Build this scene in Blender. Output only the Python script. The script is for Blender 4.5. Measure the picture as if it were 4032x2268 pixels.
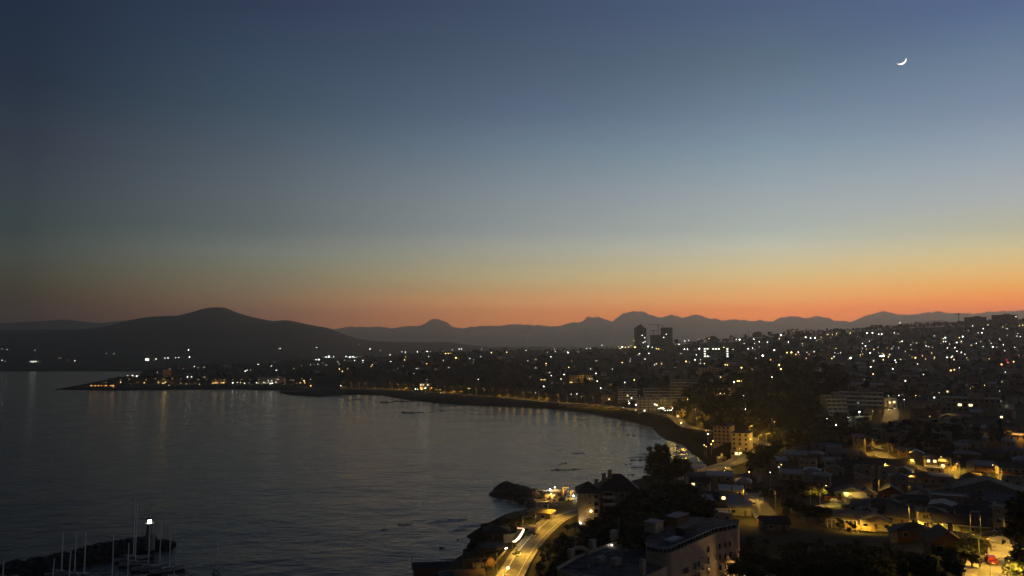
import bpy, math, random
import numpy as np
from math import sin, cos, pi, radians, atan, atan2, sqrt, exp
random.seed(7)
rng = np.random.default_rng(7)
S = bpy.context.scene
COL = S.collection
for o in list(bpy.data.objects):
    bpy.data.objects.remove(o)

# ------------------------------------------------------------------ camera
H = 75.0                                   # metres above the water
PITCH = atan(231 / 2912)
cam_d = bpy.data.cameras.new("Camera")
cam = bpy.data.objects.new("Camera", cam_d)
COL.objects.link(cam)
cam.location = (0, 0, H)
cam.rotation_euler = (pi / 2 + PITCH, 0, 0)
cam_d.sensor_width = 36
cam_d.lens = 26.0
cam_d.clip_start = 1
cam_d.clip_end = 90000
S.camera = cam
S.view_settings.view_transform = 'Standard'
S.view_settings.look = 'None'
S.view_settings.exposure = 0
S.view_settings.gamma = 1
S.cycles.use_denoising = True
S.cycles.max_bounces = 5
S.cycles.diffuse_bounces = 2
S.cycles.glossy_bounces = 3
S.cycles.volume_bounces = 2
S.cycles.transparent_max_bounces = 6
S.cycles.caustics_reflective = False
S.cycles.caustics_refractive = False
S.cycles.sample_clamp_indirect = 1.5
S.cycles.sample_clamp_direct = 70.0

def lin(c):
    return tuple(((v / 255) / 12.92 if v <= 10 else (((v / 255) + .055) / 1.055) ** 2.4) for v in c)

# ------------------------------------------------------------------ world: sky before sunrise
W = bpy.data.worlds.new("World")
S.world = W
W.use_nodes = True
nt = W.node_tree
N = nt.nodes
L = nt.links
N.clear()
def wn(t, **k):
    n = N.new(t)
    for a, b in k.items():
        setattr(n, a, b)
    return n
def wmath(op, a, b=None, c=None):
    n = wn('ShaderNodeMath', operation=op)
    for i, v in enumerate((a, b, c)):
        if v is None: continue
        if isinstance(v, (int, float)): n.inputs[i].default_value = v
        else: L.new(v, n.inputs[i])
    return n.outputs[0]
tc = wn('ShaderNodeTexCoord')
sx = wn('ShaderNodeSeparateXYZ')
L.new(tc.outputs['Generated'], sx.inputs[0])
elev = wmath('ARCSINE', sx.outputs[2])                       # radians above the horizon
ef = wmath('DIVIDE', elev, radians(60)); ef = wmath('MAXIMUM', ef, 0.0)
az = wmath('ARCTAN2', sx.outputs[0], sx.outputs[1])          # 0 ahead, + towards the dawn
def ramp(pts):
    r = wn('ShaderNodeValToRGB')
    L.new(ef, r.inputs[0])
    e = r.color_ramp.elements
    while len(e) > 1: e.remove(e[-1])
    for i, (deg, c) in enumerate(pts):
        x = e[0] if i == 0 else e.new(min(1, deg / 60))
        x.position = min(1, deg / 60)
        x.color = (*c, 1)
    return r.outputs[0]
# radiance of the dawn sky: five bearings (degrees from straight ahead), each with (degrees up, linear colour)
SKYTAB = [
    (-33.75, [(0.0, (0.0038, 0.0034, 0.0034)), (1.85, (0.004, 0.004, 0.004)), (3.21, (0.0583, 0.0489, 0.004)), (4.4, (0.0752, 0.0742, 0.0376)), (6.0, (0.0679, 0.089, 0.0743)), (7.59, (0.038, 0.0693, 0.0698)), (9.65, (0.0387, 0.0625, 0.0763)), (12.76, (0.0293, 0.0445, 0.0682)), (17.31, (0.0141, 0.028, 0.0545)), (21.6, (0.0123, 0.025, 0.0533)), (40, (0.0044, 0.0095, 0.0224)), (60, (0.0015, 0.0032, 0.0085))]),
    (-18.36, [(0.0, (0.4203, 0.1573, 0.0777)), (2.3, (0.4424, 0.185, 0.0914)), (3.21, (0.4965, 0.2784, 0.1166)), (4.12, (0.3892, 0.296, 0.152)), (5.48, (0.2942, 0.2901, 0.184)), (6.85, (0.2344, 0.2836, 0.2393)), (8.66, (0.1353, 0.1827, 0.1897)), (11.02, (0.1204, 0.1622, 0.1864)), (14.54, (0.0806, 0.1168, 0.1615)), (17.14, (0.0502, 0.0907, 0.1327)), (20.52, (0.0365, 0.0688, 0.1187)), (24.48, (0.0272, 0.0439, 0.0929)), (40, (0.0098, 0.0167, 0.039)), (60, (0.0033, 0.0057, 0.0149))]),
    (0.0, [(0.0, (1.635, 0.443, 0.0567)), (2.42, (1.721, 0.5212, 0.0668)), (3.38, (1.6082, 0.6772, 0.1727)), (4.34, (1.0203, 0.6329, 0.2404)), (5.3, (0.783, 0.6657, 0.324)), (6.74, (0.5449, 0.5533, 0.389)), (7.98, (0.4423, 0.488, 0.4349)), (9.13, (0.3145, 0.3892, 0.3976)), (11.61, (0.2498, 0.3199, 0.3658)), (15.31, (0.1388, 0.218, 0.2981)), (18.04, (0.0884, 0.1418, 0.2276)), (21.58, (0.0612, 0.1014, 0.1619)), (25.71, (0.0425, 0.0733, 0.1357)), (40, (0.0153, 0.0279, 0.057)), (60, (0.0051, 0.0095, 0.0217))]),
    (19.56, [(0.0, (3.0127, 0.5934, 0.0034)), (2.64, (3.1713, 0.6981, 0.004)), (3.36, (2.3347, 0.9419, 0.1542)), (4.27, (1.7082, 0.929, 0.2494)), (5.26, (1.2473, 0.9453, 0.3912)), (6.35, (0.927, 0.8616, 0.5258)), (7.52, (0.7075, 0.77, 0.6313)), (8.6, (0.5028, 0.6216, 0.5735)), (10.94, (0.3907, 0.4892, 0.5304)), (14.44, (0.2229, 0.3492, 0.4408)), (17.02, (0.1524, 0.2396, 0.3472)), (20.38, (0.0938, 0.1619, 0.2304)), (24.32, (0.0657, 0.1111, 0.2114)), (40, (0.0236, 0.0422, 0.0888)), (60, (0.0079, 0.0144, 0.0338))]),
    (33.62, [(0.0, (3.3532, 0.5454, 0.0034)), (2.65, (3.5297, 0.6417, 0.004)), (3.13, (2.9631, 0.7616, 0.004)), (3.85, (2.1527, 0.8877, 0.0771)), (4.65, (1.6653, 0.9413, 0.2223)), (5.61, (1.2243, 0.9257, 0.3683)), (6.65, (0.8763, 0.8376, 0.4729)), (7.6, (0.6382, 0.6758, 0.4959)), (9.67, (0.4639, 0.5635, 0.5801)), (12.78, (0.3032, 0.4164, 0.5239)), (15.08, (0.2052, 0.2982, 0.427)), (18.09, (0.1332, 0.2263, 0.3354)), (21.64, (0.074, 0.1353, 0.2806)), (40, (0.0267, 0.0514, 0.1179)), (60, (0.0089, 0.0176, 0.0449))])]
def mixc(f, a, b):
    m = wn('ShaderNodeMix', data_type='RGBA')
    L.new(f, m.inputs[0]); L.new(a, m.inputs[6]); L.new(b, m.inputs[7])
    return m.outputs[2]
def between(v, a, b, t='LINEAR'):
    n = wn('ShaderNodeMapRange', interpolation_type=t); L.new(v, n.inputs[0])
    n.inputs[1].default_value = radians(a); n.inputs[2].default_value = radians(b)
    return n.outputs[0]
RMP = [ramp(p) for _, p in SKYTAB]
sky = RMP[0]
for i in range(1, 5):
    sky = mixc(between(az, SKYTAB[i - 1][0], SKYTAB[i][0]), sky, RMP[i])
sky = mixc(between(wmath('ABSOLUTE', az), 70, 150, 'SMOOTHSTEP'), sky, RMP[0])
bg = wn('ShaderNodeBackground'); L.new(sky, bg.inputs[0]); bg.inputs[1].default_value = 1.0
wo = wn('ShaderNodeOutputWorld'); L.new(bg.outputs[0], wo.inputs[0])

# ------------------------------------------------------------------ materials
MATS = {}
def mat(name, col, rough=.8, metal=0., var=.35, scale=1.5, emit=None, estr=0., bump=0., spec=.3):
    if name in MATS: return MATS[name]
    m = bpy.data.materials.new(name); m.use_nodes = True
    t = m.node_tree; b = t.nodes['Principled BSDF']
    b.inputs['Roughness'].default_value = rough
    b.inputs['Metallic'].default_value = metal
    b.inputs['Specular IOR Level'].default_value = spec
    if emit:
        b.inputs['Base Color'].default_value = (*col, 1)
        b.inputs['Emission Color'].default_value = (*emit, 1)
        b.inputs['Emission Strength'].default_value = estr
    else:
        c = t.nodes.new('ShaderNodeTexCoord')
        n = t.nodes.new('ShaderNodeTexNoise'); n.inputs['Scale'].default_value = scale; n.inputs['Detail'].default_value = 4
        t.links.new(c.outputs['Object'], n.inputs['Vector'])
        r = t.nodes.new('ShaderNodeValToRGB')
        r.color_ramp.elements[0].position = .3; r.color_ramp.elements[1].position = .7
        r.color_ramp.elements[0].color = (*[v * (1 - var) for v in col], 1)
        r.color_ramp.elements[1].color = (*[min(1, v * (1 + var)) for v in col], 1)
        t.links.new(n.outputs[0], r.inputs[0]); t.links.new(r.outputs[0], b.inputs['Base Color'])
        if bump:
            bp = t.nodes.new('ShaderNodeBump'); bp.inputs['Distance'].default_value = bump
            t.links.new(n.outputs[0], bp.inputs['Height']); t.links.new(bp.outputs[0], b.inputs['Normal'])
    MATS[name] = m
    return m
SOD = (1.0, .56, .07)        # sodium lamps
WARM = (1.0, .66, .24)
COOL = (.93, 1.0, .93)
M = dict(
    beige=mat('beige_render', (.34, .28, .2)), cream=mat('cream_render', (.42, .36, .25)), white=mat('white_render', (.45, .43, .4), var=.2),
    grey=mat('grey_render', (.2, .195, .185)), pink=mat('pink_render', (.3, .2, .17)), red=mat('red_boards', (.2, .05, .035), scale=4), brown=mat('brown_boards', (.16, .09, .05), scale=4),
    green=mat('green_boards', (.16, .2, .12)), yellow=mat('ochre_render', (.5, .38, .16)),
    rdark=mat('dark_roof', (.035, .033, .035), rough=.75, scale=3), rgrey=mat('zinc_roof', (.13, .135, .145), rough=.6, metal=.3, scale=2, var=.5),
    rpale=mat('pale_metal_roof', (.27, .28, .29), rough=.55, metal=.3, scale=2, var=.25), rred=mat('red_roof', (.1, .045, .03), scale=3), rbrown=mat('brown_roof', (.1, .07, .05), scale=3),
    trim=mat('white_trim', (.7, .68, .62), var=.1), glass=mat('dark_glass', (.012, .013, .015), rough=.12, var=.1, spec=.5),
    door=mat('door_wood', (.1, .06, .035), scale=4), conc=mat('concrete', (.28, .27, .25), scale=.6), wallc=mat('wall_concrete', (.42, .38, .3), scale=.8),
    asph=mat('asphalt', (.15, .14, .12), scale=.5, var=.3, rough=.7), walk=mat('pavement', (.27, .25, .21), scale=.8), mark=mat('road_paint', (.6, .58, .5), var=.2),
    metal=mat('galvanised', (.4, .4, .38), rough=.5, metal=.4, var=.15), dmetal=mat('dark_metal', (.05, .05, .05), rough=.5, metal=.4), wood=mat('pole_wood', (.1, .07, .045), scale=3),
    rock=mat('dark_rock', (.035, .032, .03), scale=.8, var=.5, bump=.3), rockr=mat('reddish_rock', (.3, .2, .14), scale=.8, var=.5, bump=.3),
    leaf=mat('foliage', (.035, .045, .018), var=.6, scale=.7), leaf2=mat('foliage_light', (.075, .09, .022), var=.5, scale=.9), leaf3=mat('foliage_dark', (.02, .027, .014), var=.5, scale=.7), bark=mat('bark', (.06, .045, .03), scale=3),
    yel=mat('yellow_paint', (.7, .42, .03), var=.12, rough=.5), hullw=mat('white_hull', (.4, .4, .39), rough=.35, var=.08), hulld=mat('dark_hull', (.03, .03, .04), rough=.35, var=.1), mast=mat('mast_alloy', (.8, .8, .78), rough=.5, metal=0., var=.08),
    canvas=mat('sail_cover', (.03, .035, .05), var=.2), carred=mat('car_red', (.17, .012, .01), rough=.25, var=.05, spec=.6), carwhite=mat('car_white', (.65, .63, .6), rough=.25, var=.05), cardark=mat('car_dark', (.03, .032, .04), rough=.25, var=.05),
    tyre=mat('tyre', (.012, .012, .012)), roofdeck=mat('roof_felt', (.085, .083, .08), rough=.9, scale=.35, var=.6), hotel=mat('hotel_render', (.52, .4, .27), scale=.5, var=.22), binc=mat('green_bin', (.06, .22, .06), var=.15), towerc=mat('tower_concrete', (.2, .18, .165), scale=.3), brick=mat('brick', (.22, .1, .065), scale=2), skin=mat('skin', (.35, .2, .14)), shirt=mat('pale_shirt', (.6, .6, .55)), trouser=mat('dark_trousers', (.03, .03, .04)),
    sand=mat('wet_sand', (.1, .085, .065), scale=.2), foam=mat('foam', (.5, .52, .52), var=.4, scale=.4), wire=mat('wire', (.02, .02, .02)), wirelit=mat('cable_bundle_painted_lit', (.35, .3, .2)),  # wirelit: lamplight on the cables painted into their colour
)
def glow(name, c, s):
    return mat(name, (.8, .8, .8), emit=c, estr=s)
G = dict(
    w1=glow('lamp_white', (1, .95, .84), 12), y1=glow('lamp_warm', (1, .62, .18), 8), o1=glow('lamp_orange', (1, .42, .1), 7), r1=glow('lamp_red', (1, .06, .04), 12), g1=glow('lamp_cool', (.88, 1, .86), 14),
    win=glow('lit_window', (1, .72, .35), 2.6), winw=glow('lit_window_white', (.95, 1, .8), 3.0), neon=glow('neon_tube', (1, .78, .42), 5.5), neonp=glow('neon_fascia', (1, .5, .28), 1.6),
    lantern=glow('sodium_lantern', (1, .7, .25), 12), moon=glow('moonlight', (1, .98, .86), 2.4),
    w0=glow('lamp_white_dim', (1, .93, .8), 3.5), y0=glow('lamp_warm_dim', (1, .6, .16), 3.5), tail=glow('tail_light', (1, .05, .03), 8), head=glow('head_light', (1, .95, .8), 14), flood=glow('flood', (.95, 1, .9), 10), wino=glow('lit_window_orange', (1, .45, .14), 1.2),
)

# ------------------------------------------------------------------ mesh building
class MB:
    """collects shapes for ONE mesh object"""
    def __init__(s): s.v = []; s.f = []; s.m = []; s.mats = []
    def mi(s, m):
        if m not in s.mats: s.mats.append(m)
        return s.mats.index(m)
    def add(s, vs, fs, m):
        b = len(s.v); k = s.mi(m)
        s.v += [tuple(p) for p in vs]; s.f += [tuple(b + i for i in f) for f in fs]; s.m += [k] * len(fs)
        return s
    def box(s, c, d, m, rz=0., tilt=None):
        x, y, z = d[0] / 2, d[1] / 2, d[2] / 2
        vs = [(-x, -y, -z), (x, -y, -z), (x, y, -z), (-x, y, -z), (-x, -y, z), (x, -y, z), (x, y, z), (-x, y, z)]
        ca, sa = cos(rz), sin(rz)
        out = []
        for a, b_, e in vs:
            if tilt: a, e = a * cos(tilt) + e * sin(tilt), -a * sin(tilt) + e * cos(tilt)
            out.append((c[0] + a * ca - b_ * sa, c[1] + a * sa + b_ * ca, c[2] + e))
        return s.add(out, [(0, 3, 2, 1), (4, 5, 6, 7), (0, 1, 5, 4), (1, 2, 6, 5), (2, 3, 7, 6), (3, 0, 4, 7)], m)
    def tube(s, pts, r, m, n=6, cap=True):
        if not hasattr(r, '__len__'): r = [r] * len(pts)
        P = [np.array(p, float) for p in pts]; vs = []; fs = []
        for i, p in enumerate(P):
            d = P[min(i + 1, len(P) - 1)] - P[max(i - 1, 0)]
            d = d / (np.linalg.norm(d) + 1e-9)
            a = np.cross(d, (0, 0, 1)) if abs(d[2]) < .9 else np.cross(d, (1, 0, 0))
            a = a / np.linalg.norm(a); b = np.cross(d, a)
            vs += [p + (a * cos(2 * pi * k / n) + b * sin(2 * pi * k / n)) * r[i] for k in range(n)]
        for i in range(len(P) - 1):
            for k in range(n):
                fs.append((i * n + k, i * n + (k + 1) % n, (i + 1) * n + (k + 1) % n, (i + 1) * n + k))
        if cap:
            fs.append(tuple(range(n))[::-1]); fs.append(tuple((len(P) - 1) * n + k for k in range(n)))
        return s.add(vs, fs, m)
    def ball(s, c, r, m, sub=1, jit=0.):
        vs, fs = ICO[sub]
        if not hasattr(r, '__len__'): r = (r, r, r)
        return s.add([(c[0] + v[0] * r[0] * (1 + random.uniform(-jit, jit)), c[1] + v[1] * r[1] * (1 + random.uniform(-jit, jit)), c[2] + v[2] * r[2] * (1 + random.uniform(-jit, jit))) for v in vs], fs, m)
    def prism(s, poly, z0, z1, m, top=None):
        n = len(poly)
        s.add([(x, y, z0) for x, y in poly] + [(x, y, z1) for x, y in poly], [(i, (i + 1) % n, n + (i + 1) % n, n + i) for i in range(n)], m)
        s.add([(x, y, z1) for x, y in poly], [tuple(range(n))], top or m)
        return s
    def data(s, name):
        me = bpy.data.meshes.new(name)
        me.from_pydata(s.v, [], s.f)
        for m in s.mats: me.materials.append(m)
        if len(s.mats) > 1: me.polygons.foreach_set('material_index', s.m)
        me.update()
        return me
def make_ico():
    t = (1 + 5 ** .5) / 2
    v = [np.array(p, float) / sqrt(1 + t * t) for p in [(-1, t, 0), (1, t, 0), (-1, -t, 0), (1, -t, 0), (0, -1, t), (0, 1, t), (0, -1, -t), (0, 1, -t), (t, 0, -1), (t, 0, 1), (-t, 0, -1), (-t, 0, 1)]]
    f = [(0, 11, 5), (0, 5, 1), (0, 1, 7), (0, 7, 10), (0, 10, 11), (1, 5, 9), (5, 11, 4), (11, 10, 2), (10, 7, 6), (7, 1, 8), (3, 9, 4), (3, 4, 2), (3, 2, 6), (3, 6, 8), (3, 8, 9), (4, 9, 5), (2, 4, 11), (6, 2, 10), (8, 6, 7), (9, 8, 1)]
    out = {0: (list(v), list(f))}
    for lv in (1, 2, 3):
        c = {}; v = list(v)
        def mid(a, b):
            k = (min(a, b), max(a, b))
            if k not in c:
                p = v[a] + v[b]; v.append(p / np.linalg.norm(p)); c[k] = len(v) - 1
            return c[k]
        g = []
        for a, b, d in f:
            x, y, z = mid(a, b), mid(b, d), mid(d, a)
            g += [(a, x, z), (b, y, x), (d, z, y), (x, y, z)]
        f = g
        out[lv] = (list(v), list(f))
    return out
ICO = make_ico()

def link(name, me, parent=None, loc=None, rz=None):
    o = bpy.data.objects.new(name, me)
    COL.objects.link(o)
    if parent is not None: o.parent = parent
    if loc is not None: o.location = loc
    if rz is not None: o.rotation_euler = (0, 0, rz)
    return o
def tag(o, label=None, cat=None, group=None, kind=None):
    if label: o['label'] = label
    if cat: o['category'] = cat
    if group: o['group'] = group
    if kind: o['kind'] = kind
    return o
def thing(name, label, cat, loc, rz=0., group=None):
    return tag(link(name, None, None, loc, rz), label, cat, group)
def part(name, mb, parent, loc=None, rz=None):
    return link(name, mb.data(name) if isinstance(mb, MB) else mb, parent, loc, rz)
def copy_tree(o, parent=None):
    c = o.copy(); COL.objects.link(c); c.parent = parent
    for ch in o.children: copy_tree(ch, c)
    return c
def grid_obj(name, X, Y, Z, m, mask=None):
    a, b = X.shape
    vs = np.stack([X, Y, Z], -1).reshape(-1, 3)
    idx = np.arange(a * b).reshape(a, b)
    q = np.stack([idx[:-1, :-1], idx[1:, :-1], idx[1:, 1:], idx[:-1, 1:]], -1).reshape(-1, 4)
    if mask is not None:
        mm = (mask[:-1, :-1] | mask[1:, :-1] | mask[1:, 1:] | mask[:-1, 1:]).reshape(-1)
        q = q[mm]
    me = bpy.data.meshes.new(name)
    me.from_pydata(vs.tolist(), [], q.tolist())
    me.materials.append(m)
    me.polygons.foreach_set('use_smooth', [True] * len(q))
    me.update()
    return link(name, me)

# ------------------------------------------------------------------ picture rays <-> places
CR = dict(s=(0, 0, 1), c1=(0, 1150, .5217), c2=(0, 1750, .3574), c3=(1200, 1200, .4658), c4=(2200, 1200, .3574), c5=(3112, 1180, .3574), c6=(3112, 1660, .4195), c7=(2300, 1660, .4195),
          c8=(1500, 1750, .3574), d1=(3500, 1900, .2539), d2=(3000, 1900, .2539), d3=(3500, 1640, .207), d4=(3000, 1640, .207), d5=(2200, 1980, .2717), d6=(1650, 2000, .2329),
          d7=(1920, 1860, .2252), d8=(2600, 1600, .207), e1=(3300, 1560, .2842), e4=(3600, 1200, .1677), e5=(2400, 1250, .1359), e6=(300, 1950, .2329), e7=(2550, 1850, .1794))
def px(k, x, y):
    a, b, s = CR[k]
    return a + x * s, b + y * s
CP, SP = cos(PITCH), sin(PITCH)
def ray(x, y):
    u = (x - 2016) / 2912; v = (1134 - y) / 2912
    den = CP - v * SP
    return u / den, (v * CP + SP) / den
def atz(x, y, z):                # the place on the level z seen there
    a, b = ray(x, y); d = (z - H) / b
    return (a * d, d, z)
def atd(x, y, d):                # the place at depth d seen there
    a, b = ray(x, y)
    return (a * d, d, H + b * d)
# ------------------------------------------------------------------ lie of the land
COLS = [(-900, [(50, 3), (900, 3), (1400, 3), (2900, 3)]),
        (200, [(50, 3), (1300, 2), (1400, 4), (1600, 7), (1900, 5), (2900, 3)]),
        (500, [(50, 3), (1300, 2), (1370, 4), (1480, 12), (1600, 17), (1900, 8), (2900, 3)]),
        (650, [(50, 3), (1300, 2), (1380, 4), (1500, 16), (1650, 25), (2000, 20), (2900, 5)]),
        (1000, [(50, 3), (1375, 2), (1420, 4), (1560, 16), (1850, 27), (2300, 22), (2900, 20)]),
        (1250, [(50, 4), (1120, 3), (1240, 5), (1450, 22), (2000, 35), (2300, 35), (2900, 25)]),
        (1500, [(50, 5), (1180, 3), (1240, 5), (1550, 36), (2100, 44), (2900, 35)]),
        (1700, [(50, 6), (985, 3), (1110, 6), (1400, 46), (2200, 59), (2900, 45)]),
        (2000, [(50, 8), (150, 8), (220, 6), (320, 5), (930, 4), (965, 6), (1300, 50), (2200, 62), (2900, 50)]),
        (2200, [(50, 10), (180, 9), (240, 6.5), (320, 5), (870, 3), (905, 6), (1010, 19), (1300, 50), (2200, 64), (2900, 55)]),
        (2400, [(50, 12), (170, 11), (250, 9), (320, 7), (500, 5), (790, 3), (845, 8), (1000, 25), (1300, 50), (2200, 68), (2900, 60)]),
        (2600, [(50, 16), (150, 13), (250, 10), (350, 9), (450, 8), (615, 4), (740, 8), (850, 20), (1300, 52), (2100, 75), (2900, 65)]),
        (2850, [(50, 24), (150, 17), (250, 11), (400, 9), (500, 8), (575, 9), (640, 22), (740, 40), (900, 48), (1300, 60), (2000, 88), (2900, 75)]),
        (3150, [(50, 32), (150, 23), (250, 12), (400, 9), (480, 12), (560, 20), (700, 49), (900, 62), (1300, 83), (2000, 107), (2900, 95)]),
        (3400, [(50, 40), (150, 27), (250, 13), (320, 9), (400, 12), (480, 22), (560, 30), (700, 43), (1000, 62), (1400, 88), (2000, 117), (2900, 105)]),
        (3700, [(50, 46), (130, 34), (200, 22), (280, 11), (350, 10), (400, 17), (470, 24), (520, 27), (700, 42), (1000, 64), (1400, 92), (2000, 127), (2900, 112)]),
        (4032, [(50, 50), (130, 39), (160, 34), (220, 22), (300, 13), (360, 13), (400, 19), (470, 27), (560, 34), (700, 48), (1000, 68), (1400, 97), (1900, 132), (2900, 120)]),
        (4900, [(50, 55), (130, 42), (160, 38), (220, 28), (300, 18), (360, 18), (470, 32), (560, 40), (700, 54), (1000, 74), (1400, 103), (1900, 138), (2900, 128)])]
TC = np.array([(c[0] - 2016) / 2912 for c in COLS])
LG = np.linspace(math.log(45), math.log(3000), 300)
TAB = np.stack([np.interp(LG, [math.log(d) for d, z in p], [z for d, z in p]) for _, p in COLS])
k_ = np.array([1, 2, 3, 2, 1]) / 9
TAB = np.stack([np.convolve(np.pad(r, 2, 'edge'), k_, 'valid') for r in TAB])

SHORE_PX = [(1300, 2480), (1560, 2345), (1690, 2264), (1765, 2222), (1832, 2178), (1858, 2120), (1880, 2082), (1940, 2052), (2000, 2040), (2072, 2026), (2108, 2012), (2205, 1992),
            (2262, 1966), (2330, 1955), (2450, 1924), (2552, 1895), (2640, 1884), (2715, 1868), (2762, 1850), (2786, 1836), (2755, 1807), (2719, 1782), (2698, 1756), (2619, 1731), (2594, 1714),
            (2568, 1683), (2486, 1662), (2400, 1643), (2318, 1627), (2178, 1610), (2060, 1604), (1945, 1599), (1800, 1594), (1712, 1586), (1610, 1576), (1500, 1557), (1400, 1553), (1330, 1557), (1252, 1563), (1130, 1554),
            (1096, 1546), (1112, 1538), (900, 1534), (678, 1534), (459, 1537), (344, 1537), (280, 1535), (214, 1533), (300, 1523), (390, 1511), (500, 1498), (560, 1485), (680, 1474), (900, 1464), (1200, 1456)]
SHORE = np.array([atz(x, y, 0)[:2] for x, y in SHORE_PX])
POLY = np.vstack([SHORE, [(200, 3400), (5000, 3400), (5000, -200), (-60, -200)]])
def shore_dist(x, y):
    x = np.asarray(x, float); y = np.asarray(y, float)
    best = np.full(x.shape, 1e9)
    n = len(SHORE)
    for i in range(n - 1):
        a = SHORE[i]; b = SHORE[i + 1]; e = b - a
        u = np.clip(((x - a[0]) * e[0] + (y - a[1]) * e[1]) / (e @ e), 0, 1)
        best = np.minimum(best, np.hypot(x - a[0] - u * e[0], y - a[1] - u * e[1]))
    ins = np.zeros(x.shape, bool); m = len(POLY)
    for i in range(m):
        a = POLY[i]; b = POLY[(i + 1) % m]
        c = (a[1] > y) != (b[1] > y)
        with np.errstate(divide='ignore', invalid='ignore'):
            xi = (b[0] - a[0]) * (y - a[1]) / (b[1] - a[1] + 1e-12) + a[0]
        ins ^= c & (x < xi)
    return np.where(ins, best, -best)
def vnoise(x, y, s, seed=0):
    x = np.asarray(x, float) / s + seed * 17.3; y = np.asarray(y, float) / s - seed * 9.1
    xi = np.floor(x); yi = np.floor(y); fx = x - xi; fy = y - yi
    h = lambda a, b: np.modf(np.abs(np.sin(a * 127.1 + b * 311.7 + seed) * 43758.5453))[0]
    fx = fx * fx * (3 - 2 * fx); fy = fy * fy * (3 - 2 * fy)
    return (h(xi, yi) * (1 - fx) + h(xi + 1, yi) * fx) * (1 - fy) + (h(xi, yi + 1) * (1 - fx) + h(xi + 1, yi + 1) * fx) * fy - .5
def base_z(x, y):
    x = np.asarray(x, float); y = np.maximum(np.asarray(y, float), 46)
    t = np.clip(x / y, TC[0], TC[-1]); l = np.log(y)
    cols = np.stack([np.interp(l, LG, r) for r in TAB])
    j = np.clip(np.searchsorted(TC, t) - 1, 0, len(TC) - 2)
    u = (t - TC[j]) / (TC[j + 1] - TC[j]); u = u * u * (3 - 2 * u)
    z = np.take_along_axis(cols, j[None], 0)[0] * (1 - u) + np.take_along_axis(cols, j[None] + 1, 0)[0] * u
    w = np.clip((y - 450) / 700, 0, 1)
    return z + w * (vnoise(x, y, 90, 1) * 7 + vnoise(x, y, 38, 2) * 3)

# roads: picture points with the level they lie on, half width
D0 = np.exp(np.linspace(math.log(60), math.log(2200), 900))
def on_base(x, y):
    a, b = ray(x, y); g = H + b * D0 - base_z(a * D0, D0); d = D0[np.nonzero(g <= 0)[0][0]]
    return a * d, d, H + b * d
def rd(pts, w):
    P = np.array([atz(*p) if len(p) > 2 else on_base(*p) for p in pts])
    Q = []
    for i in range(len(P) - 1):          # smooth (Catmull-Rom)
        p0 = P[max(i - 1, 0)]; p1 = P[i]; p2 = P[i + 1]; p3 = P[min(i + 2, len(P) - 1)]
        for u in np.linspace(0, 1, 8, endpoint=False):
            Q.append(.5 * (2 * p1 + (p2 - p0) * u + (2 * p0 - 5 * p1 + 4 * p2 - p3) * u * u + (3 * p1 - p0 - 3 * p2 + p3) * u ** 3))
    Q.append(P[-1])
    return np.array(Q), w
ROAD_SHORE = rd([(1925, 2400, 6.5), (1985, 2320, 6.5), (2028, 2250, 6.5), (2062, 2190, 6.5), (2096, 2143, 6.5), (2130, 2105, 6.5), (2165, 2072, 6.5), (2195, 2048, 6.5), (2240, 2028, 6.7), (2330, 2000, 7)], 2.9)
ROAD_BAY = rd([(2700, 1893, 8), (2766, 1868, 8), (2820, 1844, 8), (2890, 1822, 8), (2936, 1800, 8.5), (2995, 1782, 9), (3030, 1764, 9), (3018, 1750, 9), (2985, 1737, 9), (2945, 1722, 8.5), (2870, 1706, 8), (2770, 1691, 8), (2703, 1678, 8), (2664, 1650, 8), (2610, 1630, 8),
               (2540, 1618, 8), (2400, 1598, 8), (2290, 1590, 7), (2200, 1585, 6.5), (2000, 1568, 6), (1850, 1557, 6), (1703, 1545, 6), (1600, 1539, 5.5), (1500, 1533, 5), (1350, 1531, 5), (1240, 1529, 5), (1150, 1519, 4.5),
               (900, 1515, 4), (600, 1515, 4), (440, 1513, 4)], 4.5)
ROAD_CORNER = rd([(3935, 2400), (3935, 2330), (3938, 2268), (3936, 2215), (3945, 2168), (3985, 2140), (4080, 2118)], 3.3)
ROAD_TERRACE = rd([(3930, 2152), (3860, 2140), (3780, 2118), (3700, 2096), (3600, 2090), (3460, 2086), (3330, 2076), (3250, 2060)], 3.2)
ROAD_SIDE = rd([(3060, 2075), (3020, 2030), (2995, 1995), (2972, 1965), (2962, 1940)], 4.0)
ROAD_CROSS = rd([(3180, 2012), (3290, 1985), (3400, 1972), (3520, 1960), (3640, 1935)], 3.0)
ROAD_MID = rd([(3400, 1790), (3462, 1782), (3490, 1800), (3560, 1822), (3640, 1846), (3720, 1868), (3800, 1890), (3880, 1906), (4060, 1925)], 3.6)
ROAD_UP = rd([(3500, 1662), (3508, 1640), (3512, 1625), (3500, 1608), (3470, 1600)], 5.0)
ROADS = [ROAD_SHORE, ROAD_BAY, ROAD_CORNER, ROAD_TERRACE, ROAD_SIDE, ROAD_CROSS, ROAD_MID, ROAD_UP]
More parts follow.
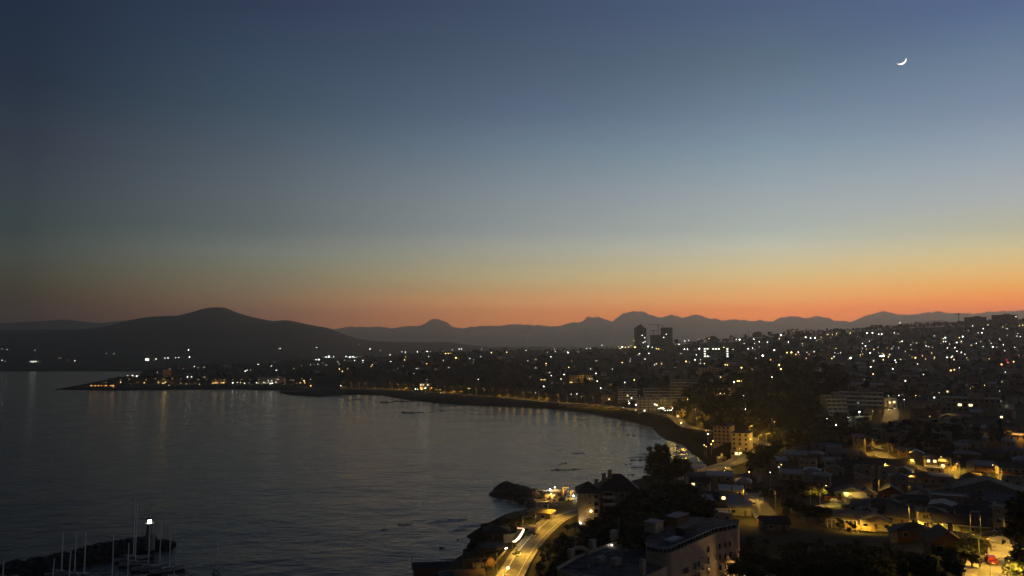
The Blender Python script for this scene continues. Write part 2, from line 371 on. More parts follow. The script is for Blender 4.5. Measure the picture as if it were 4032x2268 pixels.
def land_z(x, y):
    x = np.asarray(x, float); y = np.asarray(y, float)
    z = base_z(x, y)
    for Q, w in ROADS:
        lo = Q.min(0) - 20; hi = Q.max(0) + 20
        sel = (x > lo[0]) & (x < hi[0]) & (y > lo[1]) & (y < hi[1])
        if not sel.any(): continue
        xs = x[sel]; ys = y[sel]; best = np.full(xs.shape, 1e9); bz = np.zeros(xs.shape)
        for i in range(len(Q) - 1):
            e = Q[i + 1, :2] - Q[i, :2]
            u = np.clip(((xs - Q[i, 0]) * e[0] + (ys - Q[i, 1]) * e[1]) / (e @ e + 1e-9), 0, 1)
            d = np.hypot(xs - Q[i, 0] - u * e[0], ys - Q[i, 1] - u * e[1])
            k = d < best; best[k] = d[k]; bz[k] = (Q[i, 2] + u * (Q[i + 1, 2] - Q[i, 2]))[k]
        g = 1 - np.clip((best - w - 2.5) / 9, 0, 1); g = g * g * (3 - 2 * g)
        zz = z[sel]; z[sel] = zz * (1 - g) + (bz - .35) * g
    s = shore_dist(x, y)
    k = np.where(y < 420, .55, np.where(y < 800, .16, .3))
    return np.where(s > 0, np.minimum(z, .15 + k * s + np.maximum(s - 14, 0) * .5), np.maximum(-5, .35 * s))

FAR_L = [(2252, 0), (2320, 3), (2450, 7), (2700, 19), (2900, 30), (3500, 62), (4200, 95), (5500, 130), (9000, 160)]
FAR_R = [(2252, 2), (2600, 6), (3000, 20), (4000, 40), (6000, 60), (9000, 90)]
RIDGE_A = [('c1', -1500, 300), ('c1', 0, 292), ('c1', 300, 286), ('c1', 600, 288), ('c1', 800, 262), ('c1', 900, 236), ('c1', 1000, 210), ('c1', 1120, 190), ('c1', 1250, 183), ('c1', 1340, 182), ('c1', 1450, 153), ('c1', 1550, 125), ('c1', 1620, 117), ('c1', 1700, 121),
           ('c1', 1800, 163), ('c1', 1900, 191), ('c1', 2060, 222), ('c1', 2160, 212), ('c1', 2240, 227), ('c1', 2400, 261), ('c1', 2480, 271), ('c3', 150, 185), ('c3', 220, 205), ('c3', 330, 250), ('c3', 450, 288), ('c3', 560, 304), ('c3', 760, 313), ('c3', 1000, 318), ('c3', 1200, 312), ('c3', 1330, 332), ('c3', 1500, 352), ('c3', 2000, 362), ('s', 5200, 1372)]
RIDGE_B = [('c1', -1500, 250), ('c1', 0, 236), ('c1', 300, 221), ('c1', 480, 205), ('c1', 640, 224), ('c1', 760, 235), ('c1', 900, 216), ('c1', 1000, 211), ('c1', 1150, 240), ('c1', 1500, 330), ('s', 1400, 1372), ('s', 5200, 1380)]
RIDGE_C = [('s', -800, 1300), ('s', 900, 1300), ('c3', 100, 205), ('c3', 220, 200), ('c3', 400, 192), ('c3', 560, 185), ('c3', 760, 188), ('c3', 830, 178), ('c3', 940, 182), ('c3', 975, 172), ('c3', 1010, 152), ('c3', 1045, 131), ('c3', 1072, 113), ('c3', 1118, 115), ('c3', 1150, 131), ('c3', 1190, 151), ('c3', 1240, 180), ('c3', 1290, 178), ('c3', 1340, 187), ('c3', 1400, 180), ('c3', 1530, 175), ('c3', 1600, 172), ('c3', 1740, 163), ('c3', 1850, 160), ('c3', 1960, 160), ('c3', 2030, 182), ('c3', 2080, 190), ('c3', 2150, 178),
           ('c4', 0, 235), ('c4', 120, 195), ('c4', 240, 175), ('c4', 320, 126), ('c4', 380, 150), ('c4', 440, 133), ('c4', 530, 160), ('c4', 600, 169), ('c4', 620, 138), ('c4', 700, 95), ('c4', 740, 84), ('c4', 790, 86), ('c4', 880, 70), ('c4', 920, 72), ('c4', 960, 92), ('c4', 1000, 118), ('c4', 1090, 130), ('c4', 1160, 118), ('c4', 1240, 92), ('c4', 1300, 107), ('c4', 1370, 128), ('c4', 1450, 120), ('c4', 1510, 110), ('c4', 1580, 132), ('c4', 1680, 155), ('c4', 1790, 168), ('c4', 1840, 165), ('c4', 1940, 157), ('c4', 2010, 165), ('c4', 2050, 157), ('c4', 2110, 167), ('c4', 2220, 175), ('c4', 2350, 172), ('c4', 2440, 135), ('c4', 2500, 140),
           ('c5', 0, 181), ('c5', 100, 180), ('c5', 180, 190), ('c5', 260, 173), ('c5', 330, 190), ('c5', 400, 198), ('c5', 520, 228), ('c5', 620, 243), ('c5', 700, 247), ('c5', 760, 222), ('c5', 850, 180), ('c5', 940, 142), ('c5', 1050, 142), ('c5', 1150, 152), ('c5', 1230, 150), ('c5', 1350, 168), ('c5', 1450, 160), ('c5', 1640, 137), ('c5', 1750, 145), ('c5', 2050, 148), ('c5', 2200, 135), ('c5', 2350, 122), ('c5', 2450, 125), ('c5', 2574, 112), ('s', 4300, 1205), ('s', 5200, 1230)]
RIDGE_D = [('s', -800, 1385), ('s', 2300, 1372), ('s', 2700, 1340), ('s', 3300, 1300), ('e4', -400, 470), ('e4', 0, 432), ('e4', 300, 382), ('e4', 580, 352), ('e4', 700, 365), ('e4', 850, 408), ('e4', 1050, 398), ('e4', 1230, 376), ('s', 3950, 1270), ('s', 5200, 1290)]
def ridge_fn(R, d):
    pts = [px(*r) for r in R]
    ts = np.array([ray(*p)[0] for p in pts]); zs = np.array([H + d * ray(*p)[1] for p in pts])
    def f(t):
        w = .004
        if d < 10000: return (np.interp(t - w, ts, zs) + 2 * np.interp(t, ts, zs) + np.interp(t + w, ts, zs)) / 4
        return np.interp(t, ts, zs) + vnoise(t * d, 0 * t + 3.3, 230, 21) * 50 + vnoise(t * d, 0 * t + 5.1, 90, 22) * 30 + vnoise(t * d, 0 * t + 7.7, 45, 23) * 12
    return f
rA = ridge_fn(RIDGE_A, 5600)
def far_z(x, y):
    x = np.asarray(x, float); y = np.asarray(y, float); t = x / y
    l = np.interp(y, *zip(*FAR_L)); r = np.interp(y, *zip(*FAR_R))
    w = np.clip((t + .42) / .22, 0, 1); w = w * w * (3 - 2 * w)
    b = l * (1 - w) + r * w
    u = np.clip((y - 3300) / 2300, 0, 1); v = np.clip((y - 5600) / 2200, 0, 1)
    g = (u * u * (3 - 2 * u)) ** 1.3 * (1 - v * v * (3 - 2 * v))
    zr = np.maximum(rA(t), b - 60)
    rough = (vnoise(x, y, 420, 5) * 70 + vnoise(x, y, 170, 6) * 28) * np.clip(1 - np.abs(g - .5) * 2, 0, 1) * np.clip((zr - 90) / 150, 0, 1)
    return np.where(y < 2252, -5, np.minimum(b, 1e9) * (1 - g) + zr * g + rough)
def any_z(x, y):
    return np.maximum(land_z(x, y), far_z(x, y))

DS = np.concatenate([np.exp(np.linspace(math.log(60), math.log(2200), 900)), np.linspace(2203, 7000, 600)])
LUT_T = np.linspace(-.8, .8, 700); LUT_L = np.linspace(math.log(55), math.log(7100), 620)
_a, _b = np.meshgrid(LUT_T, np.exp(LUT_L)); LUT = any_z(_a * _b, _b)
def on_land(x, y, h=0.):
    """the place where the ray through a picture point comes within h of the ground"""
    a, b = ray(x, y)
    fi = (a - LUT_T[0]) / (LUT_T[1] - LUT_T[0]); i0 = int(min(max(fi, 0), 698)); u = fi - i0
    row = LUT[:, i0] * (1 - u) + LUT[:, i0 + 1] * u
    gap = H + b * DS - (np.interp(np.log(DS), LUT_L, row) + h)
    k = np.nonzero(gap <= 0)[0]
    i = k[0] if len(k) else int(np.argmin(gap / DS))
    d = DS[i]
    return a * d, d, float(any_z(np.array([a * d]), np.array([d]))[0])
def gz(x, y): return float(any_z(np.array([x]), np.array([y]))[0])

# ------------------------------------------------------------------ ground, water, hills
def ground_mat():
    m = bpy.data.materials.new('earth_and_grass'); m.use_nodes = True
    t = m.node_tree; b = t.nodes['Principled BSDF']; b.inputs['Roughness'].default_value = .95; b.inputs['Specular IOR Level'].default_value = .1
    c = t.nodes.new('ShaderNodeTexCoord'); gp = t.nodes.new('ShaderNodeNewGeometry'); se = t.nodes.new('ShaderNodeSeparateXYZ'); t.links.new(gp.outputs['Position'], se.inputs[0])
    n = t.nodes.new('ShaderNodeTexNoise'); n.inputs['Scale'].default_value = .05; n.inputs['Detail'].default_value = 8
    t.links.new(c.outputs['Object'], n.inputs['Vector'])
    r = t.nodes.new('ShaderNodeValToRGB'); e = r.color_ramp.elements
    e[0].position = .35; e[0].color = (.022, .028, .014, 1); e[1].position = .65; e[1].color = (.075, .062, .04, 1)
    t.links.new(n.outputs[0], r.inputs[0])
    mr = t.nodes.new('ShaderNodeMapRange'); mr.inputs[1].default_value = 1.5; mr.inputs[2].default_value = 5; t.links.new(se.outputs[2], mr.inputs[0])
    mx = t.nodes.new('ShaderNodeMix'); mx.data_type = 'RGBA'; mx.inputs[6].default_value = (.011, .011, .01, 1)
    t.links.new(mr.outputs[0], mx.inputs[0]); t.links.new(r.outputs[0], mx.inputs[7]); t.links.new(mx.outputs[2], b.inputs['Base Color'])
    bp = t.nodes.new('ShaderNodeBump'); bp.inputs['Distance'].default_value = .6; t.links.new(n.outputs[0], bp.inputs['Height']); t.links.new(bp.outputs[0], b.inputs['Normal'])
    return m
GM = ground_mat()
tt = np.concatenate([np.linspace(-.8, -.05, 150, endpoint=False), np.linspace(-.05, .74, 330, endpoint=False), np.linspace(.74, 1.15, 50)])
dd = np.exp(np.linspace(math.log(46), math.log(2950), 330))
T_, D_ = np.meshgrid(tt, dd)
Zg = land_z(T_ * D_, D_)
Zg = np.where(D_ > 2500, np.minimum(Zg, Zg - (D_ - 2500) * .12), Zg)
tag(grid_obj('ground', T_ * D_, D_, Zg, GM, Zg > -4.9), 'dark hillside and shore under the town', None, kind='structure')
tt = np.linspace(-.95, 1.2, 520); dd = np.concatenate([np.linspace(2240, 2600, 40, endpoint=False), np.linspace(2600, 8200, 110)])
T_, D_ = np.meshgrid(tt, dd)
tag(grid_obj('hills', T_ * D_, D_, far_z(T_ * D_, D_), GM), 'rounded dark hill and low shore across the bay', None, kind='structure')
def range_obj(name, R, d, front, back, label, amp):
    f = ridge_fn(R, d)
    tt = np.linspace(-.95, 1.2, 1700); ss = np.concatenate([np.linspace(-1, 0, 34, endpoint=False), np.linspace(0, 1, 12)])
    T, Sx = np.meshgrid(tt, ss)
    D = d + np.where(Sx < 0, Sx * front, Sx * back)
    zr = f(T); g = np.clip(1 - np.abs(Sx), 0, 1); g = g ** 1.15
    Z = 20 + (zr - 20) * g - np.abs(vnoise(T * D, D, 520, 11) * amp * 2 + vnoise(T * D, D, 210, 12) * amp) * np.clip(np.abs(Sx) * 3, 0, 1) * (1 - np.abs(Sx))
    tag(grid_obj(name, T * D, D, Z, GM), label, None, kind='structure')
range_obj('mountains', RIDGE_C, 13500, 4600, 1800, 'hazy jagged mountain range along the orange horizon', 190)
range_obj('mountains', RIDGE_B, 9500, 2300, 1500, 'low far ridge behind the rounded hill', 60)
range_obj('hills', RIDGE_D, 7600, 2000, 1000, 'low foothills below the mountain range', 40)

def water_mat():
    m = bpy.data.materials.new('sea_water'); m.use_nodes = True
    t = m.node_tree; b = t.nodes['Principled BSDF']
    b.inputs['Base Color'].default_value = (.006, .009, .011, 1); b.inputs['Roughness'].default_value = .12; b.inputs['IOR'].default_value = 1.333
    c = t.nodes.new('ShaderNodeTexCoord')
    prev = None
    for sc, dist, st in ((.022, 1.6, (1, 1.0, 1)), (.11, .5, (.7, 1.3, 1)), (.45, .17, (.75, 1.25, 1)), (1.7, .045, (1, 1, 1))):
        mp = t.nodes.new('ShaderNodeMapping'); mp.inputs['Scale'].default_value = st; mp.inputs['Rotation'].default_value = (0, 0, .25)
        t.links.new(c.outputs['Object'], mp.inputs[0])
        n = t.nodes.new('ShaderNodeTexNoise'); n.inputs['Scale'].default_value = sc; n.inputs['Detail'].default_value = 4; n.inputs['Roughness'].default_value = .55
        t.links.new(mp.outputs[0], n.inputs['Vector'])
        bp = t.nodes.new('ShaderNodeBump'); bp.inputs['Distance'].default_value = dist * 1.3; bp.inputs['Strength'].default_value = 1
        t.links.new(n.outputs[0], bp.inputs['Height'])
        if prev: t.links.new(prev.outputs[0], bp.inputs['Normal'])
        prev = bp
    t.links.new(prev.outputs[0], b.inputs['Normal'])
    return m
w_ = MB(); w_.add([(-15500, -150, 0), (15500, -150, 0), (15500, 15200, 0), (-15500, 15200, 0)], [(0, 1, 2, 3)], water_mat())
tag(link('water', w_.data('water')), 'dark calm bay water with small ripples', None, kind='structure')

# roads as sheets
def strip(name, Q, offs, m, lift, label=None, sub=1):
    """ribbon beside a centre line: offs = (left, right) metres"""
    P = Q
    tan = np.gradient(P[:, :2], axis=0); tan /= np.linalg.norm(tan, axis=1)[:, None] + 1e-9
    nr = np.stack([tan[:, 1], -tan[:, 0]], 1)
    o = MB(); vs = []
    for k in (0, 1):
        e = P[:, :2] + nr * offs[k]
        vs += [(e[i, 0], e[i, 1], P[i, 2] + lift) for i in range(len(P))]
    n = len(P)
    o.add(vs, [(i, n + i, n + i + 1, i + 1) for i in range(n - 1)], m)
    return o
def road(R, label, walk=None, marks=False):
    Q, w = R
    o = link('road', strip('road', Q, (-w, w), M['asph'], 0).data('road')); tag(o, label, None, kind='structure')
    if walk:
        for s, wd in walk:
            a, b = (-w - wd, -w) if s < 0 else (w, w + wd)
            st = strip('pavement', Q, (a, b), M['walk'], .14)
            kb = strip('pavement', Q, (-w - .01, -w + .2) if s < 0 else (w - .2, w + .01), M['walk'], .10)
            n0 = len(st.v); st.add(kb.v, kb.f, M['walk'])
            tag(link('pavement', st.data('pavement')), 'pale pavement edging ' + label, None, kind='structure')
    if marks:
        for a in marks:
            tag(link('road_marking', strip('road_marking', Q, (a - .1, a + .1), M['mark'], .012).data('road_marking')), 'painted line along ' + label, None, kind='structure')
road(ROAD_SHORE, 'sodium-lit road beside the small breakwater', [(-1, 1.9), (1, .6)], [1.5])
tag(link('pavement', strip('pavement', ROAD_SHORE[0], (-2.95, -2.45), M['trim'], .19).data('pavement')), 'pale raised kerb strip of the lit shore road', None, kind='structure')
road(ROAD_BAY, 'coast road curving round the bay', [(-1, 1.5)], [0])
road(ROAD_CORNER, 'lit street with the red hatchback', [(-1, 1.8)])
road(ROAD_TERRACE, 'lit street behind the gabled houses', [(1, 1.2)])
road(ROAD_SIDE, 'lit side street with the parked van', [(-1, 1.2)])
road(ROAD_CROSS, 'narrow lit lane by the red fence')
road(ROAD_MID, 'lit street crossing the valley town', [(1, 1.2)])
road(ROAD_UP, 'steep lit street on the slope')
# ------------------------------------------------------------------ trees
def leaves(o, lobes, n, size, mats, flat=.0):
    """leaf clumps spread through the lobes' volume"""
    tot = sum(r[0] * r[1] * r[2] for _, r in lobes)
    for c, r in lobes:
        k = max(4, int(n * r[0] * r[1] * r[2] / tot))
        u = rng.normal(size=(k, 3)); u /= np.linalg.norm(u, axis=1)[:, None]
        p = np.array(c) + u * np.array(r) * (rng.uniform(.25, 1.08, (k, 1)) ** .45)
        a = rng.normal(size=(k, 3)); a /= np.linalg.norm(a, axis=1)[:, None]
        b = np.cross(a, rng.normal(size=(k, 3))); b /= np.linalg.norm(b, axis=1)[:, None] + 1e-9
        s = size * rng.uniform(.55, 1.3, (k, 1))
        a *= s; b *= s * .7
        q = np.stack([p - a - b * .4, p + a * .2 - b, p + a + b * .3, p - a * .1 + b], 1)
        w = rng.integers(0, len(mats), k)
        for j, m in enumerate(mats):
            g = q[w == j]
            o.add(g.reshape(-1, 3).tolist(), [(4 * i, 4 * i + 1, 4 * i + 2, 4 * i + 3) for i in range(len(g))], m)
DK = [M['leaf'], M['leaf3'], M['leaf']]
def crown_mb(kind, n, size):
    o = MB()
    if kind == 'broad':
        lob = [((rng.uniform(-1.6, 1.6), rng.uniform(-1.6, 1.6), rng.uniform(3.6, 7.2)), (rng.uniform(1.4, 2.3),) * 2 + (rng.uniform(1.1, 1.9),)) for _ in range(8)]
    elif kind == 'poplar':
        lob = [((rng.uniform(-.4, .4), rng.uniform(-.4, .4), z), (1.75 - abs(z - 5) * .15, 1.75 - abs(z - 5) * .15, 1.7)) for z in np.arange(2.4, 13.2, 1.3)]
    elif kind == 'pine':
        lob = [((rng.uniform(-.3, .3), rng.uniform(-.3, .3), z), ((12.6 - z) * .27 + .25,) * 2 + (.65,)) for z in np.arange(2.2, 12.4, .95)]
    elif kind == 'gum':
        lob = [((rng.uniform(-2.2, 2.2), rng.uniform(-2.2, 2.2), rng.uniform(5, 11)), (rng.uniform(.9, 1.7),) * 2 + (rng.uniform(.9, 1.5),)) for _ in range(11)]
    else:
        lob = [((rng.uniform(-.8, .8), rng.uniform(-.8, .8), rng.uniform(.7, 1.5)), (.95, .95, .85)) for _ in range(4)]
    leaves(o, lob, n, size, DK)
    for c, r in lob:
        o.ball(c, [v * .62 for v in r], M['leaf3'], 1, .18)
    return o, lob
def trunk_mb(kind, lob):
    o = MB(); h = {'broad': 4.8, 'poplar': 8, 'pine': 11.5, 'gum': 7, 'bush': .9}[kind]
    o.tube([(0, 0, -.6), (.06, 0, h * .4), (-.05, .08, h)], [.28, .2, .07], M['bark'], 6)
    if kind in ('broad', 'gum'):
        for c, r in lob[:5]:
            o.tube([(0, 0, h * .45), (c[0] * .5, c[1] * .5, c[2] * .72), (c[0] * .9, c[1] * .9, c[2])], [.13, .08, .03], M['bark'], 5)
    return o
TREES = {}
for kd in ('broad', 'poplar', 'pine', 'gum', 'bush'):
    TREES[kd] = []
    for v in range(3):
        c, lob = crown_mb(kd, {'broad': 950, 'poplar': 900, 'pine': 800, 'gum': 800, 'bush': 260}[kd], {'bush': .22}.get(kd, .34))
        TREES[kd].append((trunk_mb(kd, lob).data('trunk'), c.data('crown')))
FARTREE = {}
for kd in ('broad', 'poplar', 'pine', 'gum'):
    FARTREE[kd] = []
    for v in range(3):
        c, lob = crown_mb(kd, 130, .75)
        t = MB(); t.tube([(0, 0, -.6), (0, 0, 5)], [.3, .15], M['bark'], 4)
        c.add(t.v, t.f, M['bark'])
        FARTREE[kd].append(c)
TH = {'broad': 8.6, 'poplar': 13.8, 'pine': 13, 'gum': 12, 'bush': 2.2}
TREELABEL = {'broad': 'round-crowned dark tree', 'poplar': 'tall pointed dark tree', 'pine': 'dark conical pine', 'gum': 'loose open-crowned dark tree', 'bush': 'low dark bush'}
def tree(kind, x, y, h, label, group, z=None, wide=1., near=True):
    s = h / TH[kind]; rz = random.uniform(0, 6.28); z = gz(x, y) if z is None else z
    nm = {'broad': 'broadleaf_tree', 'poplar': 'poplar_tree', 'pine': 'pine_tree', 'gum': 'gum_tree', 'bush': 'bush'}[kind]
    if near:
        r = thing(nm, label, 'bush' if kind == 'bush' else 'tree', (x, y, z), rz, group)
        a, b = random.choice(TREES[kind])
        link('trunk', a, r); link('crown', b, r)
    else:
        c = random.choice(FARTREE[kind])
        if not hasattr(c, 'me'): c.me = c.data(nm)
        r = link(nm, c.me, None, (x, y, z), rz); tag(r, label, 'tree', group)
    r.scale = (s * wide, s * wide, s)
    return r

# ------------------------------------------------------------------ where things are, in words
PLACES = [('the twin towers', 2570, 1330), ('the ridge apartment block', 3840, 1255), ('the school with lit stairs', 2820, 1395), ('the lit coast apartments', 2570, 1600), ('the headland restaurant', 400, 1515),
          ('the orange headland lamp', 1225, 1520), ('the lit sports ground', 790 + 560, 1405), ('the lone crane on the bluff', 2150, 1460), ('the domed hall', 2300, 1490), ('the block with two lit windows', 3800, 1600),
          ('the curved lit retaining wall', 3380, 1655), ('the stepped white balconies', 3300, 1620), ('the red lamps on the slope', 3965, 1425), ('the orange floodlit gable', 3735, 1470), ('the paired skyline floodlights', 3425, 1311),
          ('the steep lit street', 3510, 1640), ('the wooded gully', 3200, 1500), ('the smoke plume', 2080, 1330), ('the rocky point', 1130, 1548), ('the floodlit far-shore depot', 660, 1410), ('the small far-shore houses', 240, 1410),
          ('the seawall bend', 1850, 1560), ('the beach cafe', 1680, 1530), ('the blue-white shop front', 3480, 1402), ('the bright cluster above the gully', 3200, 1330), ('the amber garden lamps', 3060, 1440), ('the wood above the seawall', 1750, 1450),
          ('the big amber bluff lamp', 1930, 1390), ('the seaside apartment pair', 2880, 1720), ('the valley street lamps', 3700, 1830), ('the crown of the slope', 3700, 1300), ('the grey balconied flats', 2760, 1530),
          ('the beach lamps', 2790, 1750), ('the hill crossroads', 3590, 1430), ('the sodium-lit bend', 3010, 1750)]
def where(x, y):
    P = min(PLACES, key=lambda p: (p[1] - x) ** 2 + (2.2 * (p[2] - y)) ** 2)
    dx, dy = x - P[1], y - P[2]
    q = sqrt(dx * dx + dy * dy)
    if q < 14: return 'right at ' + P[0]
    a = atan2(dy * 1.4, dx)
    w = ['right of', 'lower right of', 'straight below', 'lower left of', 'left of', 'upper left of', 'straight above', 'upper right of'][int(round(a / (pi / 4))) % 8]
    return ('close ' if q < 45 else '' if q < 110 else 'well ') + w + ' ' + P[0]

# ------------------------------------------------------------------ town lights
LIGHTS = {
'c1': '15,430,1w 55,432,1w 265,438,1w 300,523,1y 250,528,2w 270,525,1w 445,500,1w 460,498,1y 515,515,1w 565,518,1w 860,465,1w 800,463,1w 15,515,1w 40,522,1w 1105,508,3w 1118,514,2w 1163,513,1w 1177,506,2w 1245,498,2w 1268,498,2w 1327,496,2w 1350,493,2w 1430,491,3w 1423,436,2w 2100,425,1o 2115,425,1w 2390,417,1w '
 '690,705,2o 718,707,2o 768,706,2o 805,706,2o 836,706,2o 858,706,2o 856,718,2o 770,685,1o 800,683,1o 910,680,1y 917,617,1w 965,630,1w 1000,630,2w 1020,634,1w 1033,634,2w 1048,628,1w 1188,607,1w 1283,582,1w 1383,577,1w 1467,562,1w 1495,572,1w 1540,567,1w 1415,640,2w 1445,640,2w 1088,684,2y 1200,680,2y 1230,688,2y 1243,685,2y 1275,702,1w 1366,690,1y 1405,692,1y 1475,690,1y 1505,695,1y 1605,690,1y 1640,688,1y 1688,685,2y 1757,685,3w 1790,683,1w 1815,683,1y 1845,687,1w 1880,684,1w 1935,683,2w 1950,688,1y 1980,686,1w 2005,688,1w 2040,690,2w 2055,688,2w 2195,663,1w 2240,688,1y 2265,685,1y 2295,670,2y 2300,685,2y 2345,707,3o 1850,597,2w 1865,590,2w 1890,590,1w 1950,545,1w 2048,558,1w 2070,527,1w 2085,590,1w 2215,577,1y 2275,557,1y',
'c3': '100,360,1w 552,373,2w 640,388,1w 465,333,1w 95,464,2w 120,464,2w 180,442,2g 205,437,3g 245,440,2g 348,437,2g 380,443,3g 405,437,2g 420,443,2g 470,435,1y 110,502,1w 153,492,1w 48,507,1w 293,543,3y 318,563,2y 365,540,1y 290,500,1w 420,470,1w 492,470,1w 492,487,1w 570,507,2y 560,520,1y 720,424,1w 727,480,1w 785,538,1w 835,517,1w 845,466,2y 852,440,1y 822,400,1w 850,400,1w 953,398,1w 1035,395,2w 1062,398,1y 1045,438,1w 1030,498,2o 945,540,1w 958,537,1w 922,580,1w 1033,634,1w 1168,397,1w 1190,412,2y 1213,412,2y 1235,410,1y 1245,380,1w 1305,374,2w 1325,374,2w 1278,448,3y 1300,455,1y 1170,470,1w 1395,455,1w 1428,465,1w 1425,487,1y 1495,374,1w 1557,355,1w 1577,404,3y 1708,401,2y 1685,445,1y 1757,438,1y 1870,385,1w 1885,473,1w 2050,345,1w 2052,402,1w 2080,440,2w 2107,365,1y 2112,380,1y 2118,397,1w 2225,403,3w 2040,497,2y 2040,515,1y 2193,590,2w 2085,600,1w 2090,660,1w 1998,634,2y 2015,634,2y 2030,634,2y 2020,690,2w 1467,630,2w 1950,742,1w 1383,708,1y 1395,710,1y 1905,607,1w 2167,628,1w 2243,655,2y 2258,655,2y 305,684,2w 935,712,2g 955,712,2g 1020,705,3g 1050,708,2y 1072,703,2o 1143,720,2y 990,717,1g 1150,745,1y',
'c4': '478,445,2w 348,478,1w 308,482,1w 655,460,2y 700,463,3w 677,480,2y 735,470,2y 770,466,2y 795,450,2y 840,468,3y 833,398,3o 985,460,3g 1030,468,2g 1075,482,2y 1095,486,2y 1105,490,1o 890,537,2w 992,537,2w 950,598,2w 790,597,1w 787,624,1w 700,636,2y 590,707,1w 410,758,2w 425,843,2w 727,857,2w 832,828,2y 826,960,2w 891,1005,1w 110,690,2y 175,683,1y 145,617,1y 60,768,2w 25,818,2y 55,860,1w 463,919,2w 526,909,1w 200,983,2w 250,1010,1w 138,985,1w 768,1062,1w 778,1086,3w 850,1102,3w 1060,1098,3w 1105,1142,2g 1152,1143,3g 1172,1165,2w 1197,1163,2w 1217,1161,2w 1238,1161,2w 1255,1140,2g 1300,971,3w 1337,1003,2w 1420,1040,2y 1116,655,2y 1210,790,2o 1285,690,1w 1325,435,2w 1385,490,3w 1418,490,2w 1340,537,1w 1355,538,1o 1550,484,3w 1623,503,2w 1680,478,2w 1805,478,2w 1820,470,2y 1920,490,2w 1515,551,2w 1403,625,3y 1440,632,1w 1502,607,2w 1560,607,1w 1605,648,2y 1388,398,2w 1430,392,1w 1475,390,1w 1540,382,1w 1605,396,1w 1655,372,2y 1870,392,1w 1957,384,2w 1993,384,3w 2040,345,1w 2150,380,2w 2210,408,2w 2210,465,1w 2300,412,2w 2360,340,2w 2447,335,3g 2430,375,2y 2136,475,2w 2088,485,2w 2160,497,1w 2160,427,1w 2043,425,1w 2375,500,3g 2247,560,3g 2515,527,3y 2560,527,3y 2530,410,2w 2448,570,1w 2335,607,2y 2170,588,1w 2130,710,1y 1835,660,3y 1858,663,3y 2013,693,3y 2430,662,3y 2410,675,2y 2448,710,3y 2350,795,2w 1930,850,3w 1970,840,3y 1990,840,3y 2013,840,2y 1855,960,2y 1750,972,2y 1637,924,1w 1932,1097,2w 2057,1150,2w 2035,1003,1w 2067,950,1y 2463,1045,2y 1504,1150,1w 2348,1252,1w 2375,1290,1y 2110,1350,2y',
'c5': '27,420,1w 170,415,3g 222,424,2w 272,422,3g 217,352,1w 337,405,1y 343,420,1y 407,384,1y 462,385,1y 510,375,2y 503,395,1y 447,419,1y 660,368,2y 650,378,1y 845,367,3g 905,365,3g 973,380,2w 1008,378,2w 1143,363,2w 1150,376,1w 1188,377,1w 1208,257,2w 290,447,1w 322,443,1y 350,458,1w 135,505,1w 503,536,2y 490,585,1w 528,595,1w 555,583,1w 12,580,3y 62,603,3y 88,578,2w 100,605,2r 205,600,2y 183,580,1w 175,645,2y 456,648,2y 827,510,3w 793,481,2w 840,545,2y 795,535,1w 785,567,1w 770,607,2y 770,620,2y 798,600,2y 878,587,2w 870,458,1w 897,440,1w 965,525,2w 975,588,1w 920,547,2y 1013,592,2y 990,622,3w 1010,622,3w 1030,622,3w 1080,630,2y 1023,662,3y 1155,667,3w 1165,688,2w 1128,762,3w 1117,537,1w 1128,524,1w 1135,512,1w 1068,530,1y 1232,458,2w 1353,468,1w 1328,496,1w 1268,569,1w 1195,533,1w 665,643,3g 638,655,2y 588,731,2w 885,740,3w 912,820,3y 1050,860,2y 812,880,2w 1708,418,3g 1687,430,2y 1668,427,1y 1900,407,3g 1862,419,3y 1687,462,1w 1712,462,1w 1658,483,1w 1755,488,1w 1833,472,2w 1885,458,2w 1883,476,2y 1488,470,1w 1463,513,1w 1495,509,2w 1567,527,1w 1730,531,2w 1813,530,2w 1836,568,2w 1884,580,2w 1923,600,2w 1942,640,2y 1957,663,1w 2048,480,2w 2098,460,1w 2122,517,1w 2192,450,1w 2212,480,1w 2229,520,3w 2274,522,2y 2347,496,1w 2305,430,1w 2310,442,1w 2472,523,2w 1727,636,3g 1773,636,2w 1803,660,3y 1557,587,2y 1455,618,2y 1378,640,3y 1340,632,2y 1490,655,2y 1585,652,2y 1310,613,1w 1402,708,2w 1500,768,1w 1468,825,2w 1863,750,2w 1768,780,3o 2327,713,3o 2385,662,2r 2398,692,3r 2370,798,2w 2460,683,3y 2190,652,2y 2517,613,1w 1910,338,1w 1963,340,1w 2070,365,1w 2110,365,2w 2125,318,1w 2525,288,2y 2560,282,2y 2340,300,2y 2372,315,1w 2390,320,1w 2385,395,1w 2508,370,1w 2535,405,1w 1382,1055,2y 1425,1060,1w 1230,1043,1w 1080,1060,1w 1195,1055,1w 1100,1088,2y 1255,1100,2w 1942,942,1y 1985,975,1y 2140,943,2y 2013,960,1y 1640,1025,2y 622,1272,2y 636,1298,2w 403,1312,2w 505,1380,3w 1535,1283,2y 2388,1160,1y 905,1230,2y 1085,1210,1w',
'd8': '395,315,3y 870,460,3o 920,455,2o 905,525,2w 950,520,1w 1000,657,3y 970,720,3y 833,735,3y 873,762,3y 1240,1165,3y 1220,1220,2y 1690,1250,3y 1620,52,2w 2120,232,1w 2165,295,1y 1710,400,2y 2300,1110,3y 2257,1155,1w 2090,1253,2w 1500,920,2y',
}
CW = {'w': 'white', 'y': 'warm yellow', 'o': 'orange', 'r': 'red', 'g': 'cool white'}
SZ = {'1': 'faint ', '2': '', '3': 'bright '}
LPX = []
OCT = [(1, 0, 0), (-1, 0, 0), (0, 1, 0), (0, -1, 0), (0, 0, 1), (0, 0, -1)]
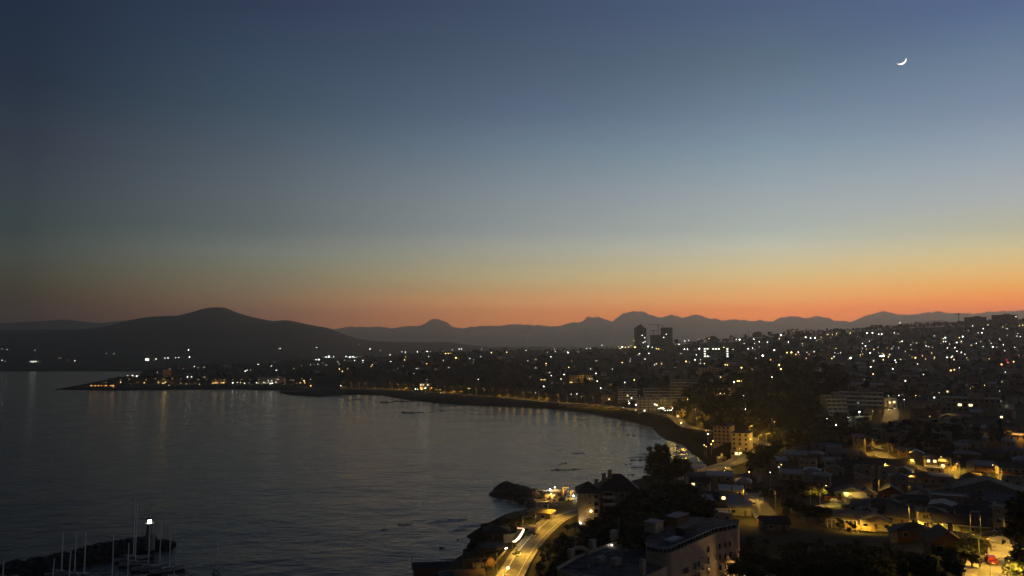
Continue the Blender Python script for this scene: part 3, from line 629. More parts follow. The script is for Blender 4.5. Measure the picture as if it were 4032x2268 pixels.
OCF = [(0, 2, 4), (2, 1, 4), (1, 3, 4), (3, 0, 4), (2, 0, 5), (1, 2, 5), (3, 1, 5), (0, 3, 5)]
for k, txt in LIGHTS.items():
    for w in txt.split():
        a, b, c = w.split(','); x, y = px(k, float(a), float(b)); sz, co = c[0], c[1]
        kind = 'floodlight' if (sz == '3' and co in 'gw') else 'street_lamp' if co in 'wg' and sz != '1' or (co == 'y' and sz == '3') else 'porch_lamp' if co in 'yo' else 'beacon_lamp' if co == 'r' else 'yard_lamp'
        h = {'floodlight': 9, 'street_lamp': 7, 'porch_lamp': 3.2, 'beacon_lamp': 5, 'yard_lamp': 4}[kind]
        X, Y, z = on_land(x, y, h)
        p = Y * 4032 / 1024 / 2912
        r = p * {'1': .23, '2': .34, '3': .57}[sz]
        r = max(r * math.exp(random.gauss(0, .2)), .16)
        o = MB()
        a_, b_ = ray(x, y); top = H + b_ * Y - z
        if top > 30: top = h
        hr = min(.16, r * .5)
        o.tube([(0, 0, -.4), (0, 0, top - r * .6)], [hr * 1.2, hr * .7], M['metal'], 5)
        o.box((0, .1, top + r * .95), (r * 1.5, r * 1.3, r * .25), M['dmetal'])
        e = MB(); e.add([(vx * r, vy * r, top + vz * r * .9) for vx, vy, vz in OCT], OCF, G[co + '1'])
        em = G[co + '0'] if co in 'wy' and sz == '1' and random.random() < .45 else G[co + '1']
        lb = f"{SZ[sz]}{CW[co]} {kind.replace('_', ' ')} {where(x, y)}"
        o.add(e.v, e.f, em)
        ob = link(kind, o.data(kind), None, (X, Y, z)); tag(ob, lb, {'floodlight': 'floodlight', 'street_lamp': 'street lamp'}.get(kind, 'lamp'), {'c1': 'lamps of the headland and far shore', 'c3': 'lamps of the bluff', 'c4': 'lamps below the towers', 'c5': 'lamps of the long slope', 'd8': 'lamps of the coast bend'}[k])
        LPX.append((x, y, Y))
LPX = np.array(LPX)
BLOCKED = []                              # depth, left, right, top, bottom of near things kept clear of the lamps
def hides_lamp(x, y, h, w, z=None):
    z = gz(x, y) if z is None else z
    cx = 2016 + x / y * 2912; yb = 1365 - (z - H) / y * 2912; yt = 1365 - (z + h - H) / y * 2912; hw = w / 2 / y * 2912 + 3
    return bool(np.any((LPX[:, 2] > y + 2) & (np.abs(LPX[:, 0] - cx) < hw) & (LPX[:, 1] > yt - 3) & (LPX[:, 1] < yb + 1)))

# ------------------------------------------------------------------ far houses of the town
def far_house(w, d, h, rise, wm, rm, lit=None):
    o = MB()
    o.box((0, d / 2, h / 2 - .6), (w, d, h + 1.2), wm)
    e = .4
    o.add([(-w / 2 - e, -e, h - .05), (w / 2 + e, -e, h - .05), (w / 2 + e, d + e, h - .05), (-w / 2 - e, d + e, h - .05), (-w / 2 - e, d / 2, h + rise), (w / 2 + e, d / 2, h + rise)], [(0, 1, 5, 4), (2, 3, 4, 5), (0, 4, 3), (1, 2, 5), (0, 3, 2, 1)], rm)
    for i in range(3):
        o.box((-w / 2 + w * (i + .5) / 3, -.02, h * .55), (w * .13, .08, 1.1), lit if lit and i == 1 else M['glass'])
    return o
FH = [(far_house(*a), b) for a, b in (((9, 7, 3, 1.6, M['beige'], M['rdark']), 'beige house with a dark roof'), ((8, 7, 5.4, 1.5, M['white'], M['rbrown']), 'two-storey white house with a brown roof'), ((11, 7, 2.9, 1.3, M['grey'], M['rgrey']), 'low grey house with a zinc roof'),
      ((7, 8, 5.6, 1.2, M['pink'], M['rdark']), 'tall pinkish house with a dark roof'), ((10, 8, 3, 1.2, M['cream'], M['rpale']), 'cream house with a pale metal roof'), ((9, 8, 3.2, 1.5, M['brown'], M['rred']), 'brown boarded house with a red roof'))]
FH += [(far_house(8, 7, 3.2, 1.4, M['beige'], M['rdark'], G['win']), 'beige house with one lit window'), (far_house(7, 7, 5.2, 1.3, M['grey'], M['rbrown'], G['winw']), 'tall grey house with one lit window')]
FHM = [o.data('house') for o, _ in FH]
HPOS = []
def far_houses(n, x0, x1, y0, y1, group, gap=13):
    c = 0
    for _ in range(n * 14):
        if c >= n: break
        x = random.uniform(x0, x1); y = random.uniform(y0, y1)
        X, Y, z = on_land(x, y)
        if Y > 2190 or shore_dist(np.array([X]), np.array([Y]))[0] < 25: continue
        if any(abs(X - a) < gap and abs(Y - b) < gap * 1.3 for a, b in HPOS): continue
        if any(np.min(np.hypot(Q[:, 0] - X, Q[:, 1] - Y)) < w + 9 for Q, w in ROADS): continue
        k = random.randrange(len(FH))
        if hides_lamp(X, Y, 6.5, 12, z): continue
        HPOS.append((X, Y)); c += 1
        ob = link('house', FHM[k], None, (X, Y, z), -atan(X / Y) + random.choice((0, 0, .35, -.4, 1.57)) + random.uniform(-.15, .15))
        tag(ob, f"{FH[k][1]} {where(x, y)}", 'house', group)
far_houses(16, 480, 1180, 1440, 1500, 'houses of the headland')
far_houses(34, 1200, 2150, 1385, 1470, 'houses of the bluff')
far_houses(46, 2100, 3080, 1378, 1500, 'houses below the towers')
far_houses(95, 3130, 4030, 1318, 1440, 'houses of the upper slope')
far_houses(62, 3200, 4030, 1440, 1600, 'houses of the lower slope')

# ------------------------------------------------------------------ far trees one can tell apart, then the woods
def tree_row(k, pts, kinds, h0, h1, what, dback=0):
    for a, b in pts:
        x, y = px(k, a, b); X, Y, z = on_land(x, y)
        kd = random.choice(kinds)
        tree(kd, X, Y, random.uniform(h0, h1), f"{TREELABEL[kd]} {what} {where(x, y)}", 'trees along the skyline', z, random.uniform(.9, 1.3), near=False)
tree_row('c3', [(1900 + 18 * i, 372) for i in range(8)], ['broad'], 13, 19, 'on the skyline')
tree_row('c3', [(1350, 385), (1480, 392), (1660, 388), (1240, 400), (2280, 378), (2330, 372), (2420, 365), (2500, 368), (760, 420), (690, 430)], ['broad', 'pine'], 8, 12, 'on the skyline')
tree_row('c4', [(1640, 385), (1670, 385), (1700, 385), (1725, 385)], ['broad'], 15, 19, 'on the skyline')
tree_row('c4', [(2150, 335), (2175, 333), (2200, 332), (2225, 332)], ['broad', 'gum'], 17, 22, 'on the skyline')
tree_row('c4', [(1300, 440), (1850, 380), (1900, 365), (1940, 358), (2050, 345), (2330, 340), (2490, 345), (2530, 340), (2570, 340)], ['broad', 'gum'], 10, 20, 'on the skyline')
tree_row('c5', [(30 + 34 * i + random.uniform(-10, 10), 345 - i * .8) for i in range(12)], ['broad', 'pine', 'gum'], 8, 17, 'on the skyline')
tree_row('c5', [(480 + 30 * i + random.uniform(-9, 9), 338 - i * 1.6) for i in range(12)], ['broad', 'gum'], 8, 13, 'on the skyline')
tree_row('c5', [(850 + 27 * i + random.uniform(-9, 9), 318 - i * .9) for i in range(40)], ['broad', 'broad', 'pine', 'gum'], 10, 17, 'on the skyline')
tree_row('c5', [(2490 + 25 * i, 262 - 3 * i) for i in range(5)], ['broad'], 10, 16, 'on the skyline')

wood = dict(v=[], f=[], m=[])
WM = [M['leaf'], M['leaf3'], M['bark']]
def forest(n, poly, kinds, h0, h1):
    xs = [p[0] for p in poly]; ys = [p[1] for p in poly]; c = 0
    for _ in range(n * 5):
        if c >= n: break
        x = random.uniform(min(xs), max(xs)); y = random.uniform(min(ys), max(ys))
        ins = False
        for i in range(len(poly)):
            (ax, ay), (bx, by) = poly[i], poly[(i + 1) % len(poly)]
            if (ay > y) != (by > y) and x < (bx - ax) * (y - ay) / (by - ay) + ax: ins = not ins
        if not ins: continue
        X, Y, z = on_land(x, y)
        if Y > 2250: continue
        h = random.uniform(h0, h1); kd = random.choice(kinds)
        if shore_dist(np.array([X]), np.array([Y]))[0] < 12 or any(np.min(np.hypot(Q[:, 0] - X, Q[:, 1] - Y)) < w + 5 for Q, w in ROADS): continue
        if hides_lamp(X, Y, h, h * .6, z): continue
        if any(abs(X - a) < 6 and -8 < Y - b < 10 for a, b in HPOS): continue
        put_wood(X, Y, z, h, kd); c += 1
def put_wood(X, Y, z, h, kd):
    t = random.choice(FARTREE[kd]); s = h / TH[kd]; a = random.uniform(0, 6.28); wd = random.uniform(.95, 1.35) * s
    v = np.array(t.v); ca, sa = cos(a), sin(a)
    q = np.stack([X + (v[:, 0] * ca - v[:, 1] * sa) * wd, Y + (v[:, 0] * sa + v[:, 1] * ca) * wd, z + v[:, 2] * s], 1)
    b = len(wood['v']) if False else sum(len(k) for k in wood['v'])
    wood['v'].append(q); wood['f'] += [tuple(b + i for i in f) for f in t.f]
    mm = [WM.index(m_) for m_ in t.mats]
    wood['m'] += [mm[i] for i in t.m]
forest(230, [(1300, 1445), (1500, 1425), (1800, 1420), (2140, 1440), (2150, 1500), (2130, 1560), (1960, 1556), (1720, 1535), (1560, 1526), (1330, 1522)], ['broad', 'broad', 'gum', 'pine'], 8, 14)
forest(70, [(640, 1470), (1200, 1440), (1300, 1470), (1260, 1505), (640, 1500)], ['broad', 'gum'], 7, 11)
forest(60, [(1250, 1400), (2150, 1385), (2150, 1425), (1250, 1440)], ['broad', 'pine'], 7, 11)
forest(26, [(410, 1503), (640, 1480), (640, 1502), (430, 1510)], ['broad'], 6, 9)
forest(150, [(2130, 1400), (2700, 1385), (2780, 1420), (2760, 1500), (2500, 1560), (2180, 1570)], ['broad', 'broad', 'gum', 'poplar'], 7, 12)
forest(210, [(2700, 1560), (2780, 1500), (2900, 1500), (3000, 1490), (3030, 1640), (2990, 1700), (2850, 1670), (2700, 1640), (2660, 1610)], ['broad', 'broad', 'gum'], 8, 14)
forest(300, [(2950, 1450), (3110, 1410), (3200, 1440), (3330, 1470), (3340, 1560), (3260, 1660), (3180, 1680), (3020, 1690), (3000, 1560)], ['broad', 'broad', 'gum', 'pine'], 9, 15)
forest(90, [(2780, 1380), (3120, 1340), (3120, 1400), (2780, 1470)], ['broad', 'pine'], 6, 10)
forest(160, [(3120, 1315), (4032, 1305), (4032, 1420), (3120, 1400)], ['broad', 'gum'], 5, 9)
forest(120, [(3330, 1420), (4032, 1420), (4032, 1590), (3330, 1570)], ['broad', 'gum'], 5, 9)
forest(130, [(3060, 1700), (3330, 1660), (3420, 1680), (3420, 1740), (3200, 1780), (3060, 1790), (3040, 1850), (2940, 1880), (2960, 1810)], ['broad', 'gum', 'bush' if False else 'broad'], 6, 10)
forest(90, [(3480, 1690), (3860, 1680), (3860, 1760), (3560, 1790), (3500, 1760)], ['broad', 'gum'], 4, 8)
forest(36, [(2690, 1655), (2790, 1680), (2960, 1690), (2990, 1720), (2960, 1715), (2820, 1690), (2700, 1668)], ['broad'], 5, 8)
forest(330, [(3040, 1312), (3300, 1290), (3500, 1276), (3750, 1272), (4032, 1258), (4032, 1318), (3500, 1322), (3040, 1350)], ['broad', 'broad', 'gum', 'pine'], 7, 12)
forest(110, [(2640, 1352), (2860, 1332), (3060, 1312), (3060, 1345), (2700, 1385), (2640, 1385)], ['broad', 'broad', 'gum'], 6, 11)
forest(150, [(1240, 1396), (1700, 1376), (2400, 1362), (2640, 1362), (2640, 1385), (2000, 1392), (1240, 1425)], ['broad', 'broad', 'pine'], 6, 10)
forest(60, [(620, 1445), (1240, 1405), (1240, 1430), (640, 1470)], ['broad', 'broad', 'pine'], 6, 9)
me = bpy.data.meshes.new('woodland')
me.from_pydata(np.concatenate(wood['v']).tolist(), [], wood['f'])
for m_ in WM: me.materials.append(m_)
me.polygons.foreach_set('material_index', wood['m']); me.update()
tag(link('woodland', me), 'dark woods covering the bluff and the gullies', None, None, 'stuff')
# ------------------------------------------------------------------ street lamps near enough to show their parts
def lamp_part(root, zt, arm, lit, colr, power, rz, size=.32, spot=True):
    p = MB(); p.tube([(0, 0, -.3), (0, 0, zt * .5), (0, 0, zt)], [.13, .1, .07], M['metal'], 8); p.tube([(0, 0, -.1), (0, 0, .9)], .17, M['metal'], 8)
    part('pole', p, root)
    a = MB(); a.tube([(0, 0, zt), (arm * .5, 0, zt + .45), (arm, 0, zt + .6)], [.06, .05, .05], M['metal'], 6); part('arm', a, root)
    h = MB(); h.box((arm + .3, 0, zt + .62), (.85, .34, .14), M['metal']); h.box((arm + .3, 0, zt + .71), (.6, .24, .06), M['metal']); part('lamp_head', h, root)
    if lit:
        g = MB(); g.ball((arm + .3, 0, zt + .5), (size, size * .8, size * .6), lit, 1); part('lantern', g, root)
    if power:
        l = bpy.data.lights.new('lamp_light', 'SPOT' if spot else 'POINT'); l.color = colr; l.energy = power * (3.4 if spot else 1.15); l.shadow_soft_size = .25 if spot else .9
        if spot: l.spot_size = radians(84 if spot == 'road' else 158); l.spot_blend = .5
        lo = bpy.data.objects.new('lamp_light', l); COL.objects.link(lo); lo.parent = root; lo.location = (arm + .3, 0, zt + .25 - (size * .5 if lit else 0))
        if spot == 'road':
            lo.rotation_euler = (radians(14), 0, 0)
            l2 = bpy.data.lights.new('lamp_glow', 'POINT'); l2.color = colr; l2.energy = power * .15; l2.shadow_soft_size = 1.0; lq = bpy.data.objects.new('lamp_glow', l2); COL.objects.link(lq); lq.parent = root; lq.location = (arm + .3, -.4, zt + .3)
def lamp_at(k, x, y, top, label, colr=SOD, power=1500, arm=1.5, rz=0., lit='lantern', size=.22, z=None, group='street lamps near the valley and shore road', spot=True):
    X, Y, zz = on_land(*px(k, x, y)) if z is None else atz(*px(k, x, y), z)
    ytop = px(k, x, top)[1]; zt = max(3.5, H + ray(px(k, x, y)[0], ytop)[1] * Y - zz)
    r = thing('street_lamp', label, 'street lamp', (X, Y, zz), rz - atan(X / Y), group)
    lamp_part(r, zt, arm, G[lit] if lit else None, colr, power, rz, size, spot)
    return r
# valley lamps, some with lit heads, some added
lamp_at('d3', 1120, 1010, 790, 'tall lamp with a long arm behind the orange-lit house', SOD, 2600, 2.3, pi)
lamp_at('d3', 1352, 1075, 925, 'lamp with a bright round head right of the orange-lit house', SOD, 2600, .8, pi)
lamp_at('d3', 2108, 1180, 950, 'lamp arching left beside the house with the red balcony', SOD, 3000, 2.2, pi)
lamp_at('d4', 955, 1120, 925, 'pale lamp post standing alone at the dark end of town', SOD, 500, .9, pi, lit=None)
lamp_at('d4', 2400, 1060, 930, 'lamp with a white head behind the yellow-lit balcony house', SOD, 2400, .8, pi)
lamp_at('d2', 905, 370, 60, 'lamp shining through the yellow-green tree top', (1, .72, .1), 1500, 2.2, 0)
lamp_at('e1', 1402, 328, 185, 'pale unlit post with an arm in front of the long block', SOD, 700, 2.4, 0, lit=None)
lamp_at('e1', 480, 700, 590, 'lamp over the white pickup on the valley street', SOD, 1500, 1.2, 0, lit=None)
lamp_at('e1', 700, 880, 700, 'lamp at the bend below the pink parapet house', SOD, 1300, 1.0, pi, lit=None)
lamp_at('d4', 700, 60, -150, 'lamp on the ochre bank at the edge of the gully', SOD, 1500, 1.2, 0, lit=None)
lamp_at('d3', 2545, 470, 200, 'orange lamp lighting the flat house at the right edge', (1, .42, .06), 2600, 1.4, pi, lit=None)
lamp_at('d3', 520, 1010, 830, 'added lamp behind the wide dark roof on the lit valley street', SOD, 2600, 1.4, pi, lit=None)  # added, like those down to the cottage lamp, to light more street
lamp_at('d3', 330, 1270, 1120, 'added low lamp by the bungalow garden wall', SOD, 1800, 1.2, 0, lit=None)
lamp_at('d3', 1590, 1290, 1150, 'added lamp by the white cars and the ochre garage', SOD, 2200, 1.2, pi, lit=None)
lamp_at('d3', 1900, 1240, 1080, 'added lamp at the dark hall end of the valley street', SOD, 2200, 1.2, pi, lit=None)
lamp_at('d2', 1250, 320, 150, 'added lamp over the red fence lane', (1, .72, .1), 1500, 1.4, 0, lit=None)
lamp_at('d1', 350, 760, 600, 'added lamp between the cottage and the terrace street', SOD, 2200, 1.2, 0, lit=None)
lamp_at('e1', 300, 352, 226, 'bright lamp standing over the curved lit wall', (.93, 1, .72), 900, .4, -pi / 2, lit='g1', size=.55, spot=False)
lamp_at('c5', 1100, 1222, 1138, 'warm lamp at the top of the steep lit street', WARM, 1300, .4, -pi / 2, lit='y1', size=.5, spot=False)
lamp_at('c5', 2327, 1225, 1125, 'cool green floodlight at the right of the long block', (.6, 1, .75), 900, .3, pi, lit='g1', size=.6, spot=False)
lamp_at('c5', 205, 1040, 968, 'amber lamp inside the wooded gully', SOD, 900, .4, -pi / 2, lit='y1', size=.5, spot=False)
lamp_at('c4', 500, 1000, 930, 'amber lamp in the garden trees above the seawall', SOD, 900, .4, 0, lit=None, spot=False)
lamp_at('c4', 1900, 1010, 960, 'amber lamp of the lit villa on the wooded hill', SOD, 700, .4, 0, lit=None, spot=False)
lamp_at('c4', 2450, 1100, 1045, 'amber lamp at the gully road', SOD, 1300, .4, 0, lit=None, spot=False)
lamp_at('c4', 1100, 1175, 1100, 'cool flood lamp in front of the lit coast flats', (.85, 1, .7), 1100, .4, -pi / 2, lit=None, spot=False)
lamp_at('c4', 880, 1135, 1070, 'cool flood lamp left of the lit coast flats', (.85, 1, .7), 800, .4, -pi / 2, lit=None, spot=False)
lamp_at('c3', 2350, 660, 590, 'amber lamp lighting the domed hall', SOD, 900, .4, -pi / 2, lit=None, spot=False)
lamp_at('c1', 1250, 655, 600, 'amber lamp lighting the tall headland house', SOD, 900, .4, -pi / 2, lit=None, spot=False)
lamp_at('e5', 1120, 905, 845, 'flood lamp at the foot of the unfinished tower', (.9, 1, .7), 5200, .4, -pi / 2, lit=None, spot=False)
# corner street
lamp_at('d1', 1795, 930, 520, 'utility lamp post at the street corner under the cables', SOD, 3600, 2.6, .5, lit=None, z=31.2)
lamp_at('d1', 2010, 1040, 640, 'added lamp post among the dark trees at the right edge', SOD, 3600, 2.4, pi, lit=None, z=33.5)  # added to brighten the middle of the corner street
lamp_at('d1', 1410, 1345, 810, 'dark lamp post by the hedge left of the red hatchback', SOD, 3000, 2.8, .6, lit=None)
lamp_at('d1', 1585, 1570, 1390, 'lamp arm reaching over the street below the red hatchback', SOD, 3000, 2.6, .3, lit=None)
lamp_at('d1', 840, 800, 640, 'thin lamp post on the lit terrace street', SOD, 3200, 1.6, -1.2, lit=None)
lamp_at('d2', 1470, 760, 560, 'thin lamp post by the colonnaded building', SOD, 1100, 1.6, -1.2, lit=None)
# side street with the van
lamp_at('e7', 2470, 1150, 640, 'lamp post among the trees of the side street', SOD, 1300, 1.8, pi, lit=None)
lamp_at('e7', 2180, 700, 480, 'short lamp post by the yellow-lit bungalow', SOD, 1500, 1.2, pi, lit=None)
# shore road lamps, full cut-off heads
for x, y, t, a, lb, w in (('d6', 2245, 210), ('d6', 1970, 372), ('d6', 1755, 335), ('d6', 1318, 1110), ('d6', 1590, 722)) and [
        (2245, 212, -20, 1.6, 'farthest pale lamp post of the lit shore road', 1500), (1970, 400, 90, 1.8, 'pale lamp post with a white collar by the kiosk', 1700), (1755, 335, 175, 1.4, 'short pale lamp post behind the bright canopy', 900),
        (1318, 1110, 760, 2.0, 'pale lamp post beside the pergola', 1400), (1650, 830, 560, 2.2, 'slim lamp post on the median in front of the canopy', 1900)]:
    lamp_at('d6', x, y, t, lb, SOD, w * 1.05, a, .2, lit=None)
lamp_at('d6', 1455, 1260, 1085, 'lamp with a glowing amber head at the bottom of the shore road', SOD, 2400, .5, 0, lit='lantern', size=.5)
# lamps of the coast road by the bay
for i, (k, x, y, lb, c, w) in enumerate([('d8', 1660, 890, 'bright lamp post in front of the seaside apartment pair', SOD, 1700), ('d8', 1870, 800, 'sodium lamp on the inner side of the coast bend', SOD, 2600), ('d8', 2020, 760, 'sodium lamp on the outer side of the coast bend', SOD, 2200), ('d8', 1480, 1080, 'sodium lamp beside the low beach wall', SOD, 2000),
        ('d8', 1110, 1250, 'dark lamp post at the near end of the coast road', SOD, 2000), ('d8', 700, 400, 'sodium lamp on the coast road short of the beach cafe lights', SOD, 2200), ('d8', 380, 270, 'sodium lamp where the coast road drops', SOD, 2600), ('d8', 180, 180, 'lamp at the top of the beach steps', SOD, 2200), ('d8', 1700, 600, 'lamp behind the seaside apartment pair', SOD, 2400)]):
    X, Y, z = on_land(*px(k, x, y)); r = thing('street_lamp', lb, 'street lamp', (X, Y, z), -atan(X / Y), 'street lamps near the valley and shore road'); lamp_part(r, 8, 1.6, G['y1'] if i in (0,) else None, c, w * 2.0, 0, .25, False)
for x in range(0, 960, 96):
    y = 1083 + x * .117 - (x / 960) ** 2 * 20
    X, Y, z = on_land(2200 + x * .3574, 1200 + (y - 6) * .3574); r = thing('street_lamp', 'pale post along the straight seawall road ' + where(2200 + x * .3574, 1580), 'street lamp', (X, Y, z), -atan(X / Y), 'posts along the seawall road'); lamp_part(r, 9, -1.6, None, SOD, 2600, 0, .3, 'road')
for x in range(330, 2100, 66):
    xx = 1200 + x * .4658; yy = np.interp(xx, [1240, 1500, 1703, 2000, 2200], [1529, 1532, 1544, 1567, 1584]) - 1
    X, Y, z = on_land(xx, yy); r = thing('street_lamp', 'dim post along the far seawall road ' + where(xx, yy), 'street lamp', (X, Y, z), -atan(X / Y), 'posts along the seawall road'); lamp_part(r, 9, -1.6, None, SOD, 2600, 0, .3, 'road')
for xx in range(470, 1240, 34):
    X, Y, z = on_land(xx, 1513); r = thing('street_lamp', 'tiny post on the headland promenade ' + where(xx, 1513), 'street lamp', (X, Y, z), 0, 'posts along the headland promenade'); lamp_part(r, 8, 1.6, G['y1'], SOD, 560, 0, .3, 'road')

for nm, (Q, hw), st, pw in (('the valley street', ROAD_MID, 9, 1900), ('the terrace street', ROAD_TERRACE, 10, 1300), ('the red fence lane', ROAD_CROSS, 9, 1300), ('the side street', ROAD_SIDE, 9, 1100), ('the steep street', ROAD_UP, 8, 1500)):  # lamps added at even steps to spread amber light over the valley
    ORD = ['first', 'second', 'third', 'fourth', 'fifth', 'sixth', 'seventh', 'eighth', 'ninth', 'tenth']
    for n, i in enumerate(range(4, len(Q) - 3, st)):
        t = Q[i + 1] - Q[i - 1]; l_ = sqrt(t[0] ** 2 + t[1] ** 2); sd = 1 if n % 2 else -1
        r = thing('street_lamp', f'{ORD[n % 10]} added cut-off lamp along {nm}, counted from its left end', 'street lamp', (Q[i][0] + t[1] / l_ * (hw + .9) * sd, Q[i][1] - t[0] / l_ * (hw + .9) * sd, Q[i][2]), atan2(t[0] * sd, -t[1] * sd), 'added cut-off lamps along the valley streets')
        lamp_part(r, 7.5, 1.6, None, SOD, pw * .5, 0)
# ------------------------------------------------------------------ houses one can see
def window(root, x, y, z, w, h, ry=0., lit=None, out=.0):
    f = MB(); f.box((x, y, z), (w + .16, .1, h + .16) if not ry else (.1, w + .16, h + .16), M['trim'] if w > .5 else M['door']); wi = part('window', f, root)
    p = MB(); p.box((x - (.06 if ry < 0 else -.06 if ry > 0 else 0), y - (.06 if not ry else 0), z), (w, .06, h) if not ry else (.06, w, h), lit or M['glass'])
    part('pane', p, wi)
def gable_roof(o, w, d, h, rise, m, e=.5, along=True):
    t = .16
    for s in (-1, 1):
        if along:
            q = [(-w / 2 - e, d / 2 + s * (d / 2 + e), h - e * rise / (d / 2)), (w / 2 + e, d / 2 + s * (d / 2 + e), h - e * rise / (d / 2)), (w / 2 + e, d / 2, h + rise), (-w / 2 - e, d / 2, h + rise)]
        else:
            q = [(s * (w / 2 + e), -e, h - e * rise / (w / 2)), (s * (w / 2 + e), d + e, h - e * rise / (w / 2)), (0, d + e, h + rise), (0, -e, h + rise)]
        b = [(x, y, z + t) for x, y, z in q]
        o.add(q + b, [(0, 1, 2, 3), (4, 5, 6, 7), (0, 1, 5, 4), (1, 2, 6, 5), (2, 3, 7, 6), (3, 0, 4, 7)], m)
def hip_roof(o, w, d, h, rise, m, e=.55):
    r = max(.3, (w - d) / 2) if w > d else .3
    vs = [(-w / 2 - e, -e, h), (w / 2 + e, -e, h), (w / 2 + e, d + e, h), (-w / 2 - e, d + e, h), (-r, d / 2, h + rise), (r, d / 2, h + rise)]
    o.add(vs, [(0, 1, 5, 4), (1, 2, 5), (2, 3, 4, 5), (3, 0, 4), (0, 3, 2, 1)], m)
def house(k, x, y, w, d, h, roof, wm, rm, label, yaw=0., rise=1.6, wins=None, lit=(), door=True, z=None, chim=False, name='house', sidewin=True, trim=False, group='houses of the valley'):
    X, Y, zz = on_land(*px(k, x, y)) if z is None else atz(*px(k, x, y), z)
    r = thing(name, label, 'house', (X, Y, zz), -atan(X / Y) + yaw, group)
    o = MB(); o.box((0, d / 2, h / 2 - 1.2), (w, d, h + 2.4), wm)
    if roof == 'gable': o.add([(-w / 2, 0, h), (-w / 2, d, h), (-w / 2, d / 2, h + rise), (w / 2, 0, h), (w / 2, d, h), (w / 2, d / 2, h + rise)], [(0, 2, 1), (3, 4, 5)], wm)
    if roof == 'front': o.add([(-w / 2, 0, h), (w / 2, 0, h), (0, 0, h + rise), (-w / 2, d, h), (w / 2, d, h), (0, d, h + rise)], [(0, 1, 2), (3, 5, 4)], wm)
    part('wall', o, r)
    q = MB()
    if roof == 'gable': gable_roof(q, w, d, h, rise, rm)
    elif roof == 'front': gable_roof(q, w, d, h, rise, rm, along=False)
    elif roof == 'hip': hip_roof(q, w, d, h, rise, rm)
    elif roof == 'shed':
        e = .4; t = .18; v = [(-w / 2 - e, -e, h + .02), (w / 2 + e, -e, h + .02), (w / 2 + e, d + e, h + rise), (-w / 2 - e, d + e, h + rise)]
        q.add(v + [(a, b, c + t) for a, b, c in v], [(0, 3, 2, 1), (4, 5, 6, 7), (0, 1, 5, 4), (1, 2, 6, 5), (2, 3, 7, 6), (3, 0, 4, 7)], rm)
    else:
        q.box((0, d / 2, h + .06), (w - .5, d - .5, .12), rm)
        for cx, cy, sx_, sy_ in ((0, .12, w, .24), (0, d - .12, w, .24), (-w / 2 + .12, d / 2, .24, d - .5), (w / 2 - .12, d / 2, .24, d - .5)): q.box((cx, cy, h + .3), (sx_, sy_, .6), wm)
    ro = part('roof', q, r)
    if chim:
        c = MB(); c.box((w * .22, d * .55, h + rise + .3), (.7, .7, 1.8), M['brick']); c.box((w * .22, d * .55, h + rise + 1.25), (.86, .86, .14), M['conc']); part('chimney', c, ro)
    if trim:
        c = MB()
        if roof == 'front':
            for s in (-1, 1): c.tube([(s * (w / 2 + .5), -.55, h - .35), (0, -.55, h + rise + .1)], .13, M['trim'], 4)
        else: c.box((0, -.56, h - .3 if roof == 'gable' else h + .02), (w + 1, .1, .22), M['trim'])
        part('bargeboard', c, ro)
    storeys = 2 if h > 4.6 else 1
    wins = wins if wins is not None else max(2, int(w / 3.2))
    n = 0
    for s in range(storeys):
        zc = 1.5 + s * 2.75
        for i in range(wins):
            xx = -w / 2 + w * (i + .5) / wins
            if s == 0 and door and i == wins // 2:
                c = MB(); c.box((xx, -.03, 1.02), (.95, .1, 2.05), M['door']); dd_ = part('door', c, r)
                c = MB(); c.ball((xx + .36, -.12, 1.0), .06, M['metal'], 0); part('handle', c, dd_)
            else:
                window(r, xx, -.02, zc, min(1.4, w / wins * .45), 1.15, 0, G['win'] if n in lit else None)
            n += 1
        if sidewin:
            window(r, -w / 2 - .02, d * .5, zc, 1.1, 1.1, -1); window(r, w / 2 + .02, d * .5, zc, 1.1, 1.1, 1)
    return r
B = M
house('d1', 690, 735, 8.6, 8, 5.6, 'hip', B['cream'], B['rdark'], 'two-storey beige house with two upper windows and a pale banner', .12, 1.4)
house('d1', 120, 655, 8, 7, 3.2, 'gable', B['beige'], B['rgrey'], 'beige house whose steep gable end has one round opening', -.45, 2.6, chim=False)
house('d1', 1130, 790, 15, 9, 2.8, 'gable', B['green'], B['rdark'], 'long low house with a white gutter above a green front', .16, 2.0, wins=5, trim=True)
house('d1', 970, 480, 13, 9, 6, 'flat', B['pink'], B['rgrey'], 'pinkish flat-roofed building with a pale parapet behind the banner house', .14, .5)
house('d1', 1560, 330, 24, 14, 5, 'front', B['grey'], B['rdark'], 'big dark hall with a broad low gable', .05, 4.2, wins=4)
house('d1', 930, 1150, 6.4, 6.5, 2.9, 'front', B['brown'], B['rbrown'], 'brown gabled house with one lit side wall near the corner street', .25, 2.2, chim=True)
house('d1', 180, 930, 5, 7, 2.6, 'front', B['cream'], B['rdark'], 'small shed with a pale lit end wall above the black trees', .1, 1.0, wins=1, door=False, sidewin=False)
house('d1', 400, 900, 9, 7, 2.8, 'hip', B['brown'], B['rdark'], 'low black-roofed cottage on the near side of the terrace street', .1, 1.8)
house('d1', 1500, 650, 16, 8, 3.0, 'gable', B['cream'], B['rdark'], 'long row house with a pale wall under a black roof', .14, 1.8, wins=5)
house('d1', 1880, 420, 15, 9, 3.2, 'gable', B['grey'], B['rgrey'], 'grey house with a wide zinc roof behind the street corner', .12, 1.6)
house('d1', 1850, 250, 13, 9, 3.0, 'shed', B['beige'], B['rgrey'], 'house with a sloping zinc roof above the street corner', .1, 1.2)
house('d2', 1330, 665, 15, 8, 3.1, 'gable', B['beige'], B['rgrey'], 'long building with a pillared front and a zinc roof', .16, 1.4, wins=1, door=False)
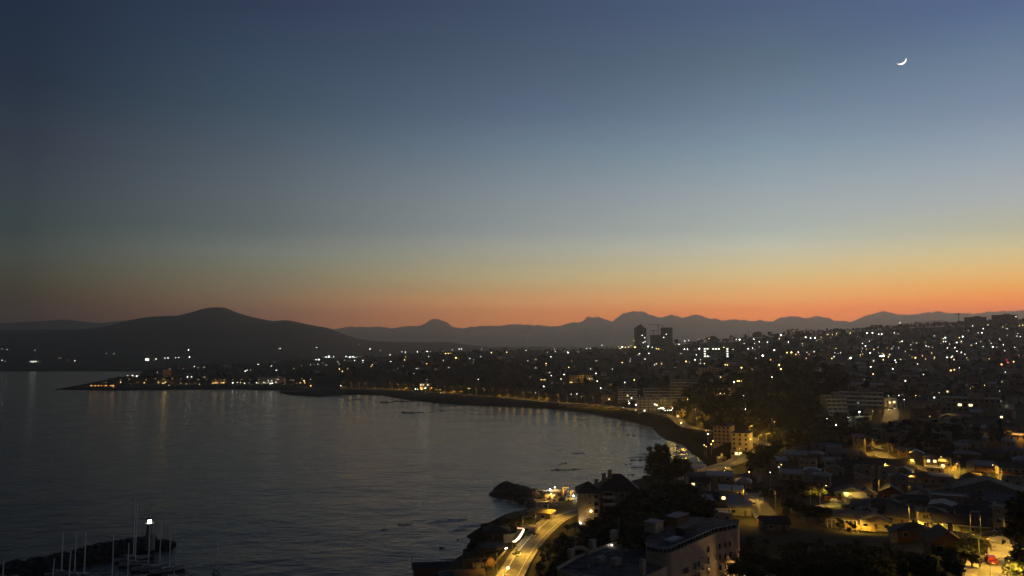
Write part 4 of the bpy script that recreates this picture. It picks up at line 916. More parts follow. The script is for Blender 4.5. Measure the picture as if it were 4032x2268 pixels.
house('d2', 1770, 745, 10, 8, 3.0, 'front', B['cream'], B['rdark'], 'cream cottage with two arched dark windows and a wide dark roof', .16, 1.7, wins=3)
house('d2', 1400, 270, 13, 8, 2.9, 'front', B['green'], B['rdark'], 'dark gabled house with white bargeboards behind the red fence', .1, 2.2, trim=True)
house('d2', 1640, 265, 7, 6, 2.7, 'front', B['cream'], B['rdark'], 'small porch house with white bargeboards at the red fence', .1, 1.6, trim=True, wins=2)
house('d2', 2010, 290, 9, 9, 3.4, 'front', B['red'], B['rdark'], 'dark red gabled house left of the big dark hall', .05, 2.6)
house('d2', 240, 760, 9, 7, 2.6, 'gable', B['grey'], B['rdark'], 'black-roofed house at the foot of the side street', .3, 1.8, wins=2)
house('e7', 1850, 600, 10, 8, 2.7, 'shed', B['yellow'], B['rpale'], 'yellow-lit bungalow with a pale metal roof on the side street', .05, .9, wins=3)
house('e7', 1250, 790, 11, 8, 3.0, 'gable', B['pink'], B['rdark'], 'pinkish house with a black roof and a single dormer', .03, 2.0, wins=3)
house('e7', 1560, 262, 13, 7, 2.8, 'shed', B['grey'], B['rpale'], 'long house with a thin pale roof beside the near end of the coast road', .0, 1.0, wins=3)
house('e7', 2020, 1010, 8.6, 8, 3.2, 'shed', B['grey'], B['rgrey'], 'dark house with a strip of zinc roof next to the parked van', .0, 1.1, wins=2)
house('e7', 1540, 1150, 10, 7, 2.9, 'flat', B['white'], B['rpale'], 'white flat-roofed house with a pale roof deck beyond the hotel roof', .03, .5, wins=3)
house('e7', 540, 1200, 9.4, 7, 3.0, 'shed', B['grey'], B['rpale'], 'house with a pale blue-grey roof cut by a black chimney', .0, 1.5, wins=2, chim=True)
house('d4', 640, 835, 12, 9, 2.6, 'shed', B['grey'], B['rgrey'], 'grey-roofed house at the dark end of town', .0, 1.6)
house('d4', 360, 940, 7, 6, 2.6, 'shed', B['grey'], B['rpale'], 'small house with a tilted pale roof above the bright porch lamp', .1, 1.5, wins=2)
house('d4', 1560, 790, 17, 9, 2.8, 'gable', B['grey'], B['rgrey'], 'very long house with a zinc roof in the dark middle of town', .04, 1.7, wins=5)
house('d4', 1930, 1210, 7.3, 7, 5.8, 'flat', B['beige'], B['rdark'], 'square two-storey beige house with a flat black roof', -.25, .4, wins=2)
house('d4', 2420, 1250, 7.5, 7, 5.6, 'flat', B['cream'], B['rdark'], 'yellow-lit balcony house with square upper windows', .1, .4, wins=2)
house('d4', 2250, 1010, 17, 9, 3.0, 'gable', B['grey'], B['rdark'], 'wide house with a broad blue-black roof', .08, 2.0, wins=4)
house('d4', 1400, 1130, 9, 8, 2.8, 'front', B['beige'], B['rdark'], 'dim beige gabled house left of the square two-storey house', .1, 1.9, wins=2)
house('d4', 560, 1210, 10, 8, 2.8, 'shed', B['beige'], B['rgrey'], 'low house with a grey roof below the bright porch lamp', .05, 1.0)
house('d3', 200, 1060, 14, 10, 3.2, 'gable', B['beige'], B['rdark'], 'wide dark-roofed house with a beige end wall by the lit valley street', .12, 2.2, wins=4)
house('d3', 820, 1010, 5.6, 7, 5.6, 'front', B['beige'], B['rbrown'], 'narrow two-storey house with small lit upper windows', .15, 1.2, wins=2, lit=(2, 3))
house('d3', 1110, 1015, 7.4, 7, 3.6, 'gable', B['yellow'], B['rdark'], 'orange-lit house with a glowing window in the valley', -.3, 1.4, wins=2, lit=(0,))
house('d3', 900, 1095, 6.6, 5, 2.4, 'shed', B['cream'], B['rpale'], 'flat lit garage in front of the narrow two-storey house', .18, .5, wins=2)
house('d3', 650, 1290, 11, 9, 2.9, 'hip', B['beige'], B['rbrown'], 'hip-roofed bungalow with tall dark windows', .1, 2.0, wins=4)
house('d3', 1020, 1285, 9, 7, 3.2, 'shed', B['beige'], B['rgrey'], 'flat beige house with two small windows next to the hip-roofed bungalow', .12, .6, wins=3)
house('d3', 1650, 1255, 6, 6, 2.9, 'flat', B['yellow'], B['rdark'], 'plain ochre garage block under the blank billboard', .15, .4, wins=1, sidewin=False)
r_ = house('d3', 2370, 1215, 11, 9, 5.8, 'gable', B['cream'], B['rdark'], 'two-storey house with a red-brown balcony', .2, 1.6, wins=4)
b_ = MB(); b_.box((0, -.75, 2.75), (11.4, 1.5, .18), B['conc']); b_.box((0, -1.45, 3.2), (11.4, .08, .95), B['red'])
for i in range(5): b_.box((-5.4 + i * 2.7, -1.4, 1.3), (.2, .2, 2.9), B['trim'])
part('balcony', b_, r_)
house('d3', 2260, 330, 10, 8, 3.2, 'flat', B['pink'], B['rpale'], 'orange-lit flat house on the right-hand slope', .1, .4, wins=2)
house('d3', 2400, 455, 11, 6, 2.6, 'shed', B['cream'], B['rpale'], 'orange-lit porch below the flat house on the slope', .1, .6, wins=4)
house('d3', 150, 535, 10, 8, 5.8, 'flat', B['pink'], B['rdark'], 'pink parapet house standing above the white pickup', .1, .5, wins=3)
house('d3', 1390, 660, 6, 6, 2.8, 'shed', B['cream'], B['rgrey'], 'tiny pale house alone in the dark hillside', .1, .6, wins=2)
house('e1', 1650, 335, 15, 8, 2.7, 'hip', B['cream'], B['rgrey'], 'pale pavilion house with a pillared porch', .05, 1.8, wins=5)
house('e1', 1505, 330, 5.5, 5, 2.6, 'front', B['brown'], B['rpale'], 'small brown kiosk with a pale gable left of the pavilion house', .0, 1.0, wins=1)
house('e1', 1200, 315, 17, 9, 5.6, 'flat', B['brown'], B['rdark'], 'brown two-storey block with one glowing porch', .0, .4, wins=5)
house('d4', 1000, 330, 13, 9, 4.8, 'gable', B['red'], B['rred'], 'reddish house with a tiled roof below the curved lit wall', .1, 1.8, wins=4)
house('d4', 780, 310, 7, 6, 2.6, 'shed', B['red'], B['rred'], 'reddish lean-to left of the tiled house', .1, .8, wins=2)
r_ = house('c5', 1040, 1195, 17, 9, 6.5, 'flat', B['white'], B['rpale'], 'white house with lit terraces at the head of the steep street', .0, .5, wins=4, lit=(2, 7))
house('c5', 1600, 1170, 9, 8, 3.4, 'hip', B['cream'], B['rgrey'], 'cream house with a rounded roof beside the long block', .0, 1.8)
house('c5', 2520, 1150, 15, 9, 5.2, 'gable', B['cream'], B['rdark'], 'pale house on the right edge above the green floodlight', .1, 1.4, wins=3)
house('c5', 2400, 1440, 17, 8, 3.0, 'flat', B['green'], B['rgrey'], 'low green-lit sheds right of the pavilion house', .0, .4, wins=5)
for i, (k, x, y, lb) in enumerate((('d3', 480, 420, 'left'), ('d3', 750, 400, 'second'), ('d3', 1240, 330, 'third'), ('d3', 1600, 600, 'fourth'), ('d3', 2000, 800, 'fifth'), ('d3', 1500, 840, 'sixth'), ('d3', 1820, 1070, 'seventh'), ('d2', 1900, 440, 'a'), ('d1', 300, 380, 'b'), ('d1', 560, 400, 'c'), ('d1', 1400, 470, 'd'), ('d4', 1180, 640, 'e'), ('d4', 1650, 1010, 'f'), ('d3', 400, 760, 'g'), ('d2', 1500, 380, 'h'))):
    x_, y_ = px(k, x, y)
    house(k, x, y, random.uniform(9, 13), 8, 2.9, random.choice(('gable', 'shed', 'hip')), random.choice((B['grey'], B['beige'], B['brown'])), random.choice((B['rgrey'], B['rdark'], B['rgrey'])),
          ('low dim house between brighter neighbours ' + where(x_, y_)) if i < 3 else ('dim house ' + ['of the dark slope below the pink parapet house', 'under the dark bank right of the tiny pale house', 'behind the lamp with the long arm', 'half hidden behind the blank billboard', 'right of the ochre garage block', 'behind the cream cottage with arched windows', 'left of the pinkish flat-roofed building', 'in the black yard beside the banner house', 'in front of the big dark hall', 'at the left end of the very long zinc roof', 'behind the square two-storey house', 'at the start of the lit valley street', 'behind the pillared building'][i - 3]), random.uniform(-.1, .3), 1.3)
# colonnade posts and the red fence, street walls, billboard
X, Y, z = on_land(*px('d2', 1330, 690)); r_ = thing('colonnade', 'row of pale square pillars before the long zinc-roofed building', 'colonnade', (X, Y - .5, z), -atan(X / Y) + .16)
for i in range(11):
    c = MB(); c.box((-7 + i * 1.4, -1.3, 1.2), (.3, .3, 2.8), B['trim']); part('pillar', c, r_)
c = MB(); c.box((0, -1.3, 2.7), (14.6, .4, .25), B['trim']); part('beam', c, r_)
def wall_line(k, pts, h, m, label, name='wall', posts=3.2, pm=None, cat='wall', th=.25):
    P = [on_land(*px(k, *p)) for p in pts]; x0, y0, z0 = P[0]
    r = thing(name, label, cat, (x0, y0, z0)); o = MB(); q = MB()
    for (a, b, c), (d, e, f) in zip(P[:-1], P[1:]):
        ln = sqrt((d - a) ** 2 + (e - b) ** 2); an = atan2(e - b, d - a); nx, ny = -sin(an) * th / 2, cos(an) * th / 2
        vs = []
        for sx_, sy_, sz_ in ((a, b, c), (d, e, f)):
            for g in (-1, 1):
                for t in (-.8, h): vs.append((sx_ + g * nx - x0, sy_ + g * ny - y0, sz_ + t - z0))
        o.add(vs, [(0, 1, 5, 4), (2, 6, 7, 3), (1, 3, 7, 5), (0, 2, 3, 1), (4, 5, 7, 6)], m)
        for i in range(int(ln / posts) + 1):
            u = i * posts / ln; q.box((a + (d - a) * u - x0, b + (e - b) * u - y0, c + (f - c) * u - z0 + h / 2 - .2), (th + .14, th + .14, h + .5), pm or m, an)
    part('panel', o, r); part('post', q, r)
    return r
wall_line('d1', [(850, 815), (1000, 850), (1200, 890), (1400, 935), (1600, 960), (1740, 965)], 2.0, B['yellow'], 'long lit street wall with pale posts below the green front', pm=B['trim'])
wall_line('d2', [(1100, 690), (1300, 720), (1560, 755), (1760, 775)], 1.8, B['yellow'], 'lit boundary wall in front of the pillared building')
wall_line('d2', [(975, 275), (1150, 280), (1330, 300), (1570, 335)], 1.7, B['red'], 'dark red board fence on the narrow lit lane', 'fence', pm=B['red'], cat='fence')
wall_line('d3', [(430, 1400), (700, 1410)], 1.6, B['cream'], 'low lit garden wall beneath the hip-roofed bungalow')
wall_line('d3', [(320, 1290), (700, 1320), (1060, 1330)], 1.4, B['cream'], 'long low wall lit along the bungalow gardens')
wall_line('d3', [(1490, 1275), (1800, 1300)], 1.3, B['cream'], 'short bright wall beside the parked white car')
wall_line('e1', [(1090, 335), (1400, 348), (1760, 375)], 1.8, B['conc'], 'dim concrete bank wall under the pavilion house', 'retaining_wall', cat='retaining wall')
wall_line('e1', [(90, 372), (180, 352), (300, 348), (420, 345), (465, 335)], 3.4, B['wallc'], 'curved retaining wall lit pale yellow by one lamp', 'retaining_wall', cat='retaining wall', posts=40)
X, Y, z = on_land(*px('d3', 1500, 1190)); r_ = thing('billboard', 'blank pale billboard on a tall post in the valley', 'billboard', (X, Y, z), -atan(X / Y) + .1)
c = MB(); c.tube([(0, 0, -.5), (0, 0, 4.6)], .16, B['dmetal'], 8); part('post', c, r_)
c = MB(); c.box((1.4, -.1, 6.2), (3.6, .2, 4.4), B['cream']); part('panel', c, r_)
c = MB()
for a, b, w_, h_ in ((1.4, 8.46, 3.8, .14), (1.4, 3.94, 3.8, .14), (-.43, 6.2, .14, 4.4), (3.23, 6.2, .14, 4.4)): c.box((a, -.1, b), (w_, .3, h_), B['dmetal'])
part('frame', c, r_)
X, Y, z = on_land(*px('d1', 690, 735)); 
r_ = tag(link('banner', MB().box((0, -.12, 2.75), (5.2, .04, .8), B['trim']).data('banner'), None, (X, Y - .05, z), -atan(X / Y) + .12), 'pale banner hanging across the two-storey beige house', 'banner')

# further small houses filling the valley
VP = []
def fill_houses(n, poly, h2=.25):
    xs = [p[0] for p in poly]; ys = [p[1] for p in poly]; c = 0
    for _ in range(n * 30):
        if c >= n: break
        x = random.uniform(min(xs), max(xs)); y = random.uniform(min(ys), max(ys)); ins = False
        for i in range(len(poly)):
            (ax, ay), (bx, by) = poly[i], poly[(i + 1) % len(poly)]
            if (ay > y) != (by > y) and x < (bx - ax) * (y - ay) / (by - ay) + ax: ins = not ins
        if not ins: continue
        X, Y, z = on_land(x, y)
        if any(abs(X - a) < 11 and abs(Y - b) < 12 for a, b in VP): continue
        if any(o.parent is None and o.name.startswith('house') and abs(o.location.x - X) < 11 and abs(o.location.y - Y) < 11 for o in S.objects): continue
        if any(np.min(np.hypot(Q[:, 0] - X, Q[:, 1] - Y)) < w + 5 for Q, w in ROADS) or hides_lamp(X, Y, 4, 9, z): continue
        VP.append((X, Y)); c += 1
        tall = random.random() < h2
        wm_, wn_ = random.choice(((B['grey'], 'grey'), (B['beige'], 'beige'), (B['cream'], 'cream'), (B['pink'], 'pinkish'), (B['white'], 'white'))); rf, rn = random.choice((('gable', 'gabled'), ('shed', 'sloping'), ('hip', 'hipped'), ('flat', 'flat')))
        rm_, cn = random.choice(((B['rgrey'], 'zinc'), (B['rdark'], 'black'), (B['rred'], 'red'), (B['rbrown'], 'brown'), (B['rpale'], 'pale')))
        house('s', x, y, random.uniform(6, 9.5), random.uniform(5.5, 8), 5.4 if tall else 2.8, rf, wm_, rm_, f"{'tall' if tall else 'small'} {wn_} house with a {rn} {cn} roof {where(x, y)}", random.choice((0, .15, -.2, 1.5)) + random.uniform(-.12, .12), random.uniform(.8, 1.9), wins=random.choice((2, 3)), lit=(random.randrange(4),) if random.random() < .22 else (), sidewin=False, chim=random.random() < .25)
PLACES += [('the big dark hall', 3900, 1970), ('the tree lit yellow-green', 3235, 1925), ('the square two-storey house', 3400, 1880), ('the pink parapet house', 3530, 1740), ('the orange-lit house', 3730, 1850), ('the blank billboard', 3820, 1840), ('the dark end of town', 3140, 1830), ('the banner house', 3675, 2080), ('the very long zinc roof', 3320, 1800)]
fill_houses(58, [(3120, 1760), (3330, 1740), (3480, 1700), (3700, 1690), (4030, 1690), (4030, 1960), (3900, 1950), (3600, 2010), (3350, 2000), (3200, 1900)])
fill_houses(14, [(3330, 1990), (3700, 1990), (4000, 2000), (3990, 2080), (3700, 2060), (3400, 2050)])
fill_houses(14, [(3400, 1600), (4030, 1590), (4030, 1690), (3480, 1690)])
fill_houses(9, [(2740, 1905), (2960, 1900), (2940, 2030), (2720, 2030)])
# ------------------------------------------------------------------ larger buildings
def face_windows(root, A, Bp, zs, ss, w, h, lit=(), name='window'):
    """windows on the wall from A to Bp (plan points, outward side to the right of A->Bp)"""
    ax, ay = A; bx, by = Bp; ln = sqrt((bx - ax) ** 2 + (by - ay) ** 2); an = atan2(by - ay, bx - ax); nx, ny = sin(an), -cos(an); n = 0
    for z in zs:
        for s in ss:
            x, y = ax + (bx - ax) * s, ay + (by - ay) * s
            f = MB(); f.box((x + nx * .02, y + ny * .02, z), (w + .14, .12, h + .14), M['trim'], an); wi = part(name, f, root)
            p = MB(); p.box((x + nx * .08, y + ny * .08, z), (w, .06, h), lit[n] if n in lit else M['glass'], an); part('pane', p, wi); n += 1
def apartment(k, x, y, w, d, h, st, bays, wm, label, yaw=0., roof='flat', balc=False, lit={}, D=None, z=None, rise=3, ww=1.3, wh=1.3, name='apartment_building', slab=None, step=0., simple=False, cat='apartment building'):
    if D: X, Y, _ = atd(*px(k, x, y), D); zz = _ if z is None else z
    else: X, Y, zz = on_land(*px(k, x, y))
    r = thing(name, label, cat, (X, Y, zz), -atan(X / Y) + yaw, None); fh = h / st
    o = MB()
    if step:
        for i in range(st): o.box((0, d / 2 + i * step / 2, fh * (i + .5) - (2 if i == 0 else 0)), (w, d - i * step, fh + (4 if i == 0 else 0) - .004), wm)
    else: o.box((0, d / 2, h / 2 - 2), (w, d, h + 4), wm)
    part('wall', o, r)
    q = MB()
    if roof == 'hip': hip_roof(q, w, d, h + .02, rise, M['rdark'])
    else:
        q.box((0, d / 2 + (step * (st - 1) / 2 if step else 0), h + .15), (w + .3, d + .3 - (step * (st - 1) if step else 0), .3), M['conc']); q.box((w * .1, d * .6, h + 1.4), (w * .28, d * .3, 2.6), wm)
    part('roof', q, r)
    if balc:
        for i in range(1 if not step else 0, st):
            yf = i * step if step else 0
            b = MB(); b.box((0, yf - .6, fh * i + .08), (w * .96, 1.3, .16), slab or M['trim']); b.box((0, yf - 1.22, fh * i + .6), (w * .96, .06, .9), slab or M['trim']); part('balcony', b, r)
    n = 0
    for i in range(st):
        for j in range(bays):
            xx = -w / 2 + w * (j + .5) / bays; zc = fh * (i + .55); yf = (i * step if step else 0)
            lm = lit.get(n)
            p = MB(); p.box((xx, yf - .03, zc), (ww, .1, wh), lm or M['glass'])
            if not simple: p.box((xx, yf - .06, zc - wh / 2 - .06), (ww + .2, .16, .1), M['trim'])
            part('window', p, r); n += 1
    return r
LW, LWW = G['win'], G['winw']
# the twin towers and their neighbour, with two tower cranes
def tower(x0, x1, ytop, ybase, D, label, crown, lit):
    xa, ya = px('e5', (x0 + x1) / 2, ybase); X, Y, z = atd(xa, ya, D); w = (x1 - x0) * .1359 * D / 2912; zt = H + ray(xa, px('e5', 0, ytop)[1])[1] * D; h = zt - z
    r = thing('tower_block', label, 'tower block', (X, Y, z), -atan(X / Y) + .12)
    o = MB(); c = w * .14; poly = [(-w / 2 + c, 0), (w / 2 - c, 0), (w / 2, c), (w / 2, 24 - c), (w / 2 - c, 24), (-w / 2 + c, 24), (-w / 2, 24 - c), (-w / 2, c)]
    o.prism(poly, -6, h, M['towerc'])
    part('wall', o, r)
    for i in range(int(h / 3.1)):
        b = MB(); b.box((0, -.35, 3.1 * (i + 1)), (w - 2 * c, .7, .9), M['grey']); part('balcony', b, r)
    q = MB()
    if crown:
        q.prism([(-w * .36, 3), (w * .30, 3), (w * .30, 20), (-w * .36, 20)], h, h + 3.5, M['towerc']); q.prism([(-w * .2, 5), (w * .16, 5), (w * .16, 17), (-w * .2, 17)], h + 3.5, h + 7.5, M['towerc']); q.prism([(-w * .05, 6), (w * .12, 6), (w * .12, 15), (-w * .05, 15)], h + 7.5, h + 9.2, M['towerc'])
    else: q.box((0, 12, h + .6), (w * .9, 20, 1.2), M['towerc'])
    part('roof', q, r)
    for (a, b) in lit:
        p = MB(); p.box((w * a, -.78, h * b), (2.4, .1, 1.8), LWW); part('window', p, r)
    return (X, Y, z, h, w)
TA = tower(740, 1080, 300, 880, 2000, 'tall dark tower left of the two cranes', True, ((.12, .62), (.33, .5), (.36, .3), (.2, .26)))
TB = tower(1510, 1840, 300, 880, 2010, 'tall dark tower right of the two cranes', False, ((-.08, .68), (-.3, .52)))
TC_ = tower(1200, 1500, 520, 880, 2020, 'lower unfinished tower between the twin towers', False, ())
def crane(k, xm, ytop, ybase, D, jl, jr, lift, label):
    x, yb = px(k, xm, ybase); X, Y, z = atd(x, yb, D); zt = H + ray(x, px(k, xm, ytop)[1])[1] * D - z; s = CR[k][2] * D / 2912
    r = thing('tower_crane', label, 'crane', (X, Y, z), 0)
    m = MB()
    for a in (-.8, .8):
        for b in (-.8, .8): m.tube([(a, b, 0), (a, b, zt)], .16, M['dmetal'], 4)
    for i in range(int(zt / 2.4)):
        q = 1 if i % 2 else -1; m.tube([(-.8 * q, -.8, i * 2.4), (.8 * q, -.8, i * 2.4 + 2.4)], .1, M['dmetal'], 4); m.tube([(-.8, .8 * q, i * 2.4), (-.8, -.8 * q, i * 2.4 + 2.4)], .1, M['dmetal'], 4)
    part('mast', m, r)
    j = MB(); l = (jl - xm) * s; rr = (jr - xm) * s
    for q in (0, 1.3): j.tube([(l, 0, zt + lift + q * .4), (0, 0, zt + q), (rr, 0, zt - lift * .6 + q * .4)], .24, M['dmetal'], 4)
    for i in range(14):
        u = l * i / 14; j.tube([(u, 0, zt + lift * i / 14), (u + l / 28, 0, zt + lift * i / 14 + 1.1)], .1, M['dmetal'], 4)
    part('jib', j, r)
    c = MB(); c.box((rr * .9, 0, zt - lift * .5 - .8), (3, 1.6, 2.2), M['conc']); part('counterweight', c, r)
    c = MB(); c.box((.2, -1.4, zt - 1.4), (1.8, 1.8, 2.2), M['dmetal']); part('cab', c, r)
    c = MB(); c.tube([(0, 0, zt), (0, 0, zt + 4)], [.5, .15], M['dmetal'], 4); c.tube([(0, 0, zt + 4), (l * .6, 0, zt + lift * .6 + .8)], .07, M['dmetal'], 4); c.tube([(0, 0, zt + 4), (rr * .8, 0, zt - lift * .5 + .5)], .07, M['dmetal'], 4); part('apex', c, r)
crane('e5', 1418, 225, 640, 2030, 1120, 1590, 3.2, 'tall tower crane with a long jib beside the twin towers')
crane('e5', 1285, 385, 640, 2015, 1180, 1400, -1, 'short tower crane on the unfinished tower')
crane('e4', 1052, 212, 480, 1750, 1190, 1000, 0, 'lone thin tower crane left of the ridge apartment block')
# ridge apartments
apartment('e4', 1450, 640, 43, 18, 34, 11, 7, M['towerc'], 'broad dark apartment block next to the lone ridge crane', .05, D=1700, lit={30: LWW}, simple=True, ww=2.2)
apartment('e4', 1770, 640, 22, 18, 27, 9, 4, M['towerc'], 'lower block in the middle of the ridge apartments', .05, D=1720, lit={20: LWW, 21: LW}, simple=True, ww=2.2)
apartment('e4', 2140, 640, 49, 20, 39, 13, 8, M['towerc'], 'tallest block at the right of the ridge apartments', .05, D=1690, lit={95: LWW, 17: LW, 34: LWW, 44: LW, 23: LWW}, simple=True, ww=2.2)
# school, lit stair windows
L_ = {}
for i in range(4): L_[i * 9] = LWW; L_[i * 9 + 8] = LWW
for i in (1, 2, 7): L_[i] = LWW
for i in (28, 30, 31, 32): L_[i] = LWW
apartment('c4', 1735, 584, 40, 12, 16, 4, 9, M['beige'], 'four-storey school outlined by columns of lit stair windows', 0, lit=L_, ww=2.4, wh=1.6, name='school_building', cat='school', simple=True)
# flats on the coast and the hill
apartment('c4', 1060, 1185, 34, 13, 14, 5, 8, M['white'], 'white balconied flats lit cool green on the coast road', .1, balc=True, lit={1: LWW, 6: LW, 13: LWW, 20: LW}, simple=True)
apartment('c4', 1150, 1065, 40, 12, 13, 4, 9, M['grey'], 'grey balconied flats behind the lit coast flats', .1, balc=True, lit={8: LW}, simple=True)
apartment('c4', 1330, 1090, 20, 12, 17, 6, 5, M['grey'], 'tall grey flats at the right of the lit coast flats', .0, balc=True, simple=True)
apartment('c4', 760, 1075, 22, 12, 14, 5, 5, M['grey'], 'dim flats with two lit windows left of the lit coast flats', .0, balc=True, lit={8: LWW, 12: LW}, simple=True)
apartment('c4', 1480, 985, 46, 12, 14, 5, 10, M['grey'], 'long grey flats with pale balcony lines on the hillside', .05, balc=True, simple=True)
apartment('c4', 1830, 880, 20, 10, 8, 3, 5, M['beige'], 'small block with a bright roof edge near three amber lamps', .0, lit={11: LW}, simple=True)
apartment('c4', 265, 855, 38, 16, 10, 3, 10, M['yellow'], 'wide amber-lit hall with a row of bright windows', .0, lit={16: LW, 17: LW, 18: LW, 19: LW}, roof='hip', rise=6, simple=True, name='hall', cat='hall')
apartment('c4', 1120, 700, 16, 11, 8, 3, 4, M['cream'], 'round-fronted villa with a lit upper storey', .0, lit={8: LW, 10: LW}, simple=True, name='villa', cat='house')
apartment('c4', 1140, 825, 17, 10, 8, 3, 5, M['beige'], 'three-storey villa beside one orange lamp', .0, balc=True, simple=True, name='villa', cat='house')
apartment('c4', 540, 1075, 13, 10, 7, 2, 4, M['cream'], 'gabled villa lit amber above the seawall road', .0, roof='hip', lit={2: LW}, simple=True, name='villa', cat='house')
apartment('c4', 590, 915, 12, 9, 6, 2, 4, M['cream'], 'pale villa on the slope above the seawall', .0, roof='hip', lit={5: LW}, simple=True, name='villa', cat='house')
apartment('c4', 1800, 1000, 15, 10, 6, 2, 4, M['cream'], 'villa lit amber between two lamps on the wooded hill', .0, roof='hip', lit={1: LW, 2: LW}, simple=True, name='villa', cat='house')
apartment('c4', 1680, 790, 22, 11, 9, 3, 6, M['yellow'], 'amber-lit block at the corner of the hill street', .3, simple=True)
apartment('c1', 2090, 690, 30, 12, 10, 4, 8, M['white'], 'white terraced flats above the headland waterfront', .0, balc=True, step=1.2, lit={3: LWW, 9: LWW, 20: LW}, simple=True)
apartment('c1', 2000, 690, 24, 12, 13, 4, 6, M['grey'], 'grey stepped flats on the headland beach', .0, balc=True, step=1.5, lit={2: LWW, 4: LW, 10: LWW}, simple=True)
apartment('c1', 1650, 694, 26, 10, 6, 2, 8, M['yellow'], 'amber-lit waterfront block on the headland', .0, lit={1: LW, 2: LW, 5: LW, 6: LW}, simple=True)
apartment('c1', 1260, 640, 14, 8, 12, 3, 3, M['yellow'], 'tall amber-lit house on the headland rise', .0, simple=True)
apartment('c1', 1715, 562, 26, 10, 5, 1, 6, M['yellow'], 'long orange-lit shed on the headland skyline', .0, simple=True, name='shed', cat='shed')
apartment('c1', 1230, 696, 20, 9, 5, 2, 5, M['yellow'], 'amber-lit waterfront house with two lamps', .0, lit={0: LW, 3: LW}, simple=True)
apartment('c3', 190, 450, 46, 14, 6, 1, 10, M['white'], 'cool-lit stand of the sports ground on the skyline', .0, lit={i: LWW for i in range(2, 9)}, simple=True, name='grandstand', cat='grandstand')
apartment('c3', 105, 470, 26, 10, 5, 1, 6, M['white'], 'small bright pavilion left of the sports stand', .0, lit={i: LWW for i in range(1, 5)}, simple=True, name='pavilion', cat='pavilion')
apartment('c3', 400, 450, 40, 12, 8, 2, 9, M['white'], 'cool-lit hall right of the sports stand', .0, lit={i: LWW for i in (1, 2, 4, 5, 7)}, simple=True, name='hall', cat='hall')
apartment('c3', 1020, 715, 18, 9, 5, 1, 5, M['white'], 'lit beach restaurant at the start of the seawall', .0, lit={0: LWW, 1: LW, 3: LWW}, simple=True, name='restaurant', cat='restaurant')
apartment('c1', 1110, 520, 14, 12, 9, 2, 3, M['white'], 'floodlit depot building on the far shore', .0, lit={i: LWW for i in range(6)}, simple=True, ww=3.4, wh=2.4, name='depot', cat='depot')
apartment('c1', 260, 533, 40, 12, 7, 1, 6, M['white'], 'small lit shed by the far water edge', .0, lit={1: LWW, 2: LWW, 3: LWW}, simple=True, ww=3.4, wh=2.4, name='depot', cat='depot')
apartment('c5', 545, 1325, 15, 13, 16, 6, 4, M['grey'], 'stepped flats with white balconies above the curved lit wall', .5, balc=True, step=1.1, lit={2: LWW}, simple=True, slab=M['white'])
apartment('c5', 780, 1210, 30, 12, 12, 4, 8, M['grey'], 'grey flats with dim windows right of the stepped balconies', .0, balc=True, simple=True)
apartment('c5', 1990, 1245, 36, 12, 10, 3, 11, M['beige'], 'long three-storey block with two glowing windows', .0, lit={14: LW, 16: LW}, simple=True, ww=2.2, wh=1.5)
apartment('d8', 1170, 745, 11.5, 14, 13, 5, 4, M['pink'], 'left one of the two brown seaside apartment blocks', -.25, balc=False, roof='hip', rise=2.2)
apartment('d8', 1520, 865, 11, 13, 11.5, 4, 3, M['beige'], 'right beige block of the seaside apartment pair, its roof black', -.2, roof='hip', rise=2.2)
apartment('d8', 1450, 965, 7, 6, 3, 1, 3, M['yellow'], 'small lit beach kiosk below the beige seaside block', -.1, lit={1: LW, 2: LW}, ww=1.6, wh=1.5, name='kiosk', cat='kiosk')
apartment('d8', 1160, 1065, 6, 5, 2.6, 1, 2, M['beige'], 'low hut on the inner side of the coast road', 0, name='hut', cat='hut')
apartment('d8', 400, 225, 10, 8, 6, 2, 3, M['yellow'], 'amber-lit corner house at the top of the beach road', .0, lit={0: LW}, name='villa', cat='house')
# headland restaurant over the water
X, Y, z = on_land(*px('c1', 770, 718)); r_ = thing('restaurant', 'orange-lit restaurant on the headland rocks', 'restaurant', (X, Y, z), 0)
o = MB(); o.box((0, 4, 2), (46, 8, 5), M['red']); part('wall', o, r_)
o = MB(); gable_roof(o, 46, 8, 4.5, 2.2, M['rdark']); part('roof', o, r_)
for i in range(7):
    o = MB(); o.box((-19 + i * 6.3, -.06, 2.4), (3, .1, 1.5), G['wino'] if i % 2 == 0 else M['glass']); part('window', o, r_)

# beige apartment house by the small harbour
X, Y, z = atz(*px('d7', 1775, 885), 8.5); yw = -atan(X / Y) + .06
r_ = thing('apartment_building', 'beige apartment house with a dark hipped roof by the small harbour', 'apartment building', (X, Y, z), yw)
o = MB(); o.box((0, 5.5, 4.5), (8.0, 11, 13.2), M['beige']); o.box((11.6, 9, 4.6), (15.2, 12, 13.4), M['beige']); part('wall', o, r_)
o = MB(); hip_roof(o, 8.0, 11, 11.12, 3.4, M['rdark'], .9); part('roof', o, r_)
o = MB()
h_ = MB(); hip_roof(h_, 15.2, 12, 11.32, 5.6, M['rdark'], .8); o.add([(x + 11.6, y + 3, zz) for x, y, zz in h_.v], h_.f, M['rdark']); ro = part('roof', o, r_)
for cx, cy, hh in ((6.2, 6.5, 3.4), (8.6, 7.6, 4.6), (3.2, 4.4, 1.6)):
    c = MB(); c.box((cx, cy, 13 + hh / 2), (1.5, 1.3, hh + 1.6), M['beige']); c.box((cx, cy, 13.9 + hh), (1.8, 1.6, .2), M['conc']); part('chimney', c, ro)
